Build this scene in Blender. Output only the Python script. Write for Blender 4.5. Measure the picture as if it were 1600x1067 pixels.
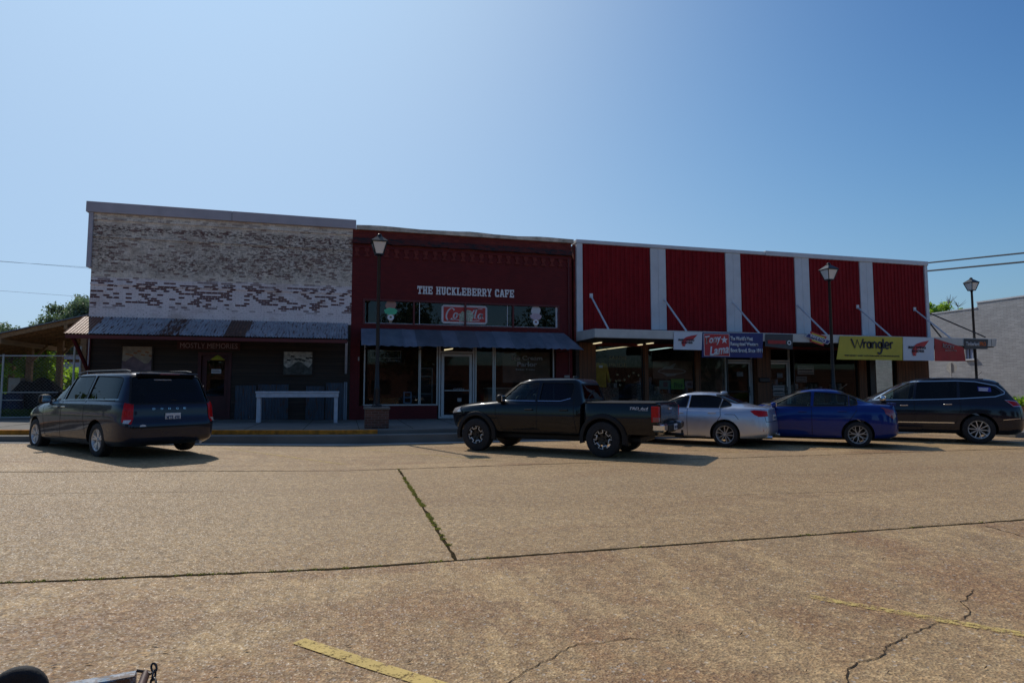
import bpy, bmesh, math, random
import numpy as np
from mathutils import Vector, Matrix
random.seed(7)
R = math.radians
sc = bpy.context.scene
for _o in list(bpy.data.objects):
    bpy.data.objects.remove(_o)

# ------------------------------------------------------------------ camera
FPX, YAW, PIT = 968.0, R(15), math.atan(74 / 968.0)
CAM = Vector((0, -24, 1.5))
FW = Vector((math.sin(YAW) * math.cos(PIT), math.cos(YAW) * math.cos(PIT), math.sin(PIT)))
RT = Vector((math.cos(YAW), -math.sin(YAW), 0))
UP = RT.cross(FW)
cd = bpy.data.cameras.new('camera')
cd.sensor_width = 36
cd.lens = 36 * FPX / 1600
cd.clip_start = 0.05
cd.clip_end = 3000
cam = bpy.data.objects.new('camera', cd)
sc.collection.objects.link(cam)
m3 = Matrix((RT, UP, -FW)).transposed()
cam.matrix_world = Matrix.Translation(CAM) @ m3.to_4x4()
sc.camera = cam

# ------------------------------------------------------------------ light
SUNDIR = Vector((-0.33, 0.90, 1.0)).normalized()     # towards the sun
ELEV = math.asin(SUNDIR.z)
AZ = math.atan2(SUNDIR.x, SUNDIR.y)
w = bpy.data.worlds.new("World")
sc.world = w
w.use_nodes = True
nt = w.node_tree
bg = nt.nodes['Background']
sky = nt.nodes.new('ShaderNodeTexSky')
sky.sky_type = 'NISHITA'
sky.sun_disc = False
sky.sun_elevation = ELEV
sky.sun_rotation = AZ + R(5)      # the broad glow in the sky sits a little right of the sun's own azimuth
sky.air_density = 1.0
sky.dust_density = 2.0
sky.ozone_density = 4.0
# the camera's highlight roll-off on the bright side of the sky: c -> a * g / (1 + 5 g), g = (c / m) ** 2.6
def vmath(op, a, b_):
    x = nt.nodes.new('ShaderNodeVectorMath'); x.operation = op
    for i, v in ((0, a), (1, b_)):
        if isinstance(v, tuple): x.inputs[i].default_value = v
        else: nt.links.new(v, x.inputs[i])
    return x.outputs[0]
n_ = vmath('MULTIPLY', sky.outputs[0], (.1 / .5495, .1 / .6259, .1 / .8032))
gam = nt.nodes.new('ShaderNodeGamma'); gam.inputs[1].default_value = 2.6; nt.links.new(n_, gam.inputs[0])
q_ = vmath('DIVIDE', gam.outputs[0], vmath('ADD', vmath('MULTIPLY', gam.outputs[0], (5., 5., 5.)), (1., 1., 1.)))
q_ = vmath('MAXIMUM', q_, (.022, .032, .050))
nt.links.new(vmath('MULTIPLY', q_, (2.3971 * 12.75, 3.4264 * 12.75, 4.8132 * 12.75)), bg.inputs[0])
bg.inputs[1].default_value = 0.1
sl = bpy.data.lights.new('sun', 'SUN')
sl.energy = 3.4
sl.angle = R(0.53)
sl.color = (1.0, 0.93, 0.82)
so = bpy.data.objects.new('sun', sl)
so.rotation_euler = SUNDIR.to_track_quat('Z', 'Y').to_euler()
so.location = (-10, 30, 60)
sc.collection.objects.link(so)
sc.view_settings.view_transform = 'Standard'
sc.view_settings.look = 'None'
sc.view_settings.exposure = -0.35
sc.view_settings.gamma = 1
sc.cycles.max_bounces = 6
sc.cycles.transparent_max_bounces = 12
sc.cycles.sample_clamp_indirect = 6

# ------------------------------------------------------------------ place finding
def P(px, py, x=None, y=None, z=None):
    d = FW + RT * ((px - 800) / FPX) + UP * ((533.5 - py) / FPX)
    if y is not None: t = (y - CAM.y) / d.y
    elif x is not None: t = (x - CAM.x) / d.x
    else: t = (z - CAM.z) / d.z
    return CAM + d * t
def gz(x):
    return 0.03 * min(12.0, max(0.0, -x))
def sz(x):
    return 0.35 + 0.6 * gz(x)

# ------------------------------------------------------------------ materials
class N:
    def __init__(s, name):
        s.m = bpy.data.materials.new(name); s.m.use_nodes = True
        s.t = s.m.node_tree; s.b = s.t.nodes['Principled BSDF']; s.out = s.t.nodes['Material Output']
        s._c = None
    def n(s, ty, **kw):
        x = s.t.nodes.new(ty)
        for k, v in kw.items():
            if k in x.inputs.keys() if isinstance(k, str) else False: pass
            setattr(x, k, v)
        return x
    def L(s, a, b): s.t.links.new(a, b)
    def co(s, obj=True):
        if s._c is None:
            tc = s.n('ShaderNodeTexCoord'); s._c = tc.outputs['Object']
        return s._c
    def mp(s, scale=(1, 1, 1), rot=(0, 0, 0), src=None):
        m = s.n('ShaderNodeMapping'); m.inputs['Scale'].default_value = scale; m.inputs['Rotation'].default_value = rot
        s.L(src or s.co(), m.inputs[0]); return m.outputs[0]
    def noise(s, scale, detail=4, rough=.55, v=None, dist=0):
        x = s.n('ShaderNodeTexNoise'); x.inputs['Scale'].default_value = scale; x.inputs['Detail'].default_value = detail
        x.inputs['Roughness'].default_value = rough; x.inputs['Distortion'].default_value = dist
        s.L(v or s.co(), x.inputs['Vector']); return x.outputs['Fac']
    def ramp(s, f, stops):
        r = s.n('ShaderNodeValToRGB'); e = r.color_ramp.elements
        while len(e) < len(stops): e.new(0.5)
        for i, (p, c) in enumerate(stops):
            e[i].position = p
            e[i].color = (c, c, c, 1) if isinstance(c, (int, float)) else (c[0], c[1], c[2], 1)
        s.L(f, r.inputs[0]); return r.outputs[0]
    def mix(s, f, a, b, mode='MIX'):
        x = s.n('ShaderNodeMix'); x.data_type = 'RGBA'; x.blend_type = mode
        for i, v in ((0, f), (6, a), (7, b)):
            if isinstance(v, (int, float)): x.inputs[i].default_value = v if i == 0 else (v, v, v, 1)
            elif isinstance(v, tuple): x.inputs[i].default_value = (v[0], v[1], v[2], 1)
            else: s.L(v, x.inputs[i])
        return x.outputs[2]
    def math(s, op, a, b=0.0):
        x = s.n('ShaderNodeMath'); x.operation = op
        for i, v in ((0, a), (1, b)):
            if isinstance(v, (int, float)): x.inputs[i].default_value = v
            else: s.L(v, x.inputs[i])
        return x.outputs[0]
    def sep(s, v=None):
        x = s.n('ShaderNodeSeparateXYZ'); s.L(v or s.co(), x.inputs[0]); return x.outputs
    def bump(s, h, st=.3, d=.02):
        b = s.n('ShaderNodeBump'); b.inputs['Strength'].default_value = st; b.inputs['Distance'].default_value = d
        s.L(h, b.inputs['Height']); s.L(b.outputs[0], s.b.inputs['Normal'])
    def col(s, c):
        if isinstance(c, tuple): s.b.inputs['Base Color'].default_value = (c[0], c[1], c[2], 1)
        else: s.L(c, s.b.inputs['Base Color'])
    def set(s, **k):
        for a, v in k.items():
            s.b.inputs[a.replace('_', ' ')].default_value = v

def pm(name, c, rough=.6, metal=0., var=.25, scale=3., bump=.0, bscale=40., coat=0., spec=.5):
    m = N(name)
    f = m.noise(scale, 5)
    lo = tuple(v * (1 - var) for v in c); hi = tuple(min(1, v * (1 + var)) for v in c)
    m.col(m.ramp(f, [(.3, lo), (.7, hi)]))
    m.set(Roughness=rough, Metallic=metal)
    m.b.inputs['Specular IOR Level'].default_value = spec
    if coat:
        m.b.inputs['Coat Weight'].default_value = coat; m.b.inputs['Coat Roughness'].default_value = .04
    if bump: m.bump(m.noise(bscale, 4), bump, .02)
    return m.m
def paint(name, c, metal=.3, rough=.35):
    m = N(name); f = m.noise(1.3, 4); g = m.noise(900, 1)
    a = m.mix(m.ramp(f, [(.35, 0.), (.75, 1.)]), c, tuple(min(1, v * 1.12 + .003) for v in c))
    m.col(m.mix(m.math('MULTIPLY', g, .12), a, tuple(min(1, v * 1.5 + .002) for v in c)))
    m.L(m.ramp(m.noise(6, 5), [(.3, rough - .06), (.7, rough + .08)]), m.b.inputs['Roughness'])
    m.set(Metallic=metal); m.b.inputs['Coat Weight'].default_value = .75; m.b.inputs['Coat Roughness'].default_value = .04; m.b.inputs['Specular IOR Level'].default_value = .08
    return m.m
def glass(name, tint, rough=.02, spec=1.0, dust=.04):
    m = N(name); t = m.t
    tr = m.n('ShaderNodeBsdfTransparent'); tr.inputs[0].default_value = (*tint, 1)
    gl = m.n('ShaderNodeBsdfGlossy'); gl.inputs['Roughness'].default_value = rough
    fr = m.n('ShaderNodeFresnel'); geo = m.n('ShaderNodeNewGeometry'); m.L(m.math('SUBTRACT', 1.5, m.math('MULTIPLY', geo.outputs['Backfacing'], .8333)), fr.inputs[0])
    mx = m.n('ShaderNodeMixShader'); m.L(m.math('MULTIPLY', fr.outputs[0], spec), mx.inputs[0])
    m.L(tr.outputs[0], mx.inputs[1]); m.L(gl.outputs[0], mx.inputs[2])
    df = m.n('ShaderNodeBsdfDiffuse'); df.inputs[0].default_value = (.35, .34, .32, 1)
    m2 = m.n('ShaderNodeMixShader')
    m.L(m.math('MULTIPLY', m.noise(2.5, 5), dust), m2.inputs[0]); m.L(mx.outputs[0], m2.inputs[1]); m.L(df.outputs[0], m2.inputs[2])
    m.L(m2.outputs[0], m.out.inputs[0])
    return m.m
def emit(name, c, st):
    m = N(name); m.col((0.3, .3, .3)); m.b.inputs['Emission Color'].default_value = (*c, 1); m.b.inputs['Emission Strength'].default_value = st
    return m.m

def m_street():
    m = N('aggregate_concrete')
    fine = m.noise(55, 3, .7); mid = m.noise(9, 6, .65); big = m.noise(.35, 6, .6, dist=.6); st = m.noise(.9, 7, .6, m.mp((.35, 1.6, 1), (0, 0, R(25))))
    v = m.n('ShaderNodeTexVoronoi'); v.inputs['Scale'].default_value = 62; m.L(m.co(), v.inputs['Vector'])
    v2 = m.n('ShaderNodeTexVoronoi'); v2.inputs['Scale'].default_value = 26; m.L(m.co(), v2.inputs['Vector'])
    base = m.mix(m.ramp(big, [(.40, 0.), (.60, 1.)]), (.25, .185, .125), (.43, .365, .285))
    base = m.mix(m.ramp(st, [(.50, 0.), (.60, .8)]), base, (.21, .125, .080))
    base = m.mix(m.ramp(m.noise(1.7, 7, .65, dist=.4), [(.54, 0.), (.66, .75)]), base, (.54, .48, .39))
    rc = m.n('ShaderNodeSeparateColor'); m.L(v.outputs['Color'], rc.inputs[0])
    peb = m.ramp(rc.outputs[0], [(0., (.10, .065, .045)), (.3, (.30, .21, .15)), (.55, (.38, .30, .22)), (.8, (.50, .42, .33)), (1., (.72, .66, .56))])
    rc2 = m.n('ShaderNodeSeparateColor'); m.L(v2.outputs['Color'], rc2.inputs[0])
    peb2 = m.ramp(rc2.outputs[1], [(0., .55), (.2, .85), (.8, 1.1), (1., 1.5)])
    base = m.mix(m.ramp(m.noise(.16, 4, .55, m.mp((1, 2.5, 1))), [(.42, 0.), (.58, .55)]), base, (.33, .30, .26))
    base = m.mix(m.ramp(m.noise(.55, 8, .7, m.mp((1.6, .5, 1), (0, 0, R(-20))), dist=1.2), [(.56, 0.), (.68, .5)]), base, (.13, .095, .065))
    sp = m.sep()
    def lt(v, t): return m.math('LESS_THAN', v, t)
    wob = m.math('ADD', sp[1], m.math('MULTIPLY', m.math('SUBTRACT', m.noise(.7, 3), .5), .02))
    near = lt(wob, -18.5); mid_ = m.math('MULTIPLY', lt(wob, -12.06), m.math('SUBTRACT', 1., near))
    base = m.mix(m.math('MULTIPLY', mid_, .5), base, (.33, .285, .225))
    lane = m.n('ShaderNodeMapRange'); m.L(m.math('ABSOLUTE', m.math('ADD', sp[1], 15.2)), lane.inputs[0]); lane.inputs['From Min'].default_value = .4; lane.inputs['From Max'].default_value = 2.2; lane.inputs['To Min'].default_value = .4; lane.inputs['To Max'].default_value = 0
    base = m.mix(m.math('MULTIPLY', lane.outputs[0], m.ramp(m.noise(.6, 5, .6, m.mp((.3, 1.4, 1))), [(.3, 0.), (.6, 1.)])), base, (.20, .165, .13))
    streak = m.ramp(m.noise(1.1, 7, .7, m.mp((1.8, .55, 1), (0, 0, R(12))), dist=.8), [(.50, 0.), (.60, .8)])
    base = m.mix(m.math('MULTIPLY', near, streak), base, (.50, .43, .33))
    red = m.ramp(m.noise(.8, 6, .65, m.mp((1, .8, 1), (0, 0, R(-15)))), [(.47, 0.), (.60, .75)])
    base = m.mix(m.math('MULTIPLY', near, red), base, (.235, .135, .085))
    bay = m.math('MULTIPLY', lt(-13, 0) if False else m.math('GREATER_THAN', sp[1], -12.0), m.ramp(m.noise(1.3, 5, .6), [(.60, 0.), (.70, .55)]))
    base = m.mix(bay, base, (.085, .065, .05))
    c = m.mix(.40, base, peb); c = m.mix(.6, c, m.mix(1.0, c, peb2, 'MULTIPLY'))
    c = m.mix(m.ramp(fine, [(.34, .7), (.46, 0.)]), c, (.06, .042, .03))
    c = m.mix(m.ramp(mid, [(.3, .35), (.5, 0.)]), c, (.13, .10, .075))
    c = m.mix(1.0, c, (1.18, .92, .56), 'MULTIPLY')
    spk = m.math('GREATER_THAN', rc.outputs[2], .982)
    c = m.mix(m.math('MULTIPLY', spk, .28), c, (.80, .76, .70))  # pale quartz specks, with the sparkle of the aggregate put into their colour
    m.col(c)
    m.L(m.ramp(rc.outputs[1], [(0., .40), (.3, .65), (1., .9)]), m.b.inputs['Roughness'])
    h = m.math('ADD', m.math('MULTIPLY', v.outputs['Distance'], 1.0), m.math('MULTIPLY', fine, .6))
    m.bump(h, .55, .012)
    return m.m
def m_conc(name, c=(.36, .33, .29), var=.3):
    m = N(name)
    a = m.mix(m.ramp(m.noise(.8, 6), [(.3, 0.), (.7, 1.)]), tuple(v * (1 - var) for v in c), tuple(v * (1 + var * .6) for v in c))
    a = m.mix(m.ramp(m.noise(60, 2), [(.3, .4), (.5, 0.)]), a, tuple(v * .5 for v in c))
    m.col(a); m.set(Roughness=.85); m.bump(m.noise(50, 3), .25, .01)
    return m.m
def brickmap(m, bw=.195, bh=.070):
    # bricks run along local x / z of a wall
    s = m.sep(); cmb = m.n('ShaderNodeCombineXYZ')
    m.L(m.math('ADD', s[0], s[1]), cmb.inputs[0]); m.L(s[2], cmb.inputs[1])
    b = m.n('ShaderNodeTexBrick'); m.L(cmb.outputs[0], b.inputs['Vector'])
    b.inputs['Scale'].default_value = 1; b.inputs['Brick Width'].default_value = bw; b.inputs['Row Height'].default_value = bh
    b.inputs['Mortar Size'].default_value = .007; b.inputs['Mortar Smooth'].default_value = .3; b.inputs['Bias'].default_value = 0
    b.inputs['Color1'].default_value = (0, 0, 0, 1); b.inputs['Color2'].default_value = (1, 1, 1, 1); b.inputs['Mortar'].default_value = (.5, .5, .5, 1)
    return b, s, cmb.outputs[0]
def m_peeling():
    m = N('peeling_white_brick')
    b, s, uv = brickmap(m)
    rnd = b.outputs['Color']; mort = b.outputs['Fac']
    z = s[2]
    brick = m.ramp(rnd, [(0., (.05, .020, .024)), (.5, (.095, .034, .034)), (1., (.15, .06, .052))])
    cream = m.ramp(m.noise(3, 6), [(.3, (.82, .70, .56)), (.7, (.95, .85, .75))])
    white = m.ramp(m.noise(3, 6), [(.3, (.82, .72, .72)), (.7, (.92, .83, .82))])
    low = m.ramp(m.math('ADD', z, m.math('MULTIPLY', m.noise(1.2, 4), .5)), [(0., 1.), (1., 1.)])
    lowm = m.math('LESS_THAN', m.math('ADD', z, m.math('MULTIPLY', m.noise(.9, 4), .25)), 5.05)
    paintc = m.mix(lowm, cream, white)
    grime = m.noise(2.2, 7, .7, m.mp((.7, 1, 1.6)))
    # zones in height: near bare patches in the middle band, single missing bricks low down
    def band(lo, hi, soft):
        a = m.n('ShaderNodeMapRange'); a.interpolation_type = 'SMOOTHSTEP'; a.inputs['From Min'].default_value = lo - soft; a.inputs['From Max'].default_value = lo + soft; m.L(z, a.inputs[0])
        c = m.n('ShaderNodeMapRange'); c.interpolation_type = 'SMOOTHSTEP'; c.inputs['From Min'].default_value = hi - soft; c.inputs['From Max'].default_value = hi + soft; c.inputs['To Min'].default_value = 1; c.inputs['To Max'].default_value = 0; m.L(z, c.inputs[0])
        return m.math('MULTIPLY', a.outputs[0], c.outputs[0])
    lowband = m.math('MULTIPLY', band(3.9, 4.9, .15), m.ramp(m.noise(.45, 3, .5, m.mp((1, 1, 2))), [(.30, .2), (.38, 1.)]))
    midband = m.math('MULTIPLY', band(5.1, 6.75, .25), m.ramp(m.noise(.42, 4, .6), [(.38, .15), (.56, 1.)]))
    topband = band(6.55, 6.75, .06)
    # per-brick loss: threshold on random value + smooth noise
    patch = m.noise(7.5, 8, .75, m.mp((1, 1, 2.0)))
    k1 = m.math('GREATER_THAN', m.math('ADD', m.math('MULTIPLY', rnd, 1.0), m.math('MULTIPLY', m.noise(2.4, 5, .65), .5)), .86)
    k2 = m.math('MULTIPLY', m.math('GREATER_THAN', m.math('ADD', rnd, m.math('MULTIPLY', m.noise(3.1, 4, .6), .5)), 1.08), band(4.6, 7.1, .5)); k1 = m.math('MAXIMUM', m.math('MULTIPLY', k1, lowband), m.math('MULTIPLY', k2, .7))
    loss_low = m.math('MULTIPLY', k1, m.math('SUBTRACT', 1., m.math('MULTIPLY', mort, .85)))
    loss_mid = m.math('MULTIPLY', midband, m.ramp(patch, [(.50, 0.), (.545, .9)]))
    loss_top = m.math('MULTIPLY', topband, m.ramp(patch, [(.47, 0.), (.54, .9)]))
    spots = m.ramp(m.noise(15, 5, .7, m.mp((1, 1, 1.8))), [(.58, 0.), (.64, .85)])
    brickm = m.mix(m.ramp(m.noise(1.1, 4), [(.4, .75), (.6, .15)]), brick, (.15, .12, .10))
    c = paintc
    c = m.mix(m.math('MULTIPLY', midband, m.ramp(grime, [(.38, .7), (.54, .05)])), c, (.36, .30, .25))
    c = m.mix(m.ramp(m.noise(.8, 5, .6, m.mp((1, 1, 1.5))), [(.52, 0.), (.68, .6)]), c, (.40, .27, .20))
    c = m.mix(m.math('MULTIPLY', mort, .32), c, (.30, .25, .21))
    up = band(5.0, 7.0, .35)
    c = m.mix(m.math('MULTIPLY', up, m.ramp(m.noise(2.6, 6, .7, m.mp((1, 1, 1.5)), dist=.5), [(.46, 0.), (.58, .48)])), c, (.36, .28, .22))
    c = m.mix(m.math('MULTIPLY', up, m.ramp(m.noise(4.2, 7, .7, m.mp((1, 1, 1.3))), [(.53, 0.), (.63, .45)])), c, (.25, .21, .185))
    c = m.mix(m.ramp(m.noise(1, 5, .6, m.mp((5, 1, .3))), [(.60, 0.), (.75, .4)]), c, (.34, .27, .22))
    c = m.mix(spots, c, brickm)
    c = m.mix(loss_mid, c, brickm); c = m.mix(loss_top, c, brickm); c = m.mix(loss_low, c, brick)
    m.col(c); m.set(Roughness=.9)
    hh = m.math('SUBTRACT', m.math('MULTIPLY', m.noise(30, 4), .35), mort)
    m.bump(m.math('SUBTRACT', hh, m.math('MULTIPLY', loss_low, .5)), .6, .012)
    return m.m
def m_brick(name, c0, c1, mortar, bw=.215, bh=.075, paintmix=0., st=.5, mortf=.8):
    m = N(name); b, s, uv = brickmap(m, bw, bh)
    c = m.ramp(b.outputs['Color'], [(0., c0), (1., c1)])
    c = m.mix(m.math('MULTIPLY', b.outputs['Fac'], mortf), c, mortar)
    c = m.mix(m.ramp(m.noise(1.2, 6), [(.4, 0.), (.75, .35)]), c, tuple(v * .55 for v in c0))
    m.col(c); m.set(Roughness=.85)
    m.bump(m.math('SUBTRACT', m.math('MULTIPLY', m.noise(25, 4), .5), b.outputs['Fac']), st, .012)
    return m.m
def m_galv(name, c=(.42, .45, .50), rust=.0, rc=(.10, .04, .025)):
    m = N(name)
    a = m.ramp(m.noise(2.2, 6, .6, m.mp((1, 1, .4))), [(.3, tuple(v * .75 for v in c)), (.7, tuple(v * 1.15 for v in c))])
    if rust >= 1: a = m.ramp(m.noise(5, 6, .7), [(.3, tuple(v * .6 for v in rc)), (.55, rc), (.75, (.30, .15, .09))])
    else:
        k = m.noise(7, 6, .7, m.mp((3, .35, .35)))
        a = m.mix(m.ramp(k, [(.68 - rust * .3, 0.), (.74 - rust * .3, 1.)]), a, rc)
    m.col(a); m.set(Roughness=.5, Metallic=.55 if rust < 1 else .1)
    m.bump(m.noise(6, 3), .12, .02)
    return m.m
def m_wood(name, c, axis=0, plank=.14, gap=True):
    m = N(name); s = m.sep()
    sc_ = [14, 14, 14]; sc_[axis] = .8
    g = m.noise(1, 6, .6, m.mp(tuple(sc_)))
    a = m.ramp(g, [(.3, tuple(v * .55 for v in c)), (.7, tuple(v * 1.3 for v in c))])
    if gap:
        other = s[2] if axis != 2 else m.math('ADD', s[0], s[1])
        q = m.math('DIVIDE', other, plank); fl = m.math('FLOOR', q); fr = m.math('FRACT', q)
        wn = m.n('ShaderNodeTexWhiteNoise'); wn.noise_dimensions = '1D'; m.L(fl, wn.inputs['W'])
        a = m.mix(m.math('MULTIPLY', wn.outputs['Value'], .6), a, tuple(v * .4 for v in c))
        a = m.mix(m.math('LESS_THAN', fr, .07), a, (.01, .008, .006))
    m.col(a); m.set(Roughness=.75); m.bump(g, .2, .01)
    return m.m
def m_worn(name, c, cover=.62, scale=14):
    m = N(name)
    f = m.noise(scale, 6, .75); g = m.noise(70, 3, .7)
    m.col(m.ramp(m.noise(4, 4), [(.3, tuple(v * .8 for v in c)), (.7, c)])); m.set(Roughness=.8)
    tr = m.n('ShaderNodeBsdfTransparent'); mx = m.n('ShaderNodeMixShader')
    h = m.math('ADD', m.math('MULTIPLY', f, .6), m.math('MULTIPLY', g, .4))
    m.L(m.ramp(h, [(cover - .05, 1.), (cover + .05, 0.)]), mx.inputs[0])
    m.L(tr.outputs[0], mx.inputs[1]); m.L(m.b.outputs[0], mx.inputs[2]); m.L(mx.outputs[0], m.out.inputs[0])
    return m.m
def m_leaf(name, c0, c1, scale=3., trans=.38):
    m = N(name)
    a = m.ramp(m.noise(scale, 3), [(.3, c0), (.7, c1)])
    m.col(a); m.set(Roughness=.55)
    tl = m.n('ShaderNodeBsdfTranslucent'); m.L(m.mix(.5, a, (c1[0] * 1.4, c1[1] * 1.7, c1[2] * .6)), tl.inputs[0])
    mx = m.n('ShaderNodeMixShader'); mx.inputs[0].default_value = trans
    m.L(m.b.outputs[0], mx.inputs[1]); m.L(tl.outputs[0], mx.inputs[2]); m.L(mx.outputs[0], m.out.inputs[0])
    return m.m
def m_chain():
    m = N('chain_link_wire'); s = m.sep()
    p = m.math('FRACT', m.math('MULTIPLY', m.math('ADD', s[0], s[2]), 9.)); q = m.math('FRACT', m.math('MULTIPLY', m.math('SUBTRACT', s[0], s[2]), 9.))
    k = m.math('MAXIMUM', m.math('LESS_THAN', p, .035), m.math('LESS_THAN', q, .035))
    m.col((.4, .4, .42)); m.set(Roughness=.4, Metallic=.7)
    tr = m.n('ShaderNodeBsdfTransparent'); mx = m.n('ShaderNodeMixShader')
    m.L(k, mx.inputs[0]); m.L(tr.outputs[0], mx.inputs[1]); m.L(m.b.outputs[0], mx.inputs[2]); m.L(mx.outputs[0], m.out.inputs[0])
    return m.m

M = {}
def mk(k, f): M[k] = f
mk('street', m_street()); mk('walk', m_conc('sidewalk_concrete', (.20, .18, .155))); mk('kerb', m_conc('kerb_concrete', (.20, .185, .16)))
mk('gutter', m_conc('gutter_concrete', (.40, .38, .35))); mk('yellowkerb', pm('yellow_kerb_paint', (.62, .22, .015), .8, var=.45, scale=6, bump=.2))
mk('joint', pm('joint_dirt', (.05, .038, .022), 1., var=.5, scale=20, spec=0)); mk('crack', pm('crack_brown', (.075, .055, .04), 1., var=.3, spec=0))  # cracks are a plain dark brown
mk('stripe', m_worn('worn_yellow_stripe', (.74, .52, .16), .55)); mk('stripefaint', m_worn('faint_yellow_stripe', (.72, .52, .16), .49))
mk('weed', m_leaf('weed', (.15, .14, .04), (.32, .29, .09), 20)); mk('grass', m_leaf('grass', (.05, .09, .015), (.13, .20, .04), 2))
mk('peel', m_peeling())
mk('redwall', m_brick('red_painted_brick', (.115, .0085, .010), (.145, .011, .012), (.085, .007, .008), st=.22, mortf=.5))
mk('redtop', m_brick('old_red_brick', (.15, .018, .015), (.22, .035, .025), (.10, .012, .012), st=.35))
mk('doorred', pm('deep_red_door_paint', (.07, .008, .008), .55, var=.3)); mk('redpaint', pm('red_trim_paint', (.11, .008, .010), .45, var=.2, bump=.05))
mk('darkband', (lambda m: (m.col(m.mix(m.ramp(m.noise(3.5, 6, .7, m.mp((1, 1, 3))), [(.42, 0.), (.55, 1.)]), (.020, .018, .024), (.10, .018, .018))), m.set(Roughness=.9), m.m)[2])(N('weathered_ledge')))
mk('greybrick', m_brick('grey_painted_brick', (.36, .36, .37), (.46, .46, .47), (.26, .26, .27), .40, .10, st=.9, mortf=.8))
mk('brickbase', m_brick('brown_brick', (.10, .045, .030), (.18, .08, .055), (.24, .20, .17), .2, .07))
def m_redpanel():
    m = N('red_ribbed_metal')
    a = m.ramp(m.noise(1.6, 7, .65, m.mp((2.5, 1, .5))), [(.3, (.19, .006, .009)), (.55, (.25, .009, .013)), (.75, (.31, .016, .020))])
    a = m.mix(m.ramp(m.noise(1, 5, .6, m.mp((9, 1, .35))), [(.58, 0.), (.75, .35)]), a, (.12, .010, .010))
    s = m.sep(); fr = m.math('FRACT', m.math('DIVIDE', m.math('ADD', s[2], m.math('MULTIPLY', m.math('FLOOR', m.math('DIVIDE', s[0], .205)), .37)), .62))
    a = m.mix(m.math('MULTIPLY', m.math('LESS_THAN', fr, .035), .5), a, (.07, .004, .006))
    m.col(a); m.set(Roughness=.6); m.b.inputs['Specular IOR Level'].default_value = .15; m.bump(m.noise(8, 3), .08, .02); return m.m
mk('redmetal', m_redpanel())
mk('whitemetal', pm('white_sheet_metal', (.62, .63, .66), .5, 0., var=.08, scale=2, bump=.03))
mk('gutterw', pm('white_gutter_metal', (.42, .39, .43), .55, 0., var=.12, scale=1.5))
mk('fascia', pm('pale_fascia_metal', (.60, .58, .54), .5, 0., var=.1, scale=2))
mk('coping', pm('weathered_coping', (.55, .47, .38), .7, var=.5, scale=2.5, bump=.3, bscale=6))
mk('galv', m_galv('galvanised_sheet', rust=.48)); mk('galv2', m_galv('streaked_rusty_sheet', rust=.85)); mk('rust', m_galv('rusted_sheet', rust=1))
mk('rustlight', m_galv('lighter_rusty_sheet', rust=1, rc=(.19, .065, .035))); mk('tin', m_galv('flat_tin_awning', (.23, .26, .31), .05))  # first awning sheet gets a lighter, redder rust
mk('tin2', m_galv('flat_tin_awning_pale', (.30, .32, .38), .03)); mk('tin3', m_galv('flat_tin_awning_dull', (.19, .20, .23), .1, (.10, .07, .05)))
mk('oldwood', m_wood('dark_plank_siding', (.050, .030, .020))); mk('brownwood', m_wood('brown_board', (.20, .075, .03), 2, .2)); mk('shedwood', m_wood('shed_timber', (.36, .21, .10), 1, .2, False))
mk('darkmetal', pm('black_lamp_metal', (.018, .018, .022), .4, .3, var=.2)); mk('lampglass', pm('milky_lamp_glass', (.75, .73, .70), .35, var=.06))
mk('whitewood', pm('white_painted_wood', (.60, .57, .60), .6, var=.12, scale=6)); mk('alu', pm('pale_aluminium_frame', (.52, .50, .47), .45, .3, var=.1))
mk('doorwhite', pm('white_door_frame', (.55, .52, .50), .5, var=.08)); mk('winglass', glass('window_glass', (.72, .76, .76), .01, .75, .012)); mk('skirt', m_galv('dark_galvanised_skirting', (.065, .08, .11), .45))
mk('transom', glass('transom_glass', (.35, .38, .42), .015, 1.1, .02))
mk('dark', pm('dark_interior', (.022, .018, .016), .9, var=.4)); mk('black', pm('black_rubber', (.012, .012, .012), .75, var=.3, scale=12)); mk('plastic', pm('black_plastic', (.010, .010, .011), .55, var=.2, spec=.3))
mk('inbrown', pm('brown_interior_wall', (.16, .085, .055), .8, var=.3)); mk('inred', pm('rust_red_interior', (.22, .06, .04), .8, var=.3)); mk('ingrey', pm('grey_interior', (.20, .19, .18), .8, var=.4, scale=4)); mk('inshelf', pm('shop_stock', (.20, .17, .15), .8, var=.9, scale=14))
mk('tube', emit('fluorescent_tube', (1.0, .84, .50), 1.05)); mk('tubecool', emit('cool_fluorescent_tube', (.75, 1., .95), .95))
mk('letterw', pm('white_letter', (.78, .78, .80), .55, var=.05)); mk('palered', pm('faded_pinkish_letter', (.42, .30, .30), .7, var=.2)); mk('boardred', pm('dark_red_board', (.085, .028, .024), .8, var=.4)); mk('drumblue', pm('dull_blue_plastic', (.015, .025, .07), .6, var=.3)); mk('white', pm('white_vinyl', (.70, .72, .78), .45, var=.06, scale=1.2)); mk('logored', pm('logo_red', (.55, .03, .035), .5, var=.08)); mk('navy', pm('navy_vinyl', (.022, .03, .17), .5, var=.1))
mk('yellow', pm('yellow_vinyl', (.60, .48, .045), .5, var=.12, scale=1.2)); mk('ink', pm('dark_ink', (.02, .015, .03), .5, var=.1)); mk('greyban', pm('charcoal_vinyl', (.055, .055, .062), .5, var=.1)); mk('redban', pm('red_vinyl', (.42, .02, .02), .5, var=.25, scale=1.5)); mk('orange', pm('orange_ink', (.75, .17, .02), .5, var=.1))
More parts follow.
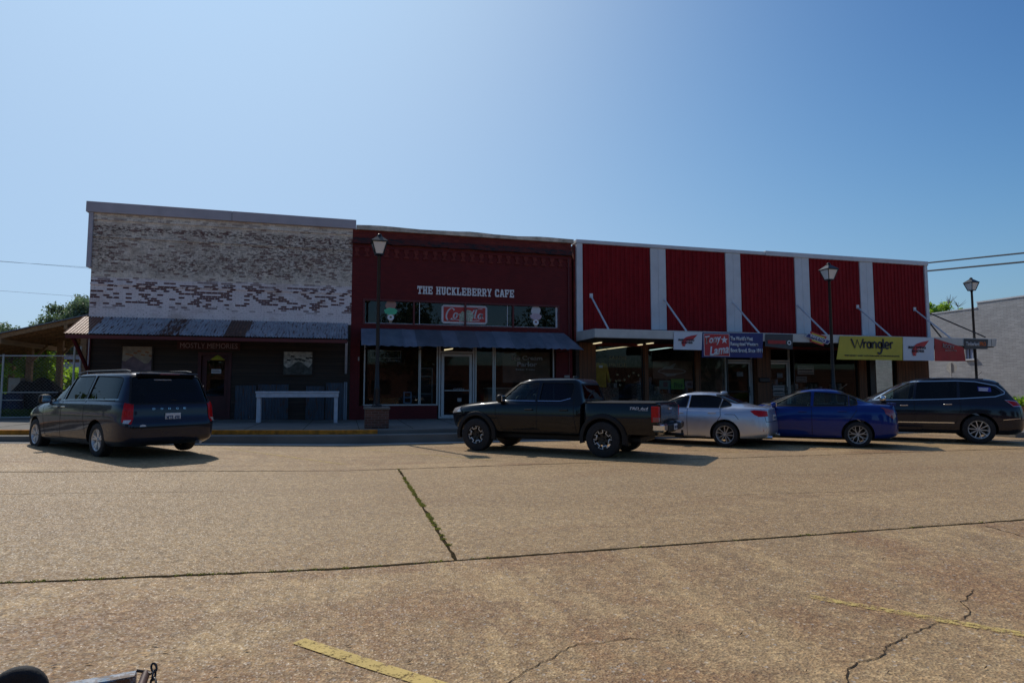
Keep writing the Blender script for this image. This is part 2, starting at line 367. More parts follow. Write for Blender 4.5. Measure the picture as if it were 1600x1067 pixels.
mk('brownice', pm('brown_scoop', (.40, .22, .18), .6, var=.15)); mk('greenice', pm('mint_scoop', (.10, .55, .30), .6, var=.15)); mk('pinkice', pm('pale_pink_scoop', (.55, .42, .48), .6, var=.1)); mk('cream', pm('cream_scoop', (.6, .58, .6), .6, var=.1))
mk('cable', pm('black_cable', (.03, .028, .03), .7, var=.2)); mk('galvpipe', pm('galvanised_pipe', (.50, .49, .46), .5, .2, var=.15))
mk('bark', pm('bark', (.10, .075, .055), .9, var=.4, scale=8, bump=.5)); mk('leaf', m_leaf('tree_leaves', (.035, .065, .022), (.085, .13, .045), .5)); mk('leaf2', m_leaf('bright_leaves', (.13, .23, .025), (.34, .45, .07), 1.5, .65)); mk('leaf3', m_leaf('hazy_far_leaves', (.10, .14, .10), (.18, .23, .17), .4))  # leaf3 carries the distance haze in its paler colours
mk('chain', m_chain()); mk('bluewall', pm('blue_grey_siding', (.30, .34, .46), .7, var=.1)); mk('orangey', pm('terracotta', (.35, .14, .05), .7, var=.3)); mk('soil', pm('dark_soil', (.05, .032, .022), .95, var=.4, scale=9))
mk('vanpaint', paint('dark_blue_grey_paint', (.014, .018, .036), .4, .32)); mk('truckpaint', paint('black_blue_paint', (.002, .003, .006), .0, .3)); mk('silverpaint', paint('silver_paint', (.50, .52, .57), .75, .36)); mk('bluepaint', paint('bright_blue_paint', (.001, .020, .16), .3, .34)); mk('suvpaint', paint('black_purple_paint', (.012, .012, .022), .4, .3))
mk('privacy', glass('tinted_car_glass', (.05, .055, .065), .01, .8, .006)); mk('carglass', glass('clear_car_glass', (.55, .68, .66), .01, .9, .008))
mk('chrome', pm('chrome_trim', (.75, .75, .76), .15, 1., var=.05)); mk('rimsilver', pm('alloy_rim', (.66, .65, .63), .4, .5, var=.1, scale=9)); mk('rimblack', pm('black_alloy', (.02, .02, .02), .35, .3, var=.2)); mk('rimdark', pm('graphite_alloy', (.50, .49, .47), .38, .5, var=.1))
mk('tyre', pm('tyre_rubber', (.016, .016, .017), .8, var=.4, scale=18, bump=.2, bscale=80)); mk('redlamp', pm('red_lamp_lens', (.42, .004, .008), .2, var=.25, scale=14, spec=.3)); mk('smokelamp', pm('smoked_red_lens', (.22, .03, .05), .12, var=.2, coat=1)); mk('clearlamp', pm('clear_lamp_lens', (.62, .60, .58), .08, .3, var=.25, scale=20, coat=1))
mk('seam', pm('panel_gap_shade', (.004, .004, .005), .9, var=.1)); mk('seat', pm('seat_fabric', (.10, .10, .10), .85, var=.2)); mk('plate', pm('plate_white', (.62, .64, .66), .5, var=.08)); mk('plateink', pm('plate_ink', (.05, .09, .18), .5, var=.1))  # seam: near-black strips painted for the shade between body panels

# ------------------------------------------------------------------ object helpers
COL = sc.collection
def tag(o, label=None, cat=None, group=None, kind=None):
    if label: o['label'] = label
    if cat: o['category'] = cat
    if group: o['group'] = group
    if kind: o['kind'] = kind
    return o
def thing(name, loc, label, cat, group=None, rz=0.):
    o = bpy.data.objects.new(name, None); COL.objects.link(o)
    o.location = loc; o.rotation_euler = (0, 0, rz); o.empty_display_size = .2
    bpy.context.view_layer.update()
    return tag(o, label, cat, group)
def rel(o, parent):
    if parent is not None: o.parent = parent
    return o
def inv(parent):
    """world->local of a top-level thing (rotation about z only)"""
    if parent is None: return Matrix.Identity(4)
    p = parent; m = Matrix.Identity(4)
    while p is not None:
        m = (Matrix.Translation(p.location) @ p.rotation_euler.to_matrix().to_4x4()) @ m
        p = p.parent
    return m.inverted()
class MB:
    def __init__(s): s.v = []; s.f = []; s.m = []; s.mats = []; s.cur = 0
    def use(s, k):
        if k not in s.mats: s.mats.append(k)
        s.cur = s.mats.index(k); return s
    def add(s, vs, fs):
        o = len(s.v); s.v += [tuple(v) for v in vs]
        for f in fs: s.f.append(tuple(i + o for i in f)); s.m.append(s.cur)
        return s
    def box(s, x0, x1, y0, y1, z0, z1):
        return s.add([(x0, y0, z0), (x1, y0, z0), (x1, y1, z0), (x0, y1, z0), (x0, y0, z1), (x1, y0, z1), (x1, y1, z1), (x0, y1, z1)],
                     [(0, 3, 2, 1), (4, 5, 6, 7), (0, 1, 5, 4), (1, 2, 6, 5), (2, 3, 7, 6), (3, 0, 4, 7)])
    def hexa(s, b, t):
        return s.add(list(b) + list(t), [(0, 3, 2, 1), (4, 5, 6, 7), (0, 1, 5, 4), (1, 2, 6, 5), (2, 3, 7, 6), (3, 0, 4, 7)])
    def tube(s, pts, r, n=8, cap=True):
        pts = [Vector(p) for p in pts]; rs = r if isinstance(r, (list, tuple)) else [r] * len(pts)
        vs = []; prev = None
        for i, p in enumerate(pts):
            d = (pts[min(i + 1, len(pts) - 1)] - pts[max(i - 1, 0)]).normalized()
            a = prev if prev is not None else (Vector((0, 0, 1)) if abs(d.z) < .9 else Vector((1, 0, 0)))
            u = (a - d * a.dot(d)).normalized(); v = d.cross(u); prev = u
            for k in range(n):
                q = 2 * math.pi * k / n
                vs.append(p + (u * math.cos(q) + v * math.sin(q)) * rs[i])
        fs = []
        for i in range(len(pts) - 1):
            for k in range(n):
                fs.append((i * n + k, i * n + (k + 1) % n, (i + 1) * n + (k + 1) % n, (i + 1) * n + k))
        if cap: fs += [tuple(range(n))[::-1], tuple((len(pts) - 1) * n + k for k in range(n))]
        return s.add(vs, fs)
    def bar(s, a, b, wd, h):
        a = Vector(a); b = Vector(b); d = (b - a).normalized()
        u = Vector((0, 0, 1)) if abs(d.z) < .95 else Vector((0, 1, 0))
        sd = d.cross(u).normalized() * (wd / 2); up = sd.cross(d).normalized() * (h / 2)
        return s.hexa([a - sd - up, a + sd - up, a + sd + up, a - sd + up], [b - sd - up, b + sd - up, b + sd + up, b - sd + up])
    def lathe(s, prof, c=(0, 0, 0), n=24, axis='z'):
        vs = []; m = len(prof)
        for k in range(n):
            q = 2 * math.pi * k / n
            for r, h in prof:
                if axis == 'z': vs.append((c[0] + r * math.cos(q), c[1] + r * math.sin(q), c[2] + h))
                else: vs.append((c[0] + r * math.cos(q), c[1] + h, c[2] + r * math.sin(q)))
        fs = []
        for k in range(n):
            for i in range(m - 1):
                a = k * m + i; b = ((k + 1) % n) * m + i
                fs.append((a, b, b + 1, a + 1) if axis == 'z' else (a, a + 1, b + 1, b))
        return s.add(vs, fs)
    def prism(s, poly, y0, y1):
        """polygon in x/z extruded in y"""
        n = len(poly)
        vs = [(x, y0, z) for x, z in poly] + [(x, y1, z) for x, z in poly]
        return s.add(vs, [tuple(range(n)), tuple(range(2 * n - 1, n - 1, -1))] + [(i, i + n, (i + 1) % n + n, (i + 1) % n) for i in range(n)])
    def build(s, name, mat=None, parent=None, bevel=0., smooth=False, weld=False, world=True, auto=None):
        me = bpy.data.meshes.new(name); me.from_pydata(s.v, [], s.f)
        if s.mats:
            for k in s.mats: me.materials.append(M[k])
            me.polygons.foreach_set('material_index', s.m)
        elif mat: me.materials.append(M[mat])
        bm = bmesh.new(); bm.from_mesh(me)
        if weld: bmesh.ops.remove_doubles(bm, verts=bm.verts, dist=1e-4)
        bmesh.ops.recalc_face_normals(bm, faces=bm.faces)
        if bevel:
            bmesh.ops.bevel(bm, geom=[e for e in bm.edges if len(e.link_faces) == 2 and e.calc_face_angle(0) > .5], offset=bevel, segments=1, affect='EDGES', profile=.5, clamp_overlap=True)
        if world and parent is not None: bm.transform(inv(parent))
        bm.to_mesh(me); bm.free()
        if smooth or auto: shade(me, auto or 60)
        o = bpy.data.objects.new(name, me); COL.objects.link(o)
        if parent is not None: o.parent = parent
        return o
def shade(me, ang=40):
    me.polygons.foreach_set('use_smooth', [True] * len(me.polygons))
    bm = bmesh.new(); bm.from_mesh(me)
    for e in bm.edges:
        e.smooth = not (len(e.link_faces) == 2 and e.calc_face_angle(0) > R(ang))
    bm.to_mesh(me); bm.free()
def cells(xs, ys, zs, solid):
    """voxel-style mesh from cell grid, shared verts, only outer faces"""
    mb = MB(); ids = {}
    def V(i, j, k):
        if (i, j, k) not in ids:
            ids[(i, j, k)] = len(mb.v); mb.v.append((xs[i], ys[j], zs[k]))
        return ids[(i, j, k)]
    nx, ny, nz = len(xs) - 1, len(ys) - 1, len(zs) - 1
    S = lambda i, j, k: 0 <= i < nx and 0 <= j < ny and 0 <= k < nz and solid(i, j, k)
    for i in range(nx):
        for j in range(ny):
            for k in range(nz):
                if not S(i, j, k): continue
                for (d, q) in (((-1, 0, 0), [(0, 0, 0), (0, 0, 1), (0, 1, 1), (0, 1, 0)]), ((1, 0, 0), [(1, 0, 0), (1, 1, 0), (1, 1, 1), (1, 0, 1)]),
                               ((0, -1, 0), [(0, 0, 0), (1, 0, 0), (1, 0, 1), (0, 0, 1)]), ((0, 1, 0), [(0, 1, 0), (0, 1, 1), (1, 1, 1), (1, 1, 0)]),
                               ((0, 0, -1), [(0, 0, 0), (0, 1, 0), (1, 1, 0), (1, 0, 0)]), ((0, 0, 1), [(0, 0, 1), (1, 0, 1), (1, 1, 1), (0, 1, 1)])):
                    if not S(i + d[0], j + d[1], k + d[2]):
                        mb.f.append(tuple(V(i + a, j + b, k + c) for a, b, c in q)); mb.m.append(0)
    return mb
def wall_y(x0, x1, z0, z1, y0, y1, holes=()):
    """wall in the x/z plane, holes = (xa, xb, za, zb)"""
    xs = sorted({x0, x1, *[h[0] for h in holes], *[h[1] for h in holes]}); zs = sorted({z0, z1, *[h[2] for h in holes], *[h[3] for h in holes]})
    xs = [v for v in xs if x0 <= v <= x1]; zs = [v for v in zs if z0 <= v <= z1]
    def sol(i, j, k):
        cx = (xs[i] + xs[i + 1]) / 2; cz = (zs[k] + zs[k + 1]) / 2
        return not any(h[0] < cx < h[1] and h[2] < cz < h[3] for h in holes)
    return cells(xs, [y0, y1], zs, sol)
def wall_x(y0, y1, z0, z1, x0, x1, holes=()):
    ys = sorted({y0, y1, *[h[0] for h in holes], *[h[1] for h in holes]}); zs = sorted({z0, z1, *[h[2] for h in holes], *[h[3] for h in holes]})
    def sol(i, j, k):
        cy = (ys[j] + ys[j + 1]) / 2; cz = (zs[k] + zs[k + 1]) / 2
        return not any(h[0] < cy < h[1] and h[2] < cz < h[3] for h in holes)
    return cells([x0, x1], ys, zs, sol)
def frame_y(x0, x1, z0, z1, y0, y1, wd=.06, bars=(), hbars=()):
    holes = []; vx = [x0 + wd] + [q for b in bars for q in (b - wd / 2, b + wd / 2)] + [x1 - wd]
    hz = [z0 + wd] + [q for b in hbars for q in (b - wd / 2, b + wd / 2)] + [z1 - wd]
    for i in range(0, len(vx), 2):
        for k in range(0, len(hz), 2): holes.append((vx[i], vx[i + 1], hz[k], hz[k + 1]))
    return wall_y(x0, x1, z0, z1, y0, y1, holes)

def text(body, box, y, mat, name, parent, depth=.01, bold=0., shear=0., rot=0., fill=True, flip=False, axis='y'):
    """lettering fitted into box (x0,x1,z0,z1) on the plane y (facing -y)"""
    cu = bpy.data.curves.new('t', 'FONT'); cu.body = body; cu.offset = bold; cu.shear = shear; cu.resolution_u = 3
    cu.align_x = 'CENTER'; cu.space_line = .85
    o = bpy.data.objects.new('t', cu); COL.objects.link(o)
    bpy.context.view_layer.update()
    me = bpy.data.meshes.new_from_object(o.evaluated_get(bpy.context.evaluated_depsgraph_get()))
    bpy.data.objects.remove(o); bpy.data.curves.remove(cu)
    n = len(me.vertices); a = np.zeros(n * 3); me.vertices.foreach_get('co', a); a = a.reshape(-1, 3)
    lo, hi = a.min(0), a.max(0); x0, x1, z0, z1 = box
    cx, cz = (x0 + x1) / 2, (z0 + z1) / 2
    u = (a[:, 0] - (lo[0] + hi[0]) / 2) / (hi[0] - lo[0]) * (x1 - x0); v = (a[:, 1] - (lo[1] + hi[1]) / 2) / (hi[1] - lo[1]) * (z1 - z0)
    c, s_ = math.cos(rot), math.sin(rot); U = u * c - v * s_; V = u * s_ + v * c
    bm = bmesh.new(); bm.from_mesh(me); bm.verts.ensure_lookup_table()
    for i, vt in enumerate(bm.verts): vt.co = (cx + U[i], y, cz + V[i])
    bmesh.ops.recalc_face_normals(bm, faces=bm.faces)
    for f in bm.faces:
        if f.normal.y > 0: f.normal_flip()
    r = bmesh.ops.extrude_face_region(bm, geom=bm.faces[:])
    bmesh.ops.translate(bm, verts=[e for e in r['geom'] if isinstance(e, bmesh.types.BMVert)], vec=(0, -depth, 0))
    bmesh.ops.recalc_face_normals(bm, faces=bm.faces)
    if parent is not None: bm.transform(inv(parent))
    bm.to_mesh(me); bm.free(); me.materials.clear(); me.materials.append(M[mat])
    ob = bpy.data.objects.new(name, me); COL.objects.link(ob)
    if parent is not None: ob.parent = parent
    return ob
# ------------------------------------------------------------------ ground
def struct(name, mb, mat=None, kind='structure', **k):
    o = mb.build(name, mat, None, **k); o['kind'] = kind; return o
xs = [-1500, -200, -60, -30, -12, -9, -6, -3, -1, 0, 1, 6, 12, 20, 40, 80, 200, 1500]; ys = [-1500, -200, -60, -30, -24, -18, -12, -6, 0, 20, 60, 200, 1500]
mb = MB(); mb.add([(x, y, gz(x)) for y in ys for x in xs], [(j * len(xs) + i, j * len(xs) + i + 1, (j + 1) * len(xs) + i + 1, (j + 1) * len(xs) + i) for j in range(len(ys) - 1) for i in range(len(xs) - 1)])
struct('street', mb, 'street')
def ribbon(mb, pts, wd, dz, jit=0., step=.25):
    out = []
    for a, b in zip(pts[:-1], pts[1:]):
        a = Vector(a[:2]); b = Vector(b[:2]); n = max(1, int((b - a).length / step))
        for i in range(n): out.append(a.lerp(b, i / n))
    out.append(Vector(pts[-1][:2])); L, Rr = [], []
    for i, p in enumerate(out):
        d = (out[min(i + 1, len(out) - 1)] - out[max(i - 1, 0)]).normalized(); nn = Vector((-d.y, d.x))
        q = p + nn * random.uniform(-jit, jit); ww = wd * (1 + (random.uniform(-.5, .5) if jit else 0))
        L.append(q + nn * ww / 2); Rr.append(q - nn * ww / 2)
    vs = [(p.x, p.y, gz(p.x) + dz) for p in L + Rr]; n = len(L)
    return mb.add(vs, [(i, i + 1, n + i + 1, n + i) for i in range(n - 1)])
G = lambda px, py: P(px, py, z=0.)
j1 = MB(); ribbon(j1, [(-40, -12.06), (60, -12.06)], .028, .004, .006); struct('street_joint', j1, 'joint')
j2 = MB(); ribbon(j2, [(-40, -18.48), (.97, -18.50), (60, -18.62)], .034, .004, .008, .12); struct('street_joint', j2, 'joint')
j3 = MB(); ribbon(j3, [(.99, -12.06), (.97, -18.50)], .032, .005, .008, .12); struct('street_joint', j3, 'joint')
j4 = MB(); ribbon(j4, [(-14, -14.35), (-6, -14.36), (-1.6, -14.3)], .010, .004, .006, .1); struct('street_crack', j4, 'crack')
def crack(pts, wd):
    q = [G(*p) for p in pts]; c = MB(); out = [q[0]]
    for a, b in zip(q[:-1], q[1:]):
        n = max(2, int((b - a).length / .035)); nn = Vector((-(b - a).y, (b - a).x, 0)).normalized()
        off = 0
        for i in range(1, n + 1):
            off = .7 * off + random.uniform(-.012, .012); out.append(a.lerp(b, i / n) + nn * off)
    ribbon(c, out, wd, .004, .002, 5); struct('street_crack', c, 'crack')
crack([(770, 1085), (835, 1043), (870, 1022), (905, 1006), (935, 1003), (985, 997), (1030, 1000)], .006)
crack([(1310, 1090), (1325, 1056), (1335, 1038), (1372, 1026), (1388, 1008), (1420, 990), (1455, 978), (1480, 970), (1505, 966), (1516, 955), (1506, 940), (1520, 922)], .007)
crack([(1540, 822), (1570, 830), (1640, 850)], .012)
crack([(1100, 775), (1220, 771), (1400, 766)], .007)
def stripe(a, b, wd, mat):
    s = MB(); ribbon(s, [a, b], wd, .0055, 0, .5); struct('parking_stripe', s, mat)
stripe((-.24, -20.0), (2.4, -22.75), .095, 'stripe'); stripe((3.27, -20.1), (6.0, -23.4), .095, 'stripefaint')
for x in (-3.0, 0.0, 3.0, 6.0, 9.0, 12.0, 15.0): stripe((x + .2, -7.7 + (0.0)), (x + 3.02, -11.1), .085, 'stripefaint')
# sidewalk, kerb in two steps
def long_box(name, mat, x0, x1, y0, y1, zt, zb, step=1.0, bevel=.012):
    mb = MB(); n = max(1, int((x1 - x0) / step)); vs = []
    for i in range(n + 1):
        x = x0 + (x1 - x0) * i / n
        vs += [(x, y0, zb(x)), (x, y1, zb(x)), (x, y1, zt(x)), (x, y0, zt(x))]
    fs = [(0, 1, 2, 3), (4 * n + 3, 4 * n + 2, 4 * n + 1, 4 * n)]
    for i in range(n):
        for k in range(4): fs.append((4 * i + k, 4 * i + (k + 1) % 4, 4 * i + 4 + (k + 1) % 4, 4 * i + 4 + k))
    mb.add(vs, fs); return struct(name, mb, mat, bevel=bevel)
long_box('sidewalk', 'walk', -60, 29.5, -5.86, 0.9, sz, lambda x: gz(x) - .3)
long_box('kerb', 'yellowkerb', -60, .9, -6.0, -5.86, lambda x: sz(x) + .003, lambda x: gz(x) - .3)
long_box('kerb', 'kerb', .9, 29.5, -6.0, -5.86, lambda x: sz(x) + .003, lambda x: gz(x) - .3)
long_box('kerb', 'kerb', -60, 29.5, -6.5, -6.0, lambda x: sz(x) - .115, lambda x: gz(x) - .3)
long_box('gutter', 'gutter', -60, 29.5, -6.85, -6.5, lambda x: gz(x) + .012, lambda x: gz(x) - .3, bevel=0)
long_box('kerb', 'kerb', 20.0, 29.5, -9.4, -6.5, lambda x: .16, lambda x: -.3)
sj = MB()
for k in range(-14, 20):
    x = k * 1.52 + .4; sj.box(x - .006, x + .006, -5.84, -.05, sz(x) + .0, sz(x) + .004)
struct('sidewalk_joint', sj, 'joint')
long_box('grass', 'grass', -60, -8.9, .9, 14, lambda x: sz(x) + .02, lambda x: gz(x) - .3, bevel=0)
def tufts(name, pts, h, mat, n, spread, wd=.012):
    mb = MB()
    for _ in range(n):
        p = random.choice(pts); x = p[0] + random.gauss(0, spread); y = p[1] + random.gauss(0, spread); z = p[2]
        a = random.uniform(0, 6.28); l = random.uniform(.4, 1) * h; t = random.uniform(.1, .9) * l
        dx, dy = math.cos(a), math.sin(a); bx, by = -dy * wd / 2, dx * wd / 2
        mb.add([(x - bx, y - by, z), (x + bx, y + by, z), (x + bx * .6 + dx * t * .5, y + by * .6 + dy * t * .5, z + l * .7), (x + dx * t, y + dy * t, z + l)], [(0, 1, 2), (0, 2, 3)])
    o = mb.build(name, mat); tag(o, kind='stuff'); return o
wp = []
for i in range(230):
    t = random.random(); wt = (.12 + .88 * math.exp(-((t - .45) / .22) ** 2)) * (.35 + .65 * (math.sin(t * 37) > -.2))
    if random.random() < wt: wp.append((.98 + random.gauss(0, .006), -12.1 - 6.4 * t, .004))
tag(tufts('joint_weeds', wp, .017, 'weed', 5200, .013, .010), 'short green weeds growing in the cross joint of the street', 'weeds')
wp2 = [(random.uniform(-6, .9) if random.random() < .8 else random.uniform(1, 7), -18.50 + random.gauss(0, .006), 0.) for _ in range(90)]
wp2 = [(a, b, gz(a) + .004) for a, b, c in wp2]
tag(tufts('joint_weeds', wp2, .014, 'weed', 1100, .012, .009), 'sparse weeds along the long near street joint', 'weeds')
gp = [(random.uniform(-16, -8.8), random.uniform(.9, 3.5), 0) for _ in range(1500)]; gp = [(a, b, sz(a)) for a, b, c in gp]
tag(tufts('yard_grass', gp, .28, 'grass', 9000, .05, .02), 'rough grass in the yard behind the wire fence', 'grass')
# dry leaf scraps
lf = MB()
for px, py in [(385, 1002 + 20), (242, 1018), (272, 1023), (258, 1028), (337, 1062), (84, 1055), (138, 1050), (107, 1058), (115, 950), (205, 942), (78, 945), (240, 751), (355, 787), (330, 760), (1366, 876), (1380, 874), (1474, 880), (1490, 902), (1388, 1052), (1060, 990), (1158, 992), (755, 1002), (868, 845), (560, 850), (430, 962), (545, 1010), (640, 1036), (712, 945), (1260, 1050), (1540, 1045)]:
    p = G(px, py); a = random.uniform(-.5, .6); l = random.uniform(.012, .03); c, s_ = math.cos(a), math.sin(a); z = gz(p.x) + .006
    lf.add([(p.x - c * l, p.y - s_ * l, z), (p.x + s_ * l * .25, p.y - c * l * .25, z + .004), (p.x + c * l, p.y + s_ * l, z + .012), (p.x - s_ * l * .25, p.y + c * l * .25, z + .003)], [(0, 1, 2), (0, 2, 3)])
o = lf.build('leaf_litter', 'crack'); tag(o, 'tiny dark dry leaf scraps scattered on the pavement', 'leaf litter', kind='stuff')

# ------------------------------------------------------------------ building 1 : peeling brick shop
B1 = thing('brick_storefront', (-4.2, 0, .4), 'peeling white brick shop with rusty corrugated awning and plank front', 'building')
mb = wall_y(-8.5, .15, 3.9, 7.62, 0, .3); mb.build('upper_wall', 'peel', B1)
mb = MB()
for zz, pr_ in ((7.32, .035), (6.72, .03), (5.06, .035)): mb.box(-8.5, .15, -pr_, -.001, zz, zz + .075)
mb.build('brick_ledge', 'peel', B1)
mb = MB(); n = 8; top = [7.93, 7.925, 7.915, 7.90, 7.90, 7.895, 7.90, 7.90, 7.905]
for i in range(2):
    xa, xb = ((-8.72, -4.1), (-4.09, .27))[i]
    mb.hexa([(xa, -.10, 7.56), (xb, -.10, 7.56), (xb, .45, 7.56), (xa, .45, 7.56)], [(xa, -.10, 7.93 - .01 * i), (xb, -.10, 7.92 - .015 * i), (xb, .45, 7.92 - .015 * i), (xa, .45, 7.93 - .01 * i)])
mb.build('coping_trim', 'gutterw', B1, bevel=.01)
mb = MB(); mb.box(-8.64, -8.50, -.07, .35, 5.65, 7.559); mb.build('corner_trim', 'gutterw', B1, bevel=.01)
# side / back walls, roof, room
wall_x(.3, 16, -.1, 7.3, -8.5, -8.25).build('side_wall', 'peel', B1)
mb = MB(); mb.box(-8.25, .149, .3, 16, 6.5, 6.7); mb.build('roof', 'dark', B1)
holes1 = [(-5.05, -3.95, -1, 2.75)]
wall_y(-8.5, .15, .2, 3.9, 0, .25, holes1).build('plank_front', 'oldwood', B1)
mb = MB(); mb.box(-8.2, .1, 2.5, 2.6, .1, 3.9); mb.build('back_wall', 'dark', B1)
# corrugated lower skirting sheets
mb = MB()
def corr(mb, x0, x1, pt, pb, pitch=.09, amp=.018, nrm=(0, -1, 0), n=None):
    """corrugated sheet between top line pt=(y,z) and bottom line pb"""
    k = max(2, int((x1 - x0) / pitch * 6)); o = []
    for i in range(k + 1):
        x = x0 + (x1 - x0) * i / k; a = amp * math.cos(2 * math.pi * x / pitch)
        o.append((x, pt[0] + nrm[1] * a, pt[1] + nrm[2] * a)); o.append((x, pb[0] + nrm[1] * a, pb[1] + nrm[2] * a))
    mb.add(o, [(2 * i, 2 * i + 1, 2 * i + 3, 2 * i + 2) for i in range(k)])
for (x0, x1, zt) in ((-8.4, -5.15, 1.55), (-3.8, -3.1, 1.62), (-3.05, -2.0, 1.66), (-1.4, -.75, 1.6), (-.7, .05, 1.72)):
    corr(mb, x0, x1, (-.04, zt), (-.04, sz(x0)), .1, .015)
mb.build('corrugated_skirting', 'skirt', B1, smooth=True)
mb = MB(); mb.box(-.06, .06, -.05, .0, sz(0), 1.75); mb.build('corner_board', 'tin', B1)
# awning
AW = []
ax = [-8.62 + i * .665 for i in range(14)]
kinds = ['rustlight', 'galv', 'galv', 'galv', 'galv', 'galv2', 'galv', 'galv', 'rust', 'galv', 'galv', 'galv2', 'galv']
kinds = ['rustlight', 'galv', 'galv', 'galv', 'galv2', 'galv', 'galv', 'rust', 'galv', 'galv', 'galv', 'galv', 'galv']
for i in range(13):
    mb = MB(); corr(mb, ax[i] - .02, ax[i + 1] + .02, (-.03, 3.95 + .006 * (i % 2)), (-1.5 - .015 * ((i * 7) % 3), 3.26 + .004 * (i % 2)), .095, .014, (0, -.42, .9))
    mb.build('awning_sheet', kinds[i], B1, smooth=True)
mb = MB(); mb.box(-8.60, .03, -1.49, -1.43, 3.10, 3.22); mb.build('awning_fascia', 'redpaint', B1, bevel=.006)
for i in range(9):
    x = -8.5 + i * 1.05; mb = MB(); mb.bar((x, -.02, 3.86), (x, -1.43, 3.2), .05, .09); mb.build('awning_rafter', 'oldwood', B1)
for x in (-8.42, .0):
    mb = MB(); mb.bar((x, -1.35, 3.12), (x, -.04, 2.1), .08, .10); mb.bar((x, -.05, 3.2), (x, -.05, 1.9 if x < -1 else 2.2), .09, .08); mb.build('awning_bracket', 'redpaint' if x < -1 else 'whitewood', B1, bevel=.005)
# red door
x0, x1 = -4.93, -4.03; zf = sz(-4.5)
D = wall_y(x0, x1, zf + .02, 2.7, .06, .12, [(x0 + .16, x1 - .16, 1.25, 2.5)]).build('door', 'doorred', B1, bevel=.006)
mb = MB(); mb.box(x0 + .16, x1 - .16, .085, .09, 1.25, 2.5); mb.build('door_glass', 'winglass', D)
mb = MB(); mb.tube([(x0 + .08, .04, 1.35), (x0 + .08, -.02, 1.35)], .03, 10); mb.build('door_knob', 'chrome', D, smooth=True); mb = MB(); mb.tube([(x0 + .08, .0, 1.6), (x0 + .08, .055, 1.6)], .025, 10); mb.build('door_lock', 'chrome', D, smooth=True)
frame_y(-5.05, -3.95, zf, 2.8, -.03, .26, .11).build('door_frame', 'doorred', B1, bevel=.005)
s = thing('hanging_lamp_shade', (-4.5, -.35, 2.5), 'small yellow hanging lamp shade over the red door', 'lamp')
mb = MB(); mb.lathe([(.02, .16), (.06, .14), (.24, .0), (.23, -.01), (.02, .12)], (-4.35, -.35, 2.52), 20); mb.build('shade', 'yellow', s, smooth=True)
mb = MB(); mb.tube([(-4.35, -.35, 2.68), (-4.35, -.35, 3.32)], .008, 6); mb.build('cord', 'cable', s)
s = thing('door_poster', (-4.5, 0, 2.), 'small pale notice on the red door glass', 'notice')
mb = MB(); mb.box(-4.62, -4.30, .066, .07, 2.05, 2.2); mb.build('sheet', 'cream', s)
mb = MB(); mb.box(-4.6, -4.33, .063, .0655, 2.1, 2.13); mb.box(-4.6, -4.38, .063, .0655, 2.15, 2.165); mb.build('print', 'ink', s)
# name board
s = thing('shop_sign', (-4.7, -.1, 3.04), 'long dark board with MOSTLY MEMORIES in pale letters above the red door', 'sign')
mb = MB(); mb.box(-5.72, -3.68, -.10, -.06, 2.88, 3.16); mb.build('board', 'boardred', s, bevel=.005)
text('MOSTLY MEMORIES', (-5.62, -3.76, 2.93, 3.11), -.101, 'palered', 'lettering', s, .006, .0)
def painting(x0, x1, z0, z1, lab, mats):
    s = thing('picture', ((x0 + x1) / 2, -.1, z0), lab, 'picture')
    wall_y(x0, x1, z0, z1, -.06, -.03).build('panel', mats[0], s)
    frame_y(x0 - .04, x1 + .04, z0 - .04, z1 + .04, -.075, -.02, .045).build('frame', 'oldwood', s)
    mb = MB(); rnd = random.Random(int(x0 * 100))
    W, H = x1 - x0, z1 - z0
    pts = [(x0, z0 + H * .42)] + [(x0 + W * t / 8, z0 + H * (.42 + .16 * math.sin(t * .9 + x0) + rnd.uniform(-.03, .03))) for t in range(1, 8)] + [(x1, z0 + H * .5)]
    mb.prism([(x0, z0)] + [(x1, z0)] + pts[::-1], -.066, -.061); mb.build('painted_hill', mats[1], s)
    mb = MB()
    for k in range(7):
        a = x0 + W * (.1 + .13 * k); b = z0 + H * rnd.uniform(.55, .8)
        mb.prism([(a, b), (a + W * .12, b - .02), (a + W * .16, b + .025), (a + .03, b + .05)], -.07, -.0665)
    mb.build('painted_cloud', mats[2], s)
M['paint_sand'] = pm('sandy_painting', (.34, .27, .20), .7, var=.3, scale=4); M['paint_mauve'] = pm('mauve_painting', (.18, .12, .13), .7, var=.4, scale=3); M['paint_dark'] = pm('dark_painting', (.07, .07, .06), .7, var=.6, scale=7); M['paint_pale'] = pm('pale_painting', (.42, .38, .32), .7, var=.5, scale=9)
painting(-7.42, -6.5, 2.12, 2.96, 'sandy landscape picture left of the red door', ['paint_sand', 'paint_mauve', 'orangey'])
painting(-2.2, -1.2, 2.02, 2.86, 'dark and pale landscape picture above the white trestle', ['paint_pale', 'paint_dark', 'dark'])
# white trestle
s = thing('trestle_bench', (-1.9, -2.0, sz(-1.9)), 'tall white painted wooden trestle on the sidewalk', 'trestle')
a = P(400, 611, y=-2.05); b = P(530, 616, y=-2.05); zt = 1.5
mb = MB(); mb.box(a.x, b.x, -2.22, -1.78, 1.36, 1.42); mb.box(a.x + .02, b.x - .02, -2.2, -2.16, 1.22, 1.359); mb.box(a.x + .02, b.x - .02, -1.84, -1.80, 1.22, 1.359); mb.build('top', 'whitewood', s, bevel=.006)
for x in (a.x + .1, b.x - .1):
    for y in (-2.13, -1.87):
        mb = MB(); z0 = sz(x); mb.box(x - .06, x + .06, y - .03, y + .03, z0, 1.36); mb.build('leg', 'whitewood', s, bevel=.006)

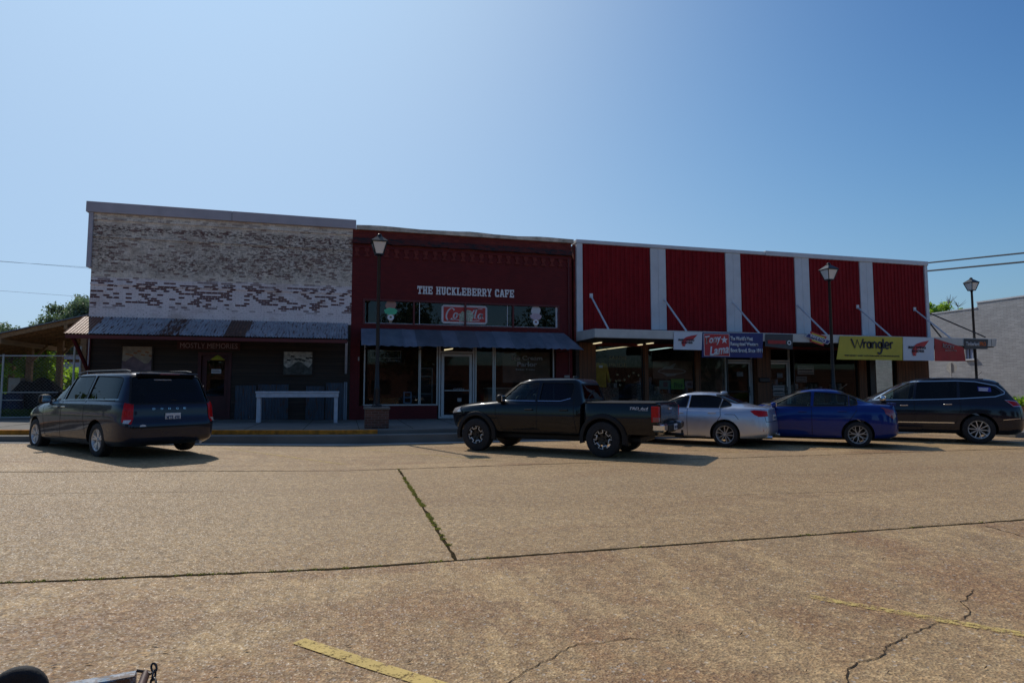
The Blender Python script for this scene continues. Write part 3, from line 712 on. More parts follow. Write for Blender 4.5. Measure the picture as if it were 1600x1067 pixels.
# ------------------------------------------------------------------ building 2 : red cafe
B2 = thing('brick_cafe', (4.5, 0, .35), 'dark red painted brick cafe with tin awning and transom windows', 'building')
T0, T1, TZ0, TZ1 = .58, 8.45, 3.92, 4.92
SF = [(.70, 2.72, .92, 3.0), (2.80, 3.42, .92, 3.0), (3.5, 4.92, .36, 3.0), (5.0, 5.66, .92, 3.0), (5.78, 8.2, .92, 3.0)]
wall_y(.15, 9.0, 3.6, 6.95, 0, .3, [(T0, T1, TZ0, TZ1)]).build('upper_wall', 'redwall', B2)
wall_y(.15, 9.0, 6.95, 7.56, .02, .3).build('parapet', 'redtop', B2)
mb = MB()
for i in range(12):
    xa = .15 + 8.85 * i / 12; xb = xa + 8.85 / 12; za, zb = 7.03 + random.uniform(-.02, .02), 7.03 + random.uniform(-.02, .02)
    mb.hexa([(xa, -.13, za), (xb, -.13, zb), (xb, .02, zb), (xa, .02, za)], [(xa, -.10, za + .21), (xb, -.10, zb + .21 - .01 * (i % 3)), (xb, .02, zb + .24), (xa, .02, za + .24)])
mb.build('cornice_ledge', 'darkband', B2)
mb = MB(); mb.box(.15, 9.0, -.05, -.001, 6.86, 6.949); mb.build('brick_course', 'redwall', B2)
mb = MB(); zz = [7.72 + .02 * math.sin(i * .9) + random.uniform(-.012, .012) for i in range(19)]
for i in range(18):
    xa = .28 + 8.80 * i / 18; xb = .28 + 8.80 * (i + 1) / 18
    mb.hexa([(xa, -.08, 7.56), (xb, -.08, 7.56), (xb, .45, 7.56), (xa, .45, 7.56)], [(xa, -.07, zz[i]), (xb, -.07, zz[i + 1]), (xb, .45, zz[i + 1]), (xa, .45, zz[i])])
mb.build('coping', 'coping', B2)
for i in range(24):
    x = .32 + i * .372; mb = MB()
    mb.prism([(x - .09, 6.859), (x - .09, 6.74), (x - .045, 6.70), (x - .045, 6.62), (x - .10, 6.59), (x - .10, 6.53), (x + .10, 6.53), (x + .10, 6.59), (x + .045, 6.62), (x + .045, 6.70), (x + .09, 6.74), (x + .09, 6.859)], -.045, -.001)
    mb.build('corbel', 'redtop', B2)
wall_y(.15, .50, .3, 3.6, -.02, .3).build('pilaster', 'redwall', B2); wall_y(8.3, 9.0, .3, 3.6, -.02, .3).build('pilaster', 'redwall', B2)
mb = MB(); mb.box(.50, 8.3, 0, .3, 3.35, 3.6); mb.build('lintel', 'redpaint', B2)
mb = MB(); mb.box(.5, 3.44, .02, .28, .3, .86); mb.box(5.0, 8.3, .02, .28, .3, .86); mb.build('bulkhead', 'redwall', B2)
mb = MB(); mb.box(8.9, 9.1, .3, 16, -.1, 7.2); mb.box(.05, .25, .3, 16, -.1, 7.2); mb.build('side_wall', 'redtop', B2)
mb = MB(); mb.box(.25, 8.9, .3, 16, 6.4, 6.6); mb.build('roof', 'dark', B2)
mb = MB(); mb.box(.25, 8.9, .3, 6, 3.45, 3.55); mb.build('ceiling', 'dark', B2)
mb = MB(); mb.box(.25, 8.9, .9, 6, .1, .36); mb.build('interior_floor', 'ingrey', B2)
mb = MB(); mb.box(.25, 8.9, 6, 6.1, .1, 6.4); mb.build('back_wall', 'inred', B2)
mb = MB(); mb.box(.25, .3, .3, 6, .36, 3.45); mb.build('inner_wall', 'inbrown', B2)
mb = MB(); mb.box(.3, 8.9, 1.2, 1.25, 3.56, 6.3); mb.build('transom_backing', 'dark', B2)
# transom: frame + panes
tb = [2.5, 4.52, 6.48]
Wn = frame_y(T0, T1, TZ0, TZ1, -.03, .12, .07, tb).build('transom_frame', 'redpaint', B2, bevel=.006)
ed = [T0] + tb + [T1]
for i in range(4):
    mb = MB(); a, b = ed[i] + .05, ed[i + 1] - .05
    mb.add([(a, .06, TZ0 + .06), (b, .06, TZ0 + .06), (b, .062 + .004 * (i % 2), TZ1 - .06), (a, .062, TZ1 - .06)], [(0, 1, 2, 3)]); mb.build('pane', 'transom', Wn)
mb = MB()
for x in (2.72, 6.25): mb.box(x - .012, x + .012, .04, .055, TZ0 + .07, TZ1 - .07)
mb.box(8.30, 8.375, .03, .055, TZ0 + .07, TZ1 - .07); mb.box(T0 + .08, T1 - .08, .03, .05, TZ0 + .07, TZ0 + .09)
mb.build('transom_strip', 'whitemetal', Wn)
# shopfront frames
for i, (xa, xb, za, zb) in enumerate(SF):
    if i == 2: continue
    F_ = frame_y(xa - .05, xb + .05, za - .06, zb + .3, .10, .16, .055).build('window_frame', 'alu', B2, bevel=.004)
    mb = MB(); mb.add([(xa, .13, za), (xb, .13, za), (xb, .13, zb + .25), (xa, .13, zb + .25)], [(0, 1, 2, 3)]); mb.build('pane', 'winglass', F_)
Fd = frame_y(3.5, 4.92, .36, 3.34, .09, .17, .07, (), (2.94,)).build('door_frame', 'doorwhite', B2, bevel=.004)
D = frame_y(3.6, 4.82, .38, 2.88, .085, .13, .11).build('door', 'doorwhite', B2, bevel=.005)
mb = MB(); mb.add([(3.7, .105, .48), (4.72, .105, .48), (4.72, .105, 2.78), (3.7, .105, 2.78)], [(0, 1, 2, 3)]); mb.build('door_glass', 'winglass', D)
mb = MB(); mb.box(3.72, 4.7, .05, .07, 1.42, 1.45); mb.tube([(4.74, .02, 1.2), (4.74, .02, 1.6)], .015, 8); mb.build('door_bar', 'alu', D)
mb = MB(); mb.box(3.62, 4.8, .20, .22, 3.0, 3.3); mb.build('over_door_panel', 'dark', B2)
mb = MB(); mb.prism([(3.72, 3.0), (4.05, 3.06), (4.08, 3.1), (3.72, 3.05)], .18, .19); mb.build('yellow_tube', 'tube', B2)
# tin awning
ts = [.55, 1.2, 2.0, 2.55, 3.5, 4.1, 4.9, 5.6, 6.2, 6.9, 7.5, 8.1, 8.6]; tk = ['tin2', 'tin', 'tin2', 'tin3', 'tin', 'tin3', 'tin', 'tin2', 'tin', 'tin', 'tin2', 'tin']
for i in range(12):
    xa, xb = ts[i], ts[i + 1]; ya = .0
    mb = MB(); vs = []; k = 6
    for a in range(k + 1):
        for b in range(6):
            t = b / 5; x = xa - .03 + (xb - xa + .06) * a / k + (.42 * t if i == 11 and a == k else .03 * t * (i == 11)) ; sag = .018 * math.sin(a * 2.1 + i) * t + random.uniform(-.006, .006)
            vs.append((x, -.04 - 1.16 * t, 3.78 + .004 * (i % 2) - (.72 + .01 * (i % 3)) * t + sag))
    mb.add(vs, [(a * 6 + b, a * 6 + b + 1, a * 6 + b + 7, a * 6 + b + 6) for a in range(k) for b in range(5)])
    mb.build('awning_sheet', tk[i], B2, smooth=True)
for x in (.7, 2.7, 4.6, 6.5, 8.4): mb = MB(); mb.bar((x, -.02, 3.6), (x, -1.15, 3.0), .04, .05); mb.bar((x, -.02, 3.0), (x, -1.15, 3.0), .03, .03); mb.build('awning_bracket', 'darkmetal', B2)
s = thing('cafe_lettering', (4.6, -.05, 5.3), 'white slab letters reading THE HUCKLEBERRY CAFE on the red wall', 'sign')
GLY = {'T': [(0, 1, .78, 1), (.36, .64, 0, .78), (.2, .8, 0, .16), (0, .15, .62, .78), (.85, 1, .62, .78)], 'H': [(.12, .38, 0, 1), (.62, .88, 0, 1), (.38, .62, .42, .6), (0, .45, 0, .14), (.55, 1, 0, .14), (0, .45, .86, 1), (.55, 1, .86, 1)],
       'E': [(.1, .38, 0, 1), (0, .95, 0, .18), (0, .95, .82, 1), (.38, .7, .42, .58), (.8, .95, .18, .34), (.8, .95, .66, .82), (.62, .75, .34, .66)], 'U': [(.12, .38, .12, 1), (.62, .88, .12, 1), (.25, .75, 0, .2), (0, .46, .86, 1), (.54, 1, .86, 1)],
       'C': [(.05, .33, .14, .86), (.18, .85, 0, .2), (.18, .85, .8, 1), (.7, .92, .62, .92), (.7, .92, .08, .34)], 'K': [(.1, .37, 0, 1), (0, .46, 0, .14), (0, .46, .86, 1), (.55, 1, .86, 1), (.55, 1, 0, .14), ('d', .37, .5, .78, .95), ('d', .4, .58, .8, .05)],
       'L': [(.1, .4, 0, 1), (0, .55, .86, 1), (0, .95, 0, .18), (.78, .95, .18, .42)], 'B': [(.1, .36, 0, 1), (0, .75, 0, .16), (0, .75, .84, 1), (.3, .78, .43, .58), (.66, .92, .1, .44), (.64, .88, .56, .9)],
       'R': [(.1, .36, 0, 1), (0, .48, 0, .14), (0, .75, .84, 1), (.3, .76, .4, .56), (.64, .9, .5, .9), ('d', .5, .45, .84, .06), (.68, 1, 0, .14)], 'Y': [(.36, .64, 0, .5), (.22, .78, 0, .14), (0, .4, .86, 1), (.6, 1, .86, 1), ('d', .5, .42, .18, .95), ('d', .5, .42, .82, .95)],
       'A': [('d', .16, .04, .46, .98), ('d', .84, .04, .54, .98), (.3, .7, .26, .42), (0, .38, 0, .14), (.62, 1, 0, .14), (.32, .62, .84, 1)], 'F': [(.1, .38, 0, 1), (0, .52, 0, .15), (0, .95, .82, 1), (.38, .7, .42, .58), (.8, .95, .62, .82), (.62, .75, .34, .66)]}
cx_ = 2.62; pitch = (6.57 - 2.62) / 19.3; gh, gz0 = .31, 5.175
for wd in ('THE', 'HUCKLEBERRY', 'CAFE'):
    for ch in wd:
        mb = MB(); gw = pitch * .93; q = 0
        for st in GLY[ch]:
            q += 1; yy = -.035 - .0004 * q
            if st[0] == 'd':
                _, ax1, az1, bx2, bz2 = st; mb.prism([(cx_ + gw * (ax1 - .13), gz0 + gh * az1), (cx_ + gw * (ax1 + .13), gz0 + gh * az1), (cx_ + gw * (bx2 + .13), gz0 + gh * bz2), (cx_ + gw * (bx2 - .13), gz0 + gh * bz2)], yy, -.002)
            else: mb.box(cx_ + gw * st[0], cx_ + gw * st[1], yy, -.002, gz0 + gh * st[2], gz0 + gh * st[3])
        mb.build('letter', 'letterw', s); cx_ += pitch
    cx_ += pitch * .55
# cola sign
s = thing('cola_sign', (4.5, .0, 4.1), 'red soda sign with white script framed in white in the transom window', 'sign')
a0, a1, b0, b1 = 3.58, 5.42, 4.06, 4.80
mb = MB(); mb.prism([(a0 + .08, b0), (a1 - .08, b0), (a1, b0 + .08), (a1, b1 - .08), (a1 - .08, b1), (a0 + .08, b1), (a0, b1 - .08), (a0, b0 + .08)], .045, .058); mb.build('border', 'cream', s)
M['signred'] = pm('soda_red', (.48, .035, .03), .5, var=.1)
mb = MB(); mb.box(a0 + .08, a1 - .08, .038, .0445, b0 + .08, b1 - .08); mb.build('face', 'signred', s)
def script(pts, w0, name, mat, y, parent, depth=.004, uni=False):
    mb = MB()
    for st in pts:
        n = len(st); vs = []
        for i, (x, z) in enumerate(st):
            d = Vector((st[min(i + 1, n - 1)][0] - st[max(i - 1, 0)][0], st[min(i + 1, n - 1)][1] - st[max(i - 1, 0)][1])).normalized()
            nn = Vector((-d.y, d.x)) * w0 * (1 if uni else .45 + .75 * abs(d.y))
            vs += [(x + nn.x, y, z + nn.y), (x - nn.x, y, z - nn.y), (x + nn.x, y - depth, z + nn.y), (x - nn.x, y - depth, z - nn.y)]
        for i in range(n - 1):
            a = 4 * i; mb.add([], [])
        o = len(mb.v); mb.v += vs
        for i in range(n - 1):
            a = o + 4 * i
            for f in ((a, a + 1, a + 5, a + 4), (a + 2, a + 6, a + 7, a + 3), (a, a + 4, a + 6, a + 2), (a + 1, a + 3, a + 7, a + 5)): mb.f.append(f); mb.m.append(0)
    mb.build(name, mat, parent)
def arc(cx, cz, rx, rz, a0, a1, n=14, sh=.25):
    return [(cx + rx * math.cos(R(a0 + (a1 - a0) * i / n)) + sh * rz * math.sin(R(a0 + (a1 - a0) * i / n)), cz + rz * math.sin(R(a0 + (a1 - a0) * i / n))) for i in range(n + 1)]
cz = (b0 + b1) / 2
script([arc(3.93, cz, .15, .24, 40, 320), arc(4.13, cz - .05, .07, .11, 0, 360), [(4.2, cz - .02), (4.32, cz + .02), (4.36, cz - .12), (4.5, cz - .16)],
        [(4.72, cz - .17), (4.78, cz + .02), (4.9, cz + .21), (5.05, cz + .25)], [(4.98, cz + .22), (4.92, cz), (4.90, cz - .14), (5.0, cz - .14)], [(4.86, cz + .2), (5.0, cz + .24), (5.22, cz + .24)],
        arc(5.12, cz - .05, .07, .1, 0, 360), [(5.21, cz + .05), (5.19, cz - .13), (5.28, cz - .13)], [(3.8, cz - .25), (4.1, cz - .2), (4.6, cz - .26), (5.1, cz - .22)]], .026, 'script', 'cream', .037, s)
mb = MB(); mb.prism([(4.28, b0 + .1), (4.78, b0 + .1), (4.88, cz - .02), (4.74, cz + .17), (4.60, cz + .2), (4.52, cz + .05), (4.42, cz + .14), (4.30, cz + .02)], .030, .0365)
M['photo'] = pm('faded_green_white_picture', (.42, .46, .36), .6, var=.5, scale=14); mb.build('picture_patch', 'photo', s)
M['wafer'] = pm('wafer_tan', (.34, .25, .17), .7, var=.3, scale=30)
# ice cream cut-outs
def cone(cx, top, bot, y, lab, m1, m2):
    s = thing('ice_cream_sign', (cx, y, bot), lab, 'ice cream sign', 'ice cream cut-outs in the transom windows')
    mb = MB(); H = top - bot; r = .19
    def blob(c, rx, rz, dz=0, n=22, wob=.12, k=5):
        return [(c + rx * (1 + wob * math.sin(k * a_)) * math.cos(a_), dz + rz * (1 + wob * math.cos(k * a_)) * math.sin(a_)) for a_ in [2 * math.pi * i / n for i in range(n)]]
    mb.prism(blob(cx, .20, .215, top - .22, 20, .06, 4), y - .012, y); mb.build('upper_scoop', m1, s)
    mb = MB(); mb.prism(blob(cx, .245, .135, top - .46, 22, .06, 7), y - .018, y - .0125); mb.build('lower_scoop', m2, s)
    mb = MB(); mb.prism([(cx - .15, top - .56), (cx + .15, top - .56), (cx + .03, bot), (cx - .03, bot)], y - .012, y); mb.build('cone', 'wafer', s)
    mb = MB(); mb.prism([(cx + .125 * math.cos(q * .35), top - .70 + .115 * math.sin(q * .35)) for q in range(18)], y - .025, y - .019); mb.build('badge', 'letterw', s)
    mb = MB(); mb.prism([(cx - .035, top - .72), (cx + .035, top - .72), (cx + .045, top - .675), (cx - .045, top - .675)], y - .029, y - .0255); mb.build('badge_mark', 'ink', s)
    mb = MB(); mb.prism([(cx - .03, top - .672), (cx + .035, top - .672), (cx + .02, top - .64), (cx - .02, top - .64)], y - .029, y - .0255); mb.build('badge_top', 'yellow' if m1 == 'brownice' else 'logored', s)
cone(1.62, 4.93, 3.98, .055, 'ice cream cone cut-out with brown and mint green scoops', 'brownice', 'greenice')
cone(7.45, 4.90, 3.97, .055, 'ice cream cone cut-out with cream and pale pink scoops', 'cream', 'pinkice')
# window lettering & props
s = thing('window_lettering', (7.2, .12, 2.6), 'pale Ice Cream Parlor lettering on the right cafe window', 'window lettering')
M['fadedletter'] = pm('faded_letter', (.36, .32, .30), .7, var=.2, scale=9)
text('Ice Cream', (6.45, 7.75, 2.66, 2.84), .128, 'fadedletter', 'lettering', s, .003, .03); text('Parlor', (6.68, 7.52, 2.40, 2.59), .128, 'fadedletter', 'lettering', s, .003, .03); text('Sweet Treats', (6.62, 7.42, 2.25, 2.32), .128, 'fadedletter', 'lettering', s, .003, .01)
s = thing('window_poster', (7.1, .2, 1.7), 'brown paper backing behind the parlor lettering', 'poster')
mb = MB(); mb.box(6.1, 8.1, .22, .225, 1.75, 3.0); mb.build('sheet', 'inbrown', s)
s = thing('menu_board', (1.4, .3, 2.6), 'dark menu board with pale border in the left cafe window', 'menu board')
mb = MB(); mb.box(.85, 2.1, .30, .33, 2.52, 3.02); mb.build('board', 'dark', s)
frame_y(.9, 2.05, 2.68, 2.98, .285, .299, .025).build('border', 'fadedletter', s)
text('DINING', (1.5, 2.0, 2.54, 2.64), .299, 'fadedletter', 'lettering', s, .004, .01)
s = thing('counter', (6.8, 2.2, .36), 'pale ice cream counter inside the right cafe window', 'counter')
mb = MB(); mb.box(5.9, 8.6, 2.0, 2.7, .36, 1.5); mb.build('cabinet', 'ingrey', s); mb = MB(); mb.box(5.85, 8.65, 1.95, 2.75, 1.5, 1.56); mb.build('worktop', 'alu', s)
for k, x in enumerate((1.0, 2.0, 3.0)):
    s = thing('cafe_table', (x, 1.8, .36), ['dark cafe table by the left pilaster window', 'dark cafe table in the middle of the left window', 'dark cafe table nearest the white cafe door'][k], 'table', 'tables inside the cafe')
    mb = MB(); mb.box(x - .3, x + .3, 1.5, 2.1, 1.08, 1.12); mb.build('tabletop', 'brownwood', s)
    mb = MB(); mb.tube([(x, 1.8, .36), (x, 1.8, 1.08)], .035); mb.lathe([(.25, 0), (.25, .03), (.03, .04)], (x, 1.8, .36), 16); mb.build('pedestal', 'darkmetal', s)
s = thing('blue_box_stand', (2.35, .6, .9), 'small blue open shelf on the cafe window ledge', 'shelf')
frame_y(2.2, 2.5, .94, 1.38, .5, .8, .03, (), (1.16,)).build('case', 'bluewall', s)
s = thing('display_ledge', (1.6, .6, .9), 'window ledge inside the left cafe window', 'ledge')
mb = MB(); mb.box(.6, 3.44, .3, .9, .86, .92); mb.build('plank', 'brownwood', s)
s = thing('glass_cooler', (3.1, 1.3, .36), 'pale framed drinks cooler beside the cafe door', 'cooler')
mb = MB(); mb.box(2.86, 3.4, 1.1, 1.7, .38, 2.4); mb.build('cabinet', 'dark', s)
frame_y(2.86, 3.4, .4, 2.35, 1.05, 1.099, .05, (), (1.3, 2.0)).build('door', 'ingrey', s)
text('OPEN', (4.08, 4.5, 1.45, 1.53), .1, 'fadedletter', 'lettering', thing('door_notice', (4.3, .1, 1.4), 'faint notice on the white cafe door glass', 'notice'), .003, .01)
mb = MB(); mb.box(4.24, 4.4, .098, .1, 1.0, 1.14); o = mb.build('door_sticker', 'fadedletter'); tag(o, 'small pale square sticker low on the cafe door', 'sticker')
mb = MB(); mb.box(3.45 - 3.02, 3.5 - 3.02, -.05, -.021, 2.55, 2.7); o = mb.build('wall_switch_box', 'fadedletter'); tag(o, 'tiny pale box on the left red pilaster', 'box')

# ------------------------------------------------------------------ building 3 : red and white western store
B3 = thing('western_store', (18, 0, .35), 'western store with red ribbed metal front and white bands above a canopy', 'building')
XL, XR = 9.18, 27.62
bands = [(12.57, 13.30), (16.26, 17.02), (19.90, 20.68), (23.55, 24.31)]
prev = 9.44
for i in range(5):
    xa = prev; xb = bands[i][0] if i < 4 else 27.44
    mb = MB(); mb.box(xa, xb, -.06, 0, 3.90, 7.56)
    n = int((xb - xa) / .205); st = (xb - xa) / n
    for k in range(n):
        x = xa + st * (k + .5); mb.add([(x - .05, -.0605, 3.905), (x - .025, -.095, 3.905), (x + .025, -.095, 3.905), (x + .05, -.0605, 3.905), (x - .05, -.0605, 7.555), (x - .025, -.095, 7.555), (x + .025, -.095, 7.555), (x + .05, -.0605, 7.555)],
                                        [(0, 1, 5, 4), (1, 2, 6, 5), (2, 3, 7, 6), (0, 3, 2, 1), (4, 5, 6, 7)])
    mb.build('red_panel', 'redmetal', B3)
    if i < 4:
        mb = MB(); w_ = (bands[i][1] - bands[i][0]) / 2
        for q in range(2): mb.box(bands[i][0] + q * w_ + .003, bands[i][0] + (q + 1) * w_ - .003, -.115, -.001, 4.02, 7.555)
        mb.build('white_band', 'whitemetal', B3, bevel=.006); prev = bands[i][1]
mb = MB(); mb.box(XL, 9.44, -.13, .3, 3.85, 7.559); mb.build('corner_trim', 'whitemetal', B3, bevel=.008)
mb = MB(); mb.box(27.44, XR, -.13, .3, 3.85, 7.559); mb.build('corner_trim', 'whitemetal', B3, bevel=.008)
mb = MB(); mb.box(XL - .02, 18.3, -.16, .4, 7.56, 7.71); mb.box(18.31, XR + .02, -.17, .4, 7.55, 7.755); mb.build('coping_trim', 'whitemetal', B3, bevel=.008)
wall_y(9.1, XR, 3.3, 7.5, .001, .3).build('upper_wall', 'redtop', B3)
# shopfront
doors = [(P(1137, 560, y=.15).x, P(1177, 560, y=.15).x), (P(1202, 560, y=.15).x, P(1236, 560, y=.15).x)]
xc = lambda px: P(px, 560, y=.1).x
posts = [(9.3, xc(929), 'brownwood'), (xc(1004), xc(1011), 'brownwood'), (xc(1084), xc(1092), 'brownwood'), (doors[0][1] + .06, doors[1][0] - .06, 'brownwood'), (xc(1338), xc(1350), 'brownwood'), (xc(1355), xc(1363), 'darkmetal'), (xc(1397), 27.5, 'brownwood')]
for a, b, m_ in posts:
    mb = MB(); mb.box(a, b, -.04, .26, .2, 3.42); mb.build('post', m_, B3, bevel=.01)
mb = MB(); mb.box(9.15, 9.3, -.02, .3, .2, 3.45); mb.build('end_pier', 'oldwood', B3)
gl = [(posts[0][1], posts[1][0]), (posts[1][1], posts[2][0]), (posts[2][1], doors[0][0] - .05), (doors[1][1] + .06, posts[4][0]), (posts[4][1], posts[5][0]), (posts[5][1], posts[6][0])]
for a, b in gl:
    F_ = frame_y(a + .003, b - .003, .62, 3.42, .06, .12, .045).build('window_frame', 'darkmetal', B3)
    mb = MB(); mb.add([(a + .03, .09, .65), (b - .03, .09, .65), (b - .03, .092, 3.4), (a + .03, .092, 3.4)], [(0, 1, 2, 3)]); mb.build('pane', 'winglass', F_)
    mb = MB(); mb.box(a, b, .02, .22, .2, .619); mb.build('bulkhead', 'oldwood', B3)
for i, (a, b) in enumerate(doors):
    frame_y(a - .05, b + .05, .3, 3.4, .3, .38, .07, (), (2.78,)).build('door_frame', ('doorwhite', 'alu')[i], B3, bevel=.004)
    D = frame_y(a + .03, b - .03, .36, 2.72, .33, .37, .09).build('door', ('doorwhite', 'alu')[i], B3, bevel=.004)
    mb = MB(); mb.add([(a + .1, .35, .42), (b - .1, .35, .42), (b - .1, .35, 2.66), (a + .1, .35, 2.66)], [(0, 1, 2, 3)]); mb.build('door_glass', 'winglass', D)
    mb = MB(); mb.box(a + .1, b - .1, .29, .31, 1.36, 1.4); mb.tube([(b - .14, .27, 1.2), (b - .14, .27, 1.6)], .015, 8); mb.build('door_bar', 'darkmetal', D)
# side walls with a glazed corner
wall_x(.3, 16, -.1, 7.4, 27.3, 27.5, [(.45, 3.1, .7, 3.25)]).build('side_wall', 'oldwood', B3)
F_ = MB(); F_.box(27.36, 27.42, 1.7, 1.76, .7, 3.25); fo = F_.build('side_window_frame', 'darkmetal', B3)
mb = MB(); mb.add([(27.4, .45, .7), (27.4, 3.1, .7), (27.4, 3.1, 3.25), (27.4, .45, 3.25)], [(0, 1, 2, 3)]); mb.build('pane', 'winglass', fo)
mb = MB(); mb.box(9.2, 27.29, .31, 16, 6.5, 6.7); mb.build('roof', 'dark', B3)
mb = MB(); mb.box(9.15, 27.29, .31, 12, 3.44, 3.6); mb.build('ceiling', 'dark', B3)
mb = MB(); mb.box(9.15, 27.29, .9, 12, .1, .36); mb.build('interior_floor', 'ingrey', B3)
mb = MB(); mb.box(9.15, 27.29, 12, 12.1, .1, 3.44); mb.build('back_wall', 'inbrown', B3)
mb = MB(); mb.box(16.4, 16.5, .6, 12, .36, 3.44); mb.build('inner_wall', 'ingrey', B3)
# canopy along the front and round the corner
CY = -2.0
mb = MB(); mb.hexa([(XL, CY, 3.46), (29.25, CY, 3.46), (29.25, -.001, 3.46), (XL, -.001, 3.46)], [(XL, CY, 3.80), (29.35, CY, 3.82), (29.35, -.001, 3.86), (XL, -.001, 3.86)])
mb.box(27.625, 29.25, .0, 6.5, 3.5, 3.8); mb.build('canopy', 'fascia', B3, bevel=.012)
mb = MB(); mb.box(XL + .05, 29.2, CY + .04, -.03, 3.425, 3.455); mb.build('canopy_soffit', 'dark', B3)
mb = MB()
for x in (16.6, 28.2, 29.0): mb.box(x - .008, x + .008, CY - .006, CY + .01, 3.47, 3.80)
mb.build('fascia_seam', 'darkmetal', B3)
for i in range(6):
    x = 9.82 + i * 3.38
    mb = MB(); mb.tube([(x, -.09, 5.36), (x - .05, CY + .06, 3.80)], .036, 8); mb.box(x - .07, x + .07, -.13, -.096, 5.28, 5.46); mb.build('canopy_brace', 'whitemetal', B3)
for y in (.4, 4.2):
    mb = MB(); mb.tube([(27.6, y, 5.4), (29.15, y, 3.8)], .036, 8); mb.build('canopy_brace', 'darkmetal', B3)
mb = MB(); mb.tube([P(1447, 487, y=.3), P(1540, 527, y=-1.9, )], .03, 8); mb.build('canopy_brace', 'darkmetal', B3)
# fluorescent strips inside: a thing each
def strip(p0, p1, m_, lab):
    a = P(*p0, z=3.36); b = P(*p1, z=3.36)
    s = thing('ceiling_light', a, lab, 'ceiling light', 'fluorescent ceiling lights in the store')
    mb = MB(); mb.bar(a, b, .09, .03); mb.build('tube', m_, s)
    mb = MB(); mb.bar(a + Vector((0, 0, .045)), b + Vector((0, 0, .045)), .2, .05); mb.build('housing', 'ingrey', s)
strip((927, 548.5), (947, 545.6), 'tube', 'short yellow ceiling light at the left end of the store')
strip((950, 545.2), (979, 541.4), 'tube', 'long yellow ceiling light second in the left row')
strip((982, 541), (1003, 538.3), 'tube', 'yellow ceiling light at the near end of the left row')
strip((928, 537), (939, 535.2), 'tube', 'brightest short ceiling light high by the brown pier')
strip((1016, 547.0), (1050, 542.6), 'tubecool', 'greenish ceiling light left of the white wing banner')
strip((1018, 558.8), (1040, 555.8), 'tube', 'yellow ceiling light low behind the second store window')
strip((1044, 555.3), (1074, 551.4), 'tube', 'yellow ceiling light under the blue and red banner')
strip((1011, 537.2), (1020, 536), 'tube', 'short yellow ceiling light beside the thin brown post')
# stock inside the store
for i, (x0, x1, z1, y0, lab, m_) in enumerate([(10.3, 12.0, 1.55, 2.0, 'low dark rack of clothing behind the first store window', 'inshelf'), (12.5, 13.3, 1.7, 1.2, 'stack of boxes by the thin brown post', 'inshelf'),
                                        (13.3, 14.4, 1.3, 1.5, 'low display rack behind the green posters', 'inshelf'), (14.8, 15.9, 1.25, 2.2, 'round dark clothing rack left of the first store door', 'inshelf'),
                                        (19.8, 21.2, 1.7, 1.6, 'dark shelf right of the second store door', 'inshelf'), (21.3, 23.0, 1.5, 1.8, 'low shelf with small goods near the glazed corner', 'inshelf'),
                                        (24.3, 25.0, 1.45, 2.6, 'dark counter seen against the grey wall outside', 'dark')]):
    s = thing('display_rack', ((x0 + x1) / 2, y0, .36), lab, 'display rack', 'racks inside the store')
    mb = MB(); mb.box(x0, x1, y0, y0 + .6, .36, z1); mb.build('rack', m_, s, bevel=.03)
    rn = random.Random(i)
    for k in range(6):
        a = x0 + (x1 - x0) * (k + .2) / 6; mb = MB(); h = rn.uniform(.08, .35); mb.box(a, a + (x1 - x0) / 9, y0 + .1, y0 + .4, z1, z1 + h); mb.build('stock_item', rn.choice(['ingrey', 'inshelf', 'cream', 'bluewall', 'inbrown']), s, bevel=.02)
s = thing('yellow_shirt', (10.0, .6, 1.3), 'yellow sports shirt hanging behind the first store window', 'shirt')
c = P(938, 578, y=.55); x, z = c.x, c.z + .25
mb = MB(); mb.prism([(x - .28, z - .95), (x + .26, z - 1.0), (x + .24, z - .35), (x + .36, z - .8), (x + .46, z - .75), (x + .3, z + .0), (x + .1, z + .06), (x, z + .0), (x - .1, z + .06), (x - .3, z), (x - .42, z - .5), (x - .3, z - .55), (x - .26, z - .3)], .5, .62)
M['shirt'] = pm('gold_cloth', (.50, .30, .02), .8, var=.2); mb.build('cloth', 'shirt', s, bevel=.03)
mb = MB(); mb.box(x - .08, x + .08, .485, .499, z - .16, z - .06); mb.build('chest_mark', 'letterw', s)
s = thing('window_lettering', (11, .08, 2.5), 'gold SARDIS PRIDE lettering with small figures on the first store window', 'window lettering')
M['gold'] = pm('faded_gold_letter', (.22, .17, .08), .7, var=.3, scale=12)
q0 = P(952, 560, y=.08).x; q1 = P(979, 560, y=.08).x
text('SARDIS', (q0, q1, 2.72, 2.88), .085, 'gold', 'lettering', s, .003, .0); text('PRIDE', (q0, q1, 2.42, 2.58), .085, 'gold', 'lettering', s, .003, .0)
mb = MB()
for px, py in ((954, 593), (963, 595), (968, 594), (976, 593), (965, 585), (983, 587), (990, 582), (998, 586), (969, 601)):
    p = P(px, py, y=.08); mb.prism([(p.x - .06, p.z - .03), (p.x + .02, p.z - .06), (p.x + .07, p.z + .04), (p.x + .01, p.z + .0), (p.x - .03, p.z + .06)], .08, .085)
mb.build('small_figures', 'gold', s)
s = thing('window_poster', (13.6, .08, 2.2), 'painted oval logo sheet on the second store window', 'poster')
a, b = P(1020, 563, y=.25), P(1086, 592, y=.25)
mb = MB(); mb.box(a.x, b.x, .25, .26, b.z, a.z); mb.build('sheet', 'inbrown', s)
cx, cz2 = P(1050, 580, y=.24).x, P(1050, 580, y=.24).z
mb = MB(); el = [(cx + .68 * math.cos(t * .2617), cz2 + .13 * math.sin(t * .2617)) for t in range(24)]; el2 = [(cx + .62 * math.cos(t * .2617), cz2 + .09 * math.sin(t * .2617)) for t in range(24)]
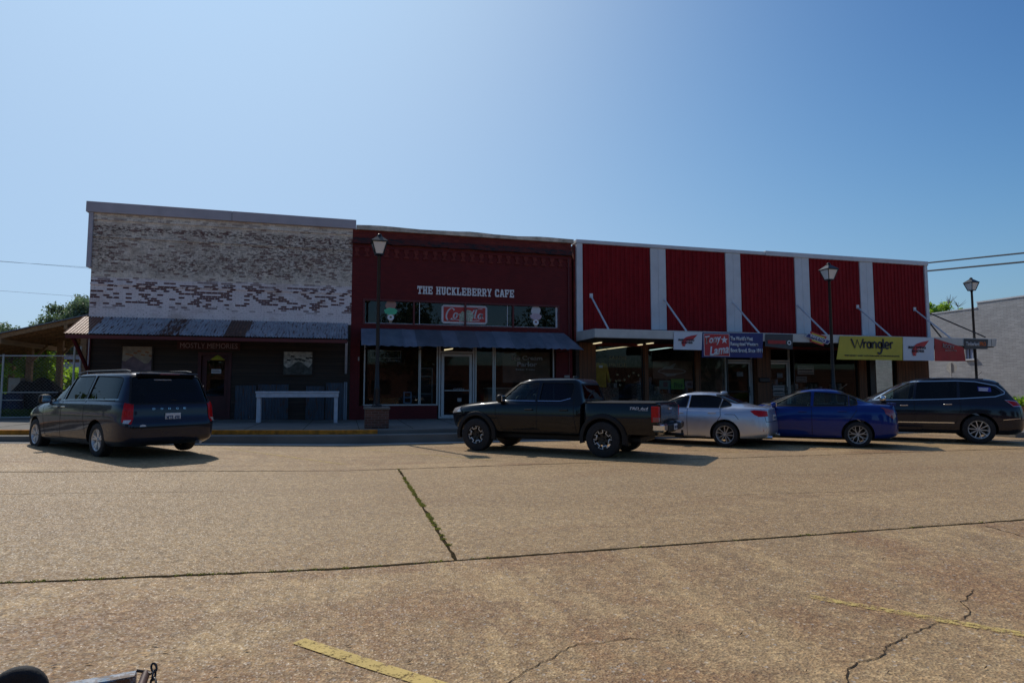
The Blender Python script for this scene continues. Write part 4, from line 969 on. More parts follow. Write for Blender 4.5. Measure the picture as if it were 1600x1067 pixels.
mb.add([(x, .24, z) for x, z in el] + [(x, .24, z) for x, z in el2], [(i, (i + 1) % 24, 24 + (i + 1) % 24, 24 + i) for i in range(24)]); mb.build('oval', 'fadedletter', s)
mb = MB(); mb.prism([(cx - .5, cz2 + .1), (cx + .05, cz2 + .12), (cx + .2, cz2 + .35), (cx + .1, cz2 + .33), (cx - .1, cz2 + .22), (cx - .35, cz2 + .2)], .23, .239); mb.prism([(cx - .45, cz2 - .1), (cx + .3, cz2 - .1), (cx + .1, cz2 - .2), (cx - .25, cz2 - .22)], .23, .239); mb.build('painted_shape', 'fadedletter', s)
for nm, pa, pb, m_, lab in (('a', (1030, 594), (1048, 608), 'teal', 'teal sheet poster at the bottom of the second store window'), ('b', (1048.5, 592), (1069, 608), 'lime', 'lime green price poster in the second store window'), ('c', (1070, 595), (1083, 606), 'paleposter', 'small grey poster right of the lime poster')):
    M.setdefault('teal', pm('teal_poster', (.03, .16, .14), .7, var=.3, scale=5)); M.setdefault('lime', pm('lime_poster', (.16, .32, .06), .7, var=.3, scale=6)); M.setdefault('paleposter', pm('pale_poster', (.18, .17, .17), .7, var=.4, scale=9))
    a, b = P(*pa, y=.14), P(*pb, y=.14); s = thing('window_poster', ((a.x + b.x) / 2, .14, b.z), lab, 'poster', 'posters in the store windows')
    mb = MB(); mb.box(a.x, b.x, .14, .146, b.z, a.z); mb.build('sheet', m_, s)
    if nm == 'b': text('Price', (a.x + .15, b.x - .08, b.z + .06, b.z + .3), .139, 'ink', 'lettering', s, .003, .01)
    else:
        mb = MB(); c = (a.x + b.x) / 2; mb.box(c - .08, c + .12, .132, .139, b.z + .1, a.z - .08); mb.build('print', 'ink', s)
def notice(pa, pb, yy, m_, lab, rows=3):
    a, b = P(*pa, y=yy), P(*pb, y=yy); s = thing('paper_notice', ((a.x + b.x) / 2, yy, b.z), lab, 'notice', 'paper notices on the store glass')
    mb = MB(); mb.box(a.x, b.x, yy, yy + .004, b.z, a.z); mb.build('sheet', m_, s); mb = MB(); H = a.z - b.z
    for r in range(rows): mb.box(a.x + .04, b.x - .04 - .05 * (r % 2), yy - .005, yy - .001, b.z + H * (r + .3) / rows, b.z + H * (r + .6) / rows)
    mb.build('print', 'greyban', s)
notice((1151, 581), (1161, 588), .33, 'paleposter', 'small white notice at eye height on the first store door', 2)
notice((1214, 583), (1223, 590), .33, 'paleposter', 'small white notice at eye height on the second store door', 2)
notice((1208, 602), (1226, 618), .33, 'fadedletter', 'pale notice low on the second store door', 3)
notice((1246, 571), (1272, 585), .2, 'fadedletter', 'wide pale notice right of the second store door', 3)
notice((1244, 588), (1261, 597), .2, 'paleposter', 'smaller pale notice under the wide one', 2)
mb = MB(); a = P(1186, 590, y=-.08); b = P(1202, 597, y=-.08); mb.box(a.x, b.x, -.14, -.041, b.z, a.z); o = mb.build('mailbox', 'darkmetal', bevel=.02); tag(o, 'black wall mailbox on the brown panel between the store doors', 'mailbox')

mb = MB(); mb.tube([(8.85, -.04, .4), (8.85, -.04, 6.9)], .03, 8); mb.build('conduit', 'redpaint', B2, smooth=True)
mb = MB(); mb.box(8.62, 8.84, -.13, -.021, 1.7, 2.05); mb.build('meter_box', 'fadedletter', B2, bevel=.01)
mb = MB(); mb.tube([(-8.42, -.06, 3.2), (-8.42, -.06, .6)], .035, 8); mb.build('downpipe', 'whitemetal', B1, smooth=True)
# ------------------------------------------------------------------ banners on the canopy
BY = CY - .03
def sheet(corners, y, mat, name, parent, nx=24, nz=6, wav=.02, th=.012):
    """hanging vinyl: corners tl,tr,br,bl as (x,z)"""
    (ax_, az), (bx, bz), (cx, cz), (dx, dz) = corners; vs = []
    for s_ in (0, 1):
        for i in range(nx + 1):
            for k in range(nz + 1):
                u, v = i / nx, k / nz
                x = (ax_ * (1 - u) + bx * u) * (1 - v) + (dx * (1 - u) + cx * u) * v; z = (az * (1 - u) + bz * u) * (1 - v) + (dz * (1 - u) + cz * u) * v
                vs.append((x, y - wav * (math.sin(u * 13 + ax_ + v * 2) * (.3 + .7 * v) + .6 * math.sin(u * 29 + 3 * ax_) * v * .4 + 1) * .5 + th * s_, z))
    m_ = (nx + 1) * (nz + 1); I = lambda s_, i, k: s_ * m_ + i * (nz + 1) + k; fs = []
    for i in range(nx):
        for k in range(nz):
            fs.append((I(0, i, k), I(0, i + 1, k), I(0, i + 1, k + 1), I(0, i, k + 1))); fs.append((I(1, i, k), I(1, i, k + 1), I(1, i + 1, k + 1), I(1, i + 1, k)))
        fs.append((I(0, i, 0), I(1, i, 0), I(1, i + 1, 0), I(0, i + 1, 0))); fs.append((I(0, i, nz), I(0, i + 1, nz), I(1, i + 1, nz), I(1, i, nz)))
    for k in range(nz):
        fs.append((I(0, 0, k), I(0, 0, k + 1), I(1, 0, k + 1), I(1, 0, k))); fs.append((I(0, nx, k), I(1, nx, k), I(1, nx, k + 1), I(0, nx, k + 1)))
    mb = MB(); mb.add(vs, fs); return mb.build(name, mat, parent, smooth=True)
def Q(px, py, y=BY):
    p = P(px, py, y=y); return (p.x, p.z)
YL = BY - .025
def wingbanner(tl, tr, br, bl, lab, k):
    c = [Q(*tl), Q(*tr), Q(*br), Q(*bl)]
    s = thing('banner', ((c[0][0] + c[1][0]) / 2, BY, c[0][1]), lab, 'banner', 'banners hung along the canopy')
    sheet(c, BY, 'white', 'sheet', s)
    x0, x1 = c[0][0], c[1][0]; z0, z1 = c[2][1], c[0][1]; W = x1 - x0; H = z1 - z0; X = lambda u: x0 + W * u; Z = lambda v: z0 + H * v
    mb = MB(); mb.prism([(X(.28), Z(.20)), (X(.37), Z(.20)), (X(.40), Z(.33)), (X(.47), Z(.45)), (X(.62), Z(.55)), (X(.70), Z(.66)), (X(.82), Z(.87)), (X(.60), Z(.81)), (X(.42), Z(.72)), (X(.33), Z(.62)), (X(.25), Z(.42))], YL - .004, YL)
    mb.build('wing', 'logored', s)
    mb = MB()
    for a, b in ((.36, .27), (.42, .45)): mb.prism([(X(a), Z(b)), (X(a + .22), Z(b + .13)), (X(a + .22), Z(b + .15)), (X(a), Z(b + .025))], YL - .007, YL - .0045)
    mb.build('feather_lines', 'white', s)
    text('RED WING', (X(.14), X(.70), Z(.50), Z(.615)), YL - .008, 'ink', 'lettering', s, .002, .045); text('SHOES', (X(.24), X(.64), Z(.35), Z(.46)), YL - .008, 'ink', 'lettering', s, .002, .045)
wingbanner((1053, 518.5), (1097, 519.5), (1096, 547), (1052, 546), 'white banner with a red wing at the left end of the canopy', 0)
s = thing('banner', (14, BY, 3.2), 'red and navy banner with white Tony Lama script and a star', 'banner', 'banners hung along the canopy')
c = [Q(1097.5, 519.5), Q(1192, 521), Q(1191, 559), Q(1096.5, 558)]; sheet(c, BY, 'navy', 'sheet', s)
x0, x1 = c[0][0], c[1][0]; z0, z1 = c[2][1], c[0][1]; W = x1 - x0; H = z1 - z0; X = lambda u: x0 + W * u; Z = lambda v: z0 + H * v
mb = MB(); mb.box(X(.012), X(.43), YL - .003, YL, Z(.04), Z(.96)); mb.build('white_edge', 'letterw', s); mb = MB(); mb.box(X(.02), X(.422), YL - .006, YL - .0035, Z(.055), Z(.945)); mb.build('red_square', 'logored', s)
text('Tony', (X(.035), X(.30), Z(.48), Z(.90)), YL - .007, 'letterw', 'script', s, .003, .03, .35, R(8)); text('Lama', (X(.09), X(.415), Z(.10), Z(.48)), YL - .007, 'letterw', 'script', s, .003, .03, .35, R(8))
mb = MB(); sx, szz = X(.345), Z(.71); mb.prism([(sx + (.17 if k % 2 == 0 else .07) * math.sin(k * math.pi / 5), szz + (.17 if k % 2 == 0 else .07) * math.cos(k * math.pi / 5)) for k in range(10)], YL - .011, YL - .0075); mb.build('star', 'letterw', s)
for t_, wd_, a, b in (("The World's Most", .375, .70, .88), ('Recognized Western', .46, .44, .64), ("Boot Brand, Since 1911", .53, .18, .38)):
    text(t_, (X(.445), X(.445 + wd_), Z(a), Z(b)), YL - .004, 'letterw', 'lettering', s, .002, .04)
s = thing('banner', (17, BY, 3.4), 'charcoal banner with a red bar and a white ring mark', 'banner', 'banners hung along the canopy')
c = [Q(1196, 521.5), Q(1239, 522.5), Q(1238, 546), Q(1195, 541)]; sheet(c, BY, 'greyban', 'sheet', s)
mb = MB(); a, b = Q(1199, 531.5), Q(1227, 537.5); mb.box(a[0], b[0], YL - .003, YL, b[1], a[1]); mb.build('red_bar', 'redban', s)
a = Q(1232.5, 535.5); mb = MB(); n = 12
ov = [(a[0] + .1 * math.cos(R(30 * i)), a[1] + .1 * math.sin(R(30 * i))) for i in range(n)]; iv = [(a[0] + .055 * math.cos(R(30 * i)), a[1] + .055 * math.sin(R(30 * i))) for i in range(n)]
mb.add([(x, YL - .002, z) for x, z in ov + iv], [(i, (i + 1) % n, n + (i + 1) % n, n + i) for i in range(n)]); mb.build('ring_mark', 'letterw', s)
# tilted workwear sign hanging upside down
s = thing('hanging_sign', (18.8, BY, 3.5), 'blue and orange workwear sign hanging upside down and tilted', 'sign')
a = Q(1277, 529.5); cx, cz = a; th = R(180 - 15)
def rp(pts): return [(cx + u * math.cos(th) - v * math.sin(th), cz + u * math.sin(th) + v * math.cos(th)) for u, v in pts]
mb = MB(); mb.prism(rp([(-.42, -.22), (.42, -.22), (.34, .22), (-.34, .22)]), BY - .03, BY - .012); mb.build('horseshoe', 'logored', s)
mb = MB(); mb.prism(rp([(-.36, -.17), (.36, -.17), (.2, .0), (.30, .17), (-.30, .17), (-.2, .0)]), BY - .036, BY - .0305); mb.build('orange_patch', 'yellow', s)
mb = MB(); mb.prism(rp([(-.66, -.10), (.52, -.10), (.66, .10), (-.52, .10)]), BY - .044, BY - .0365); mb.build('edge_board', 'letterw', s)
mb = MB(); mb.prism(rp([(-.62, -.083), (.50, -.083), (.62, .083), (-.50, .083)]), BY - .050, BY - .0445); mb.build('blue_board', 'navy', s)
text('Dickies', (cx - .42, cx + .42, cz - .07, cz + .07), BY - .051, 'letterw', 'lettering', s, .003, .015, .2, th)
s = thing('banner', (21.5, BY, 3.3), 'yellow banner with dark Wrangler lettering', 'banner', 'banners hung along the canopy')
c = [Q(1312, 525), Q(1410, 526.5), Q(1410, 563), Q(1307, 561.5)]; sheet(c, BY, 'yellow', 'sheet', s)
x0, x1 = c[0][0], c[1][0]; z0, z1 = c[2][1], c[0][1]; W = x1 - x0; H = z1 - z0
X = lambda u: x0 + W * u; Z = lambda v: z0 + H * v
WR = [[(.17, .90), (.225, .50), (.265, .86), (.305, .50), (.36, .90)], [(.365, .50), (.365, .78), (.368, .66), (.385, .76), (.41, .75)], None, [(.475, .78), (.475, .50)], [(.505, .50), (.505, .78), (.51, .68), (.535, .78), (.56, .74), (.562, .50)],
      None, [(.652, .78), (.65, .44), (.63, .30), (.60, .27), (.58, .33)], [(.675, .92), (.68, .50)], None, [(.705, .64), (.765, .64)], [(.79, .50), (.79, .78), (.793, .66), (.81, .77), (.835, .76)]]
ell = lambda u, v, ru, rv, a0=0, a1=360, n=16: [(u + ru * math.cos(R(a0 + (a1 - a0) * i / n)), v + rv * math.sin(R(a0 + (a1 - a0) * i / n))) for i in range(n + 1)]
WR[2] = ell(.447, .64, .027, .125); WR[5] = ell(.622, .65, .029, .12); WR[8] = ell(.735, .64, .030, .135, 0, 320)
for st in WR: script([[(X(u), Z(v)) for u, v in st]], .042, 'letter', 'ink', YL, s, uni=True)
text('FREE DENIM T-SHIRT WITH PURCHASE OF WRANGLER JEANS', (X(.06), X(.93), Z(.13), Z(.205)), YL, 'ink', 'small_print', s, .002, .04)
wingbanner((1411, 526.5), (1459, 528), (1459, 563.5), (1411, 563), 'white banner with a red wing between the yellow and red banners', 1)
s = thing('banner', (26, BY, 3.2), 'red banner sagging on one side with small pale lettering', 'banner', 'banners hung along the canopy')
c = [Q(1459.5, 528.5), Q(1505, 543), Q(1508.5, 564.5), Q(1460, 564)]; sheet(c, BY, 'redban', 'sheet', s, wav=.03)
a, b = Q(1472, 538), Q(1497, 545.5); text('ROCKY', (a[0], b[0] - .25, b[1], a[1]), BY - .032, 'fadedletter', 'lettering', s, .003, .02, 0, R(-8)); a, b = Q(1476, 546.5), Q(1494, 549); text('BOOTS', (a[0], b[0], b[1], a[1]), BY - .032, 'fadedletter', 'lettering', s, .003, .02)
s = thing('banner', (28, BY, 3.4), 'black sign with white and orange Timberland PRO lettering', 'sign')
c = [Q(1506.5, 529), Q(1544, 530), Q(1543, 545.5), Q(1507, 545)]; sheet(c, BY, 'greyban', 'board', s, wav=.0)
a, b = Q(1509, 534), Q(1530, 540.5); text('Timberland', (a[0], b[0], b[1], a[1]), BY - .006, 'letterw', 'lettering', s, .003, .02); a, b = Q(1530.5, 534), Q(1540.5, 540.5); text('PRO', (a[0], b[0], b[1], a[1]), BY - .006, 'orange', 'lettering', s, .003, .02)
# ------------------------------------------------------------------ vehicles
def crom(pts, n=8):
    """smooth polyline; points flagged with a third value 1 stay sharp"""
    out = []; P_ = [Vector(p[:2]) for p in pts]; sh = [len(p) > 2 for p in pts]
    for i in range(len(P_) - 1):
        p1, p2 = P_[i], P_[i + 1]
        p0 = P_[i - 1] if i > 0 and not sh[i] else p1 * 2 - p2
        p3 = P_[i + 2] if i + 2 < len(P_) and not sh[i + 1] else p2 * 2 - p1
        l1, l0, l2 = (p2 - p1).length, (p1 - p0).length, (p3 - p2).length
        m1 = (p2 - p0) / (l0 + l1) * l1; m2 = (p3 - p1) / (l1 + l2) * l1
        for k in range(n):
            t = k / n; t2, t3 = t * t, t * t * t
            out.append(p1 * (2 * t3 - 3 * t2 + 1) + m1 * (t3 - 2 * t2 + t) + p2 * (-2 * t3 + 3 * t2) + m2 * (t3 - t2))
    out.append(P_[-1]); return out
class Shape:
    """stack of plan outlines: front profile, rear profile, half width and corner squareness by height"""
    def __init__(s, front, rear, width, nf, nr, c, crown=.10, inset=0., zlo=None, zhi=None):
        def prof(pts):
            q = crom(pts); zs = np.array([p.y for p in q]); x = np.array([p.x for p in q])
            zs = np.maximum.accumulate(zs + np.arange(len(zs)) * 1e-6); return zs, x
        s.fz, s.fx = prof(front); s.rz, s.rx = prof(rear); wq = crom(width); s.wz = np.maximum.accumulate(np.array([p.y for p in wq]) + np.arange(len(wq)) * 1e-6); s.ww = np.array([p.x for p in wq])
        s.nf, s.nr, s.c, s.crown, s.ins = nf, nr, c, crown, inset
        s.zt = min(s.fz[-1], s.rz[-1]); s.zb = max(s.fz[0], s.rz[0])
        s.zlo = zlo if zlo is not None else s.zb; s.zhi = zhi if zhi is not None else s.zt
    def nz(s, tab, z): return float(np.interp(z, [t[0] for t in tab], [t[1] for t in tab]))
    def F(s, z): return float(np.interp(z, s.fz, s.fx)) - s.ins
    def Rr(s, z): return float(np.interp(z, s.rz, s.rx)) + s.ins
    def W(s, z):
        w_ = float(np.interp(z, s.wz, s.ww)) - s.ins; z0 = s.zt - s.crown
        if z > z0 and s.crown > 0: w_ *= max(0., 1 - min(1, (z - z0) / s.crown) ** 2.6) ** (1 / 2.6)
        return w_
    def pt(s, th, z):
        """th 0 = rear centre, pi/2 = side, pi = front centre"""
        w_ = s.W(z); ct, st = math.cos(th), math.sin(th)
        n = s.nz(s.nf if ct < 0 else s.nr, z); a = (s.F(z) - s.c) if ct < 0 else (s.c - s.Rr(z))
        return Vector((s.c - math.copysign(abs(ct) ** (2 / n), ct) * a, w_ * math.copysign(abs(st) ** (2 / n), st), z))
    def th_x(s, x, z):
        a = (s.F(z) - s.c) if x > s.c else (s.c - s.Rr(z)); n = s.nz(s.nf if x > s.c else s.nr, z)
        u = min(1, max(-1, (s.c - x) / max(1e-4, a))); return math.acos(math.copysign(abs(u) ** (n / 2), u))
    def th_y(s, y, z, front=False):
        n = s.nz(s.nf if front else s.nr, z); u = min(1, abs(y) / max(1e-4, s.W(z))); t = math.asin(u ** (n / 2)); return math.pi - t if front else t
    def side(s, x, z, sg=1):
        p = s.pt(s.th_x(x, z), z); return Vector((p.x, sg * p.y, z))
    def fr(s, y, z, front=True):
        n = s.nz(s.nf if front else s.nr, z); w_ = s.W(z); u = min(1, abs(y) / max(1e-4, w_)) ** n; k = max(0, 1 - u) ** (1 / n)
        return Vector((s.c + (s.F(z) - s.c) * k if front else s.c - (s.c - s.Rr(z)) * k, y, z))
    def solid(s, N_=80, step=.045):
        zs = [s.zlo, s.zhi]
        for za, xa in ((s.fz, s.fx), (s.rz, s.rx)):
            acc = 0
            for i in range(1, len(za)):
                acc += math.hypot(za[i] - za[i - 1], xa[i] - xa[i - 1])
                if acc > step: zs.append(float(za[i])); acc = 0
        for k in range(7): zs.append(s.zt - s.crown * (1 - k / 6) ** 2 - .0004)
        zs = sorted(z for z in zs if s.zlo <= z <= s.zhi); L = [zs[0]]
        for z in zs[1:]:
            if z - L[-1] > .0025: L.append(z)
        L[-1] = zs[-1] - .0005 if zs[-1] >= s.zt else zs[-1]
        vs = []; ths = [2 * math.pi * k / N_ for k in range(N_)]
        for z in L:
            for t in ths:
                tt = t if t <= math.pi else 2 * math.pi - t; p = s.pt(tt, z); vs.append((p.x, p.y if t <= math.pi else -p.y, z))
        fs = []
        for i in range(len(L) - 1):
            for k in range(N_): fs.append((i * N_ + k, i * N_ + (k + 1) % N_, (i + 1) * N_ + (k + 1) % N_, (i + 1) * N_ + k))
        fs.append(tuple(range(N_))[::-1]); fs.append(tuple((len(L) - 1) * N_ + k for k in range(N_)))
        me = bpy.data.meshes.new('solid'); me.from_pydata(vs, [], fs)
        bm = bmesh.new(); bm.from_mesh(me); bmesh.ops.recalc_face_normals(bm, faces=bm.faces); bm.to_mesh(me); bm.free(); return me
def round_poly(pts, r=.05, n=4):
    out = []; m = len(pts)
    for i in range(m):
        p = Vector(pts[i][:2]); a = Vector(pts[i - 1][:2]) - p; b = Vector(pts[(i + 1) % m][:2]) - p
        rr = pts[i][2] if len(pts[i]) > 2 else r; rr = min(rr, a.length * .45, b.length * .45); p1 = p + a.normalized() * rr; p2 = p + b.normalized() * rr
        for k in range(n + 1):
            t = k / n; out.append(p1 * (1 - t) ** 2 + p * 2 * t * (1 - t) + p2 * t * t)
    return [(q.x, q.y) for q in out]
def grow(poly, d):
    m = len(poly); out = []; ar = sum(poly[i][0] * poly[(i + 1) % m][1] - poly[(i + 1) % m][0] * poly[i][1] for i in range(m)); sg = 1 if ar > 0 else -1
    for i in range(m):
        t = (Vector(poly[(i + 1) % m]) - Vector(poly[i - 1])).normalized(); out.append((poly[i][0] + t.y * d * sg, poly[i][1] - t.x * d * sg))
    return out
def patch(poly, fn, mat, name, parent, off=.003, thick=.006, step=.07, smooth=True):
    """flat polygon in surface coordinates (a, b) draped on fn(a, b), with a rim"""
    bm = bmesh.new(); vs = [bm.verts.new((p[0], p[1], 0)) for p in poly]; bm.faces.new(vs)
    bmesh.ops.triangulate(bm, faces=bm.faces[:])
    A = [p[0] for p in poly]; B = [p[1] for p in poly]
    for ax, lo, hi in ((0, min(A), max(A)), (1, min(B), max(B))):
        k = max(1, int((hi - lo) / step))
        for i in range(1, k):
            c = lo + (hi - lo) * i / k; co = (c, 0, 0) if ax == 0 else (0, c, 0); no = (1, 0, 0) if ax == 0 else (0, 1, 0)
            bmesh.ops.bisect_plane(bm, geom=bm.verts[:] + bm.edges[:] + bm.faces[:], plane_co=co, plane_no=no, dist=1e-5)
    par = {v: (v.co.x, v.co.y, off) for v in bm.verts}
    if thick:
        be = [e for e in bm.edges if len(e.link_faces) == 1]; r = bmesh.ops.extrude_edge_only(bm, edges=be)
        nv = [g for g in r['geom'] if isinstance(g, bmesh.types.BMVert)]
        for v in nv: par[v] = (v.co.x, v.co.y, off - thick)
    e = .004
    for v, (a, b, o) in par.items():
        p = fn(a, b); n = (fn(a + e, b) - fn(a - e, b)).cross(fn(a, b + e) - fn(a, b - e))
        n = n.normalized() if n.length > 1e-9 else Vector((0, 0, 1))
        if n.dot(Vector((p.x - 1.2, p.y * 2, (p.z - .8)))) < 0: n = -n
        v.co = p + n * o
    bmesh.ops.recalc_face_normals(bm, faces=bm.faces)
    me = bpy.data.meshes.new(name); bm.to_mesh(me); bm.free(); me.materials.append(M[mat])
    if smooth: shade(me, 40)
    o = bpy.data.objects.new(name, me); COL.objects.link(o)
    if parent: o.parent = parent
    return o
def line(pts, fn, mat, name, parent, wd=.01, off=.0025, r=None):
    """raised or drawn line on the surface"""
    out = []
    for a, b in zip(pts[:-1], pts[1:]):
        n = max(1, int(math.hypot(b[0] - a[0], b[1] - a[1]) / .05)); out += [(a[0] + (b[0] - a[0]) * i / n, a[1] + (b[1] - a[1]) * i / n) for i in range(n)]
    out.append(pts[-1]); mb = MB(); vs = []; e = .004
    for i, (a, b) in enumerate(out):
        a0, a1 = out[max(0, i - 1)], out[min(len(out) - 1, i + 1)]; d = Vector((a1[0] - a0[0], a1[1] - a0[1])).normalized(); nn = (-d.y * wd / 2, d.x * wd / 2)
        for sg, o_ in ((1, off), (-1, off), (-1, off - .006), (1, off - .006)):
            q = (a + nn[0] * sg, b + nn[1] * sg); p = fn(*q); n = (fn(q[0] + e, q[1]) - fn(q[0] - e, q[1])).cross(fn(q[0], q[1] + e) - fn(q[0], q[1] - e))
            n = n.normalized() if n.length > 1e-9 else Vector((0, 0, 1))
            if n.dot(Vector((p.x - 1.2, p.y * 2, p.z - .8))) < 0: n = -n
            vs.append(p + n * o_)
    k = len(out); fs = [(0, 1, 2, 3), (4 * k - 1, 4 * k - 2, 4 * k - 3, 4 * k - 4)]
    for i in range(k - 1):
        for j in range(4): fs.append((4 * i + j, 4 * i + (j + 1) % 4, 4 * i + 4 + (j + 1) % 4, 4 * i + 4 + j))
    mb.add(vs, fs); return mb.build(name, mat, parent, world=False, smooth=True)
def boolean(me, cutters, cutmat=None):
    for c in cutters:
        ok = False
        for tr in range(6):
            o = bpy.data.objects.new('b', me); COL.objects.link(o); co = bpy.data.objects.new('c', c); COL.objects.link(co)
            co.location = (.0011 * tr, .0013 * tr, .0017 * tr); co.scale = (1 + .0007 * tr,) * 3
            md = o.modifiers.new('x', 'BOOLEAN'); md.operation = 'DIFFERENCE'; md.object = co; md.solver = 'EXACT'; md.material_mode = 'TRANSFER'
            bpy.context.view_layer.update(); r = bpy.data.meshes.new_from_object(o.evaluated_get(bpy.context.evaluated_depsgraph_get()))
            bpy.data.objects.remove(o); bpy.data.objects.remove(co)
            if len(r.polygons) > .6 * len(me.polygons): me = r; ok = True; break
        if not ok: print('BOOLEAN SKIPPED', me.name)
    return me
def mesh_of(mb, mat):
    me = bpy.data.meshes.new('m'); me.from_pydata(mb.v, [], mb.f); bm = bmesh.new(); bm.from_mesh(me); bmesh.ops.recalc_face_normals(bm, faces=bm.faces); bm.to_mesh(me); bm.free(); me.materials.append(M[mat]); return me
def cyl_y(x, z, r, y0, y1, n=40):
    mb = MB(); vs = [(x + r * math.cos(2 * math.pi * k / n), y, z + r * math.sin(2 * math.pi * k / n)) for y in (y0, y1) for k in range(n)]
    mb.add(vs, [tuple(range(n)), tuple(range(2 * n - 1, n - 1, -1))] + [(k, k + n, (k + 1) % n + n, (k + 1) % n) for k in range(n)]); return mb
def wheel(parent, x, y, r, wd, rim_r, style, sg, steer=0.):
    """tyre with a rim as its child, outer face towards sg*y"""
    t = MB(); h = wd / 2
    prof = [(rim_r * .96, -h * .80), (rim_r * 1.02, -h * .98), (r * .90, -h), (r * .965, -h * .90), (r * .985, -h * .74), (r, -h * .6)]
    for q in (-.35, -.05, .25, .5): prof += [(r, h * q), (r - .009, h * (q + .02)), (r - .009, h * (q + .06)), (r, h * (q + .08))]
    prof += [(r * .985, h * .74), (r * .965, h * .90), (r * .90, h), (rim_r * 1.02, h * .98), (rim_r * .96, h * .80), (rim_r * .96, -h * .80)]
    t.lathe(prof, (0, 0, 0), 48, 'y'); o = t.build('wheel', 'tyre', parent, world=False, auto=35); o.location = (x, y, r); o.rotation_euler = (0, 0, (0 if sg > 0 else math.pi) + steer)
    R_ = MB(); f = h * .82; bm_ = {'split10': 'rimsilver', 'block': 'rimblack', 'twin5': 'rimdark', 'y7': 'rimdark', 'ten': 'rimsilver'}[style]
    R_.use(bm_ if style != 'block' else 'rimblack'); R_.lathe([(rim_r * .9, -h * .7), (rim_r * .97, -h * .75), (rim_r * .93, h * .5), (rim_r * .99, f + .006), (rim_r * .97, f + .012), (rim_r * .90, f - .004), (rim_r * .86, h * .3), (rim_r * .84, -h * .6), (rim_r * .9, -h * .7)], (0, 0, 0), 40, 'y')
    def spoke(a, r0, r1, w0, w1, y0, y1, th=.02, off0=0., off1=0.):
        c, s_ = math.cos(a), math.sin(a); vs = []
        for rr, ww, yy, of in ((r0, w0, y0, off0), (r1, w1, y1, off1)):
            for u, v in ((-ww, 0), (ww, 0), (ww * .7, th), (-ww * .7, th)): vs.append((rr * c - (u + of) * s_, yy + v - th, rr * s_ + (u + of) * c))
        R_.add(vs, [(0, 1, 2, 3), (7, 6, 5, 4)] + [(j, (j + 1) % 4, 4 + (j + 1) % 4, 4 + j) for j in range(4)])
    if style == 'split10':
        for k in range(5):
            for d in (-.17, .17): spoke(2 * math.pi * k / 5 + d + .3, rim_r * .12, rim_r * .92, .020, .024, f - .02, f, .035)
    if style == 'ten':
        R_.use('rimsilver')
        for k in range(10): spoke(2 * math.pi * k / 10 + .1, rim_r * .14, rim_r * .93, .011, .014, f - .015, f + .002, .03)
    if style == 'twin5':
        for k in range(5):
            a = 2 * math.pi * k / 5 + .5
            for d in (-1, 1): spoke(a, rim_r * .15, rim_r * .93, .013, .013, f - .02, f, .03, d * .012, d * .055)
    if style == 'y7':
        for k in range(7):
            a = 2 * math.pi * k / 7 + .2; spoke(a, rim_r * .12, rim_r * .52, .016, .016, f - .012, f - .002, .03)
            for d in (-1, 1): spoke(a, rim_r * .48, rim_r * .93, .010, .010, f - .004, f + .002, .026, 0, d * .052)
    if style == 'block':
        for k in range(6):
            a = 2 * math.pi * k / 6 + .25
            R_.use('rimblack'); spoke(a, rim_r * .14, rim_r * .86, .045, .052, f - .02, f - .004, .04)
            R_.use('rimsilver')
            for d in (-1, 1): spoke(a, rim_r * .62, rim_r * .94, .010, .010, f - .002, f + .006, .012, d * .047, d * .055)
            spoke(a, rim_r * .60, rim_r * .68, .055, .055, f - .002, f + .006, .012)
            spoke(a + math.pi / 6, rim_r * .88, rim_r * .98, .042, .05, f - .002, f + .006, .012)
    R_.use('rimdark' if style != 'block' else 'rimblack'); R_.lathe([(0.0, f + .004), (rim_r * .13, f + .004), (rim_r * .19, f - .02), (rim_r * .19, -h * .3), (0.0, -h * .3)], (0, 0, 0), 16, 'y')
    R_.use('rimblack'); R_.lathe([(rim_r * .2, -h * .05), (rim_r * .62, -h * .05), (rim_r * .62, -h * .25), (rim_r * .2, -h * .25), (rim_r * .2, -h * .05)], (0, 0, 0), 24, 'y')
    R_.build('rim', None, o, world=False, auto=40)
    return o
def blob(parent, name, mat, c, r, n=12, sq=.8):
    """rounded box"""
    bm = bmesh.new(); bmesh.ops.create_uvsphere(bm, u_segments=16, v_segments=10, radius=1)
    for v in bm.verts:
        d = v.co.copy(); v.co = Vector([c[i] + r[i] * math.copysign(abs(d[i]) ** sq, d[i]) for i in range(3)])
    me = bpy.data.meshes.new(name); bm.to_mesh(me); bm.free(); me.materials.append(M[mat]); shade(me, 80)
    o = bpy.data.objects.new(name, me); COL.objects.link(o); o.parent = parent; return o
def boxpart(parent, name, mat, b, bevel=.01):
    mb = MB(); mb.box(*b); return mb.build(name, mat, parent, bevel=bevel, world=False)
def dark_arches(me, axles, ra, matname):
    idx = len(me.materials); me.materials.append(M[matname])
    for p in me.polygons:
        c = p.center
        for ax_, az_ in axles:
            d = math.hypot(c.x - ax_, c.z - az_)
            if d < ra + .003 and (abs(p.normal.y) > .9 and abs(c.y) < .66 or d > ra - .02 and abs(p.normal.y) < .5 and Vector((c.x - ax_, 0, c.z - az_)).dot(p.normal) < -.3 * d): p.material_index = idx
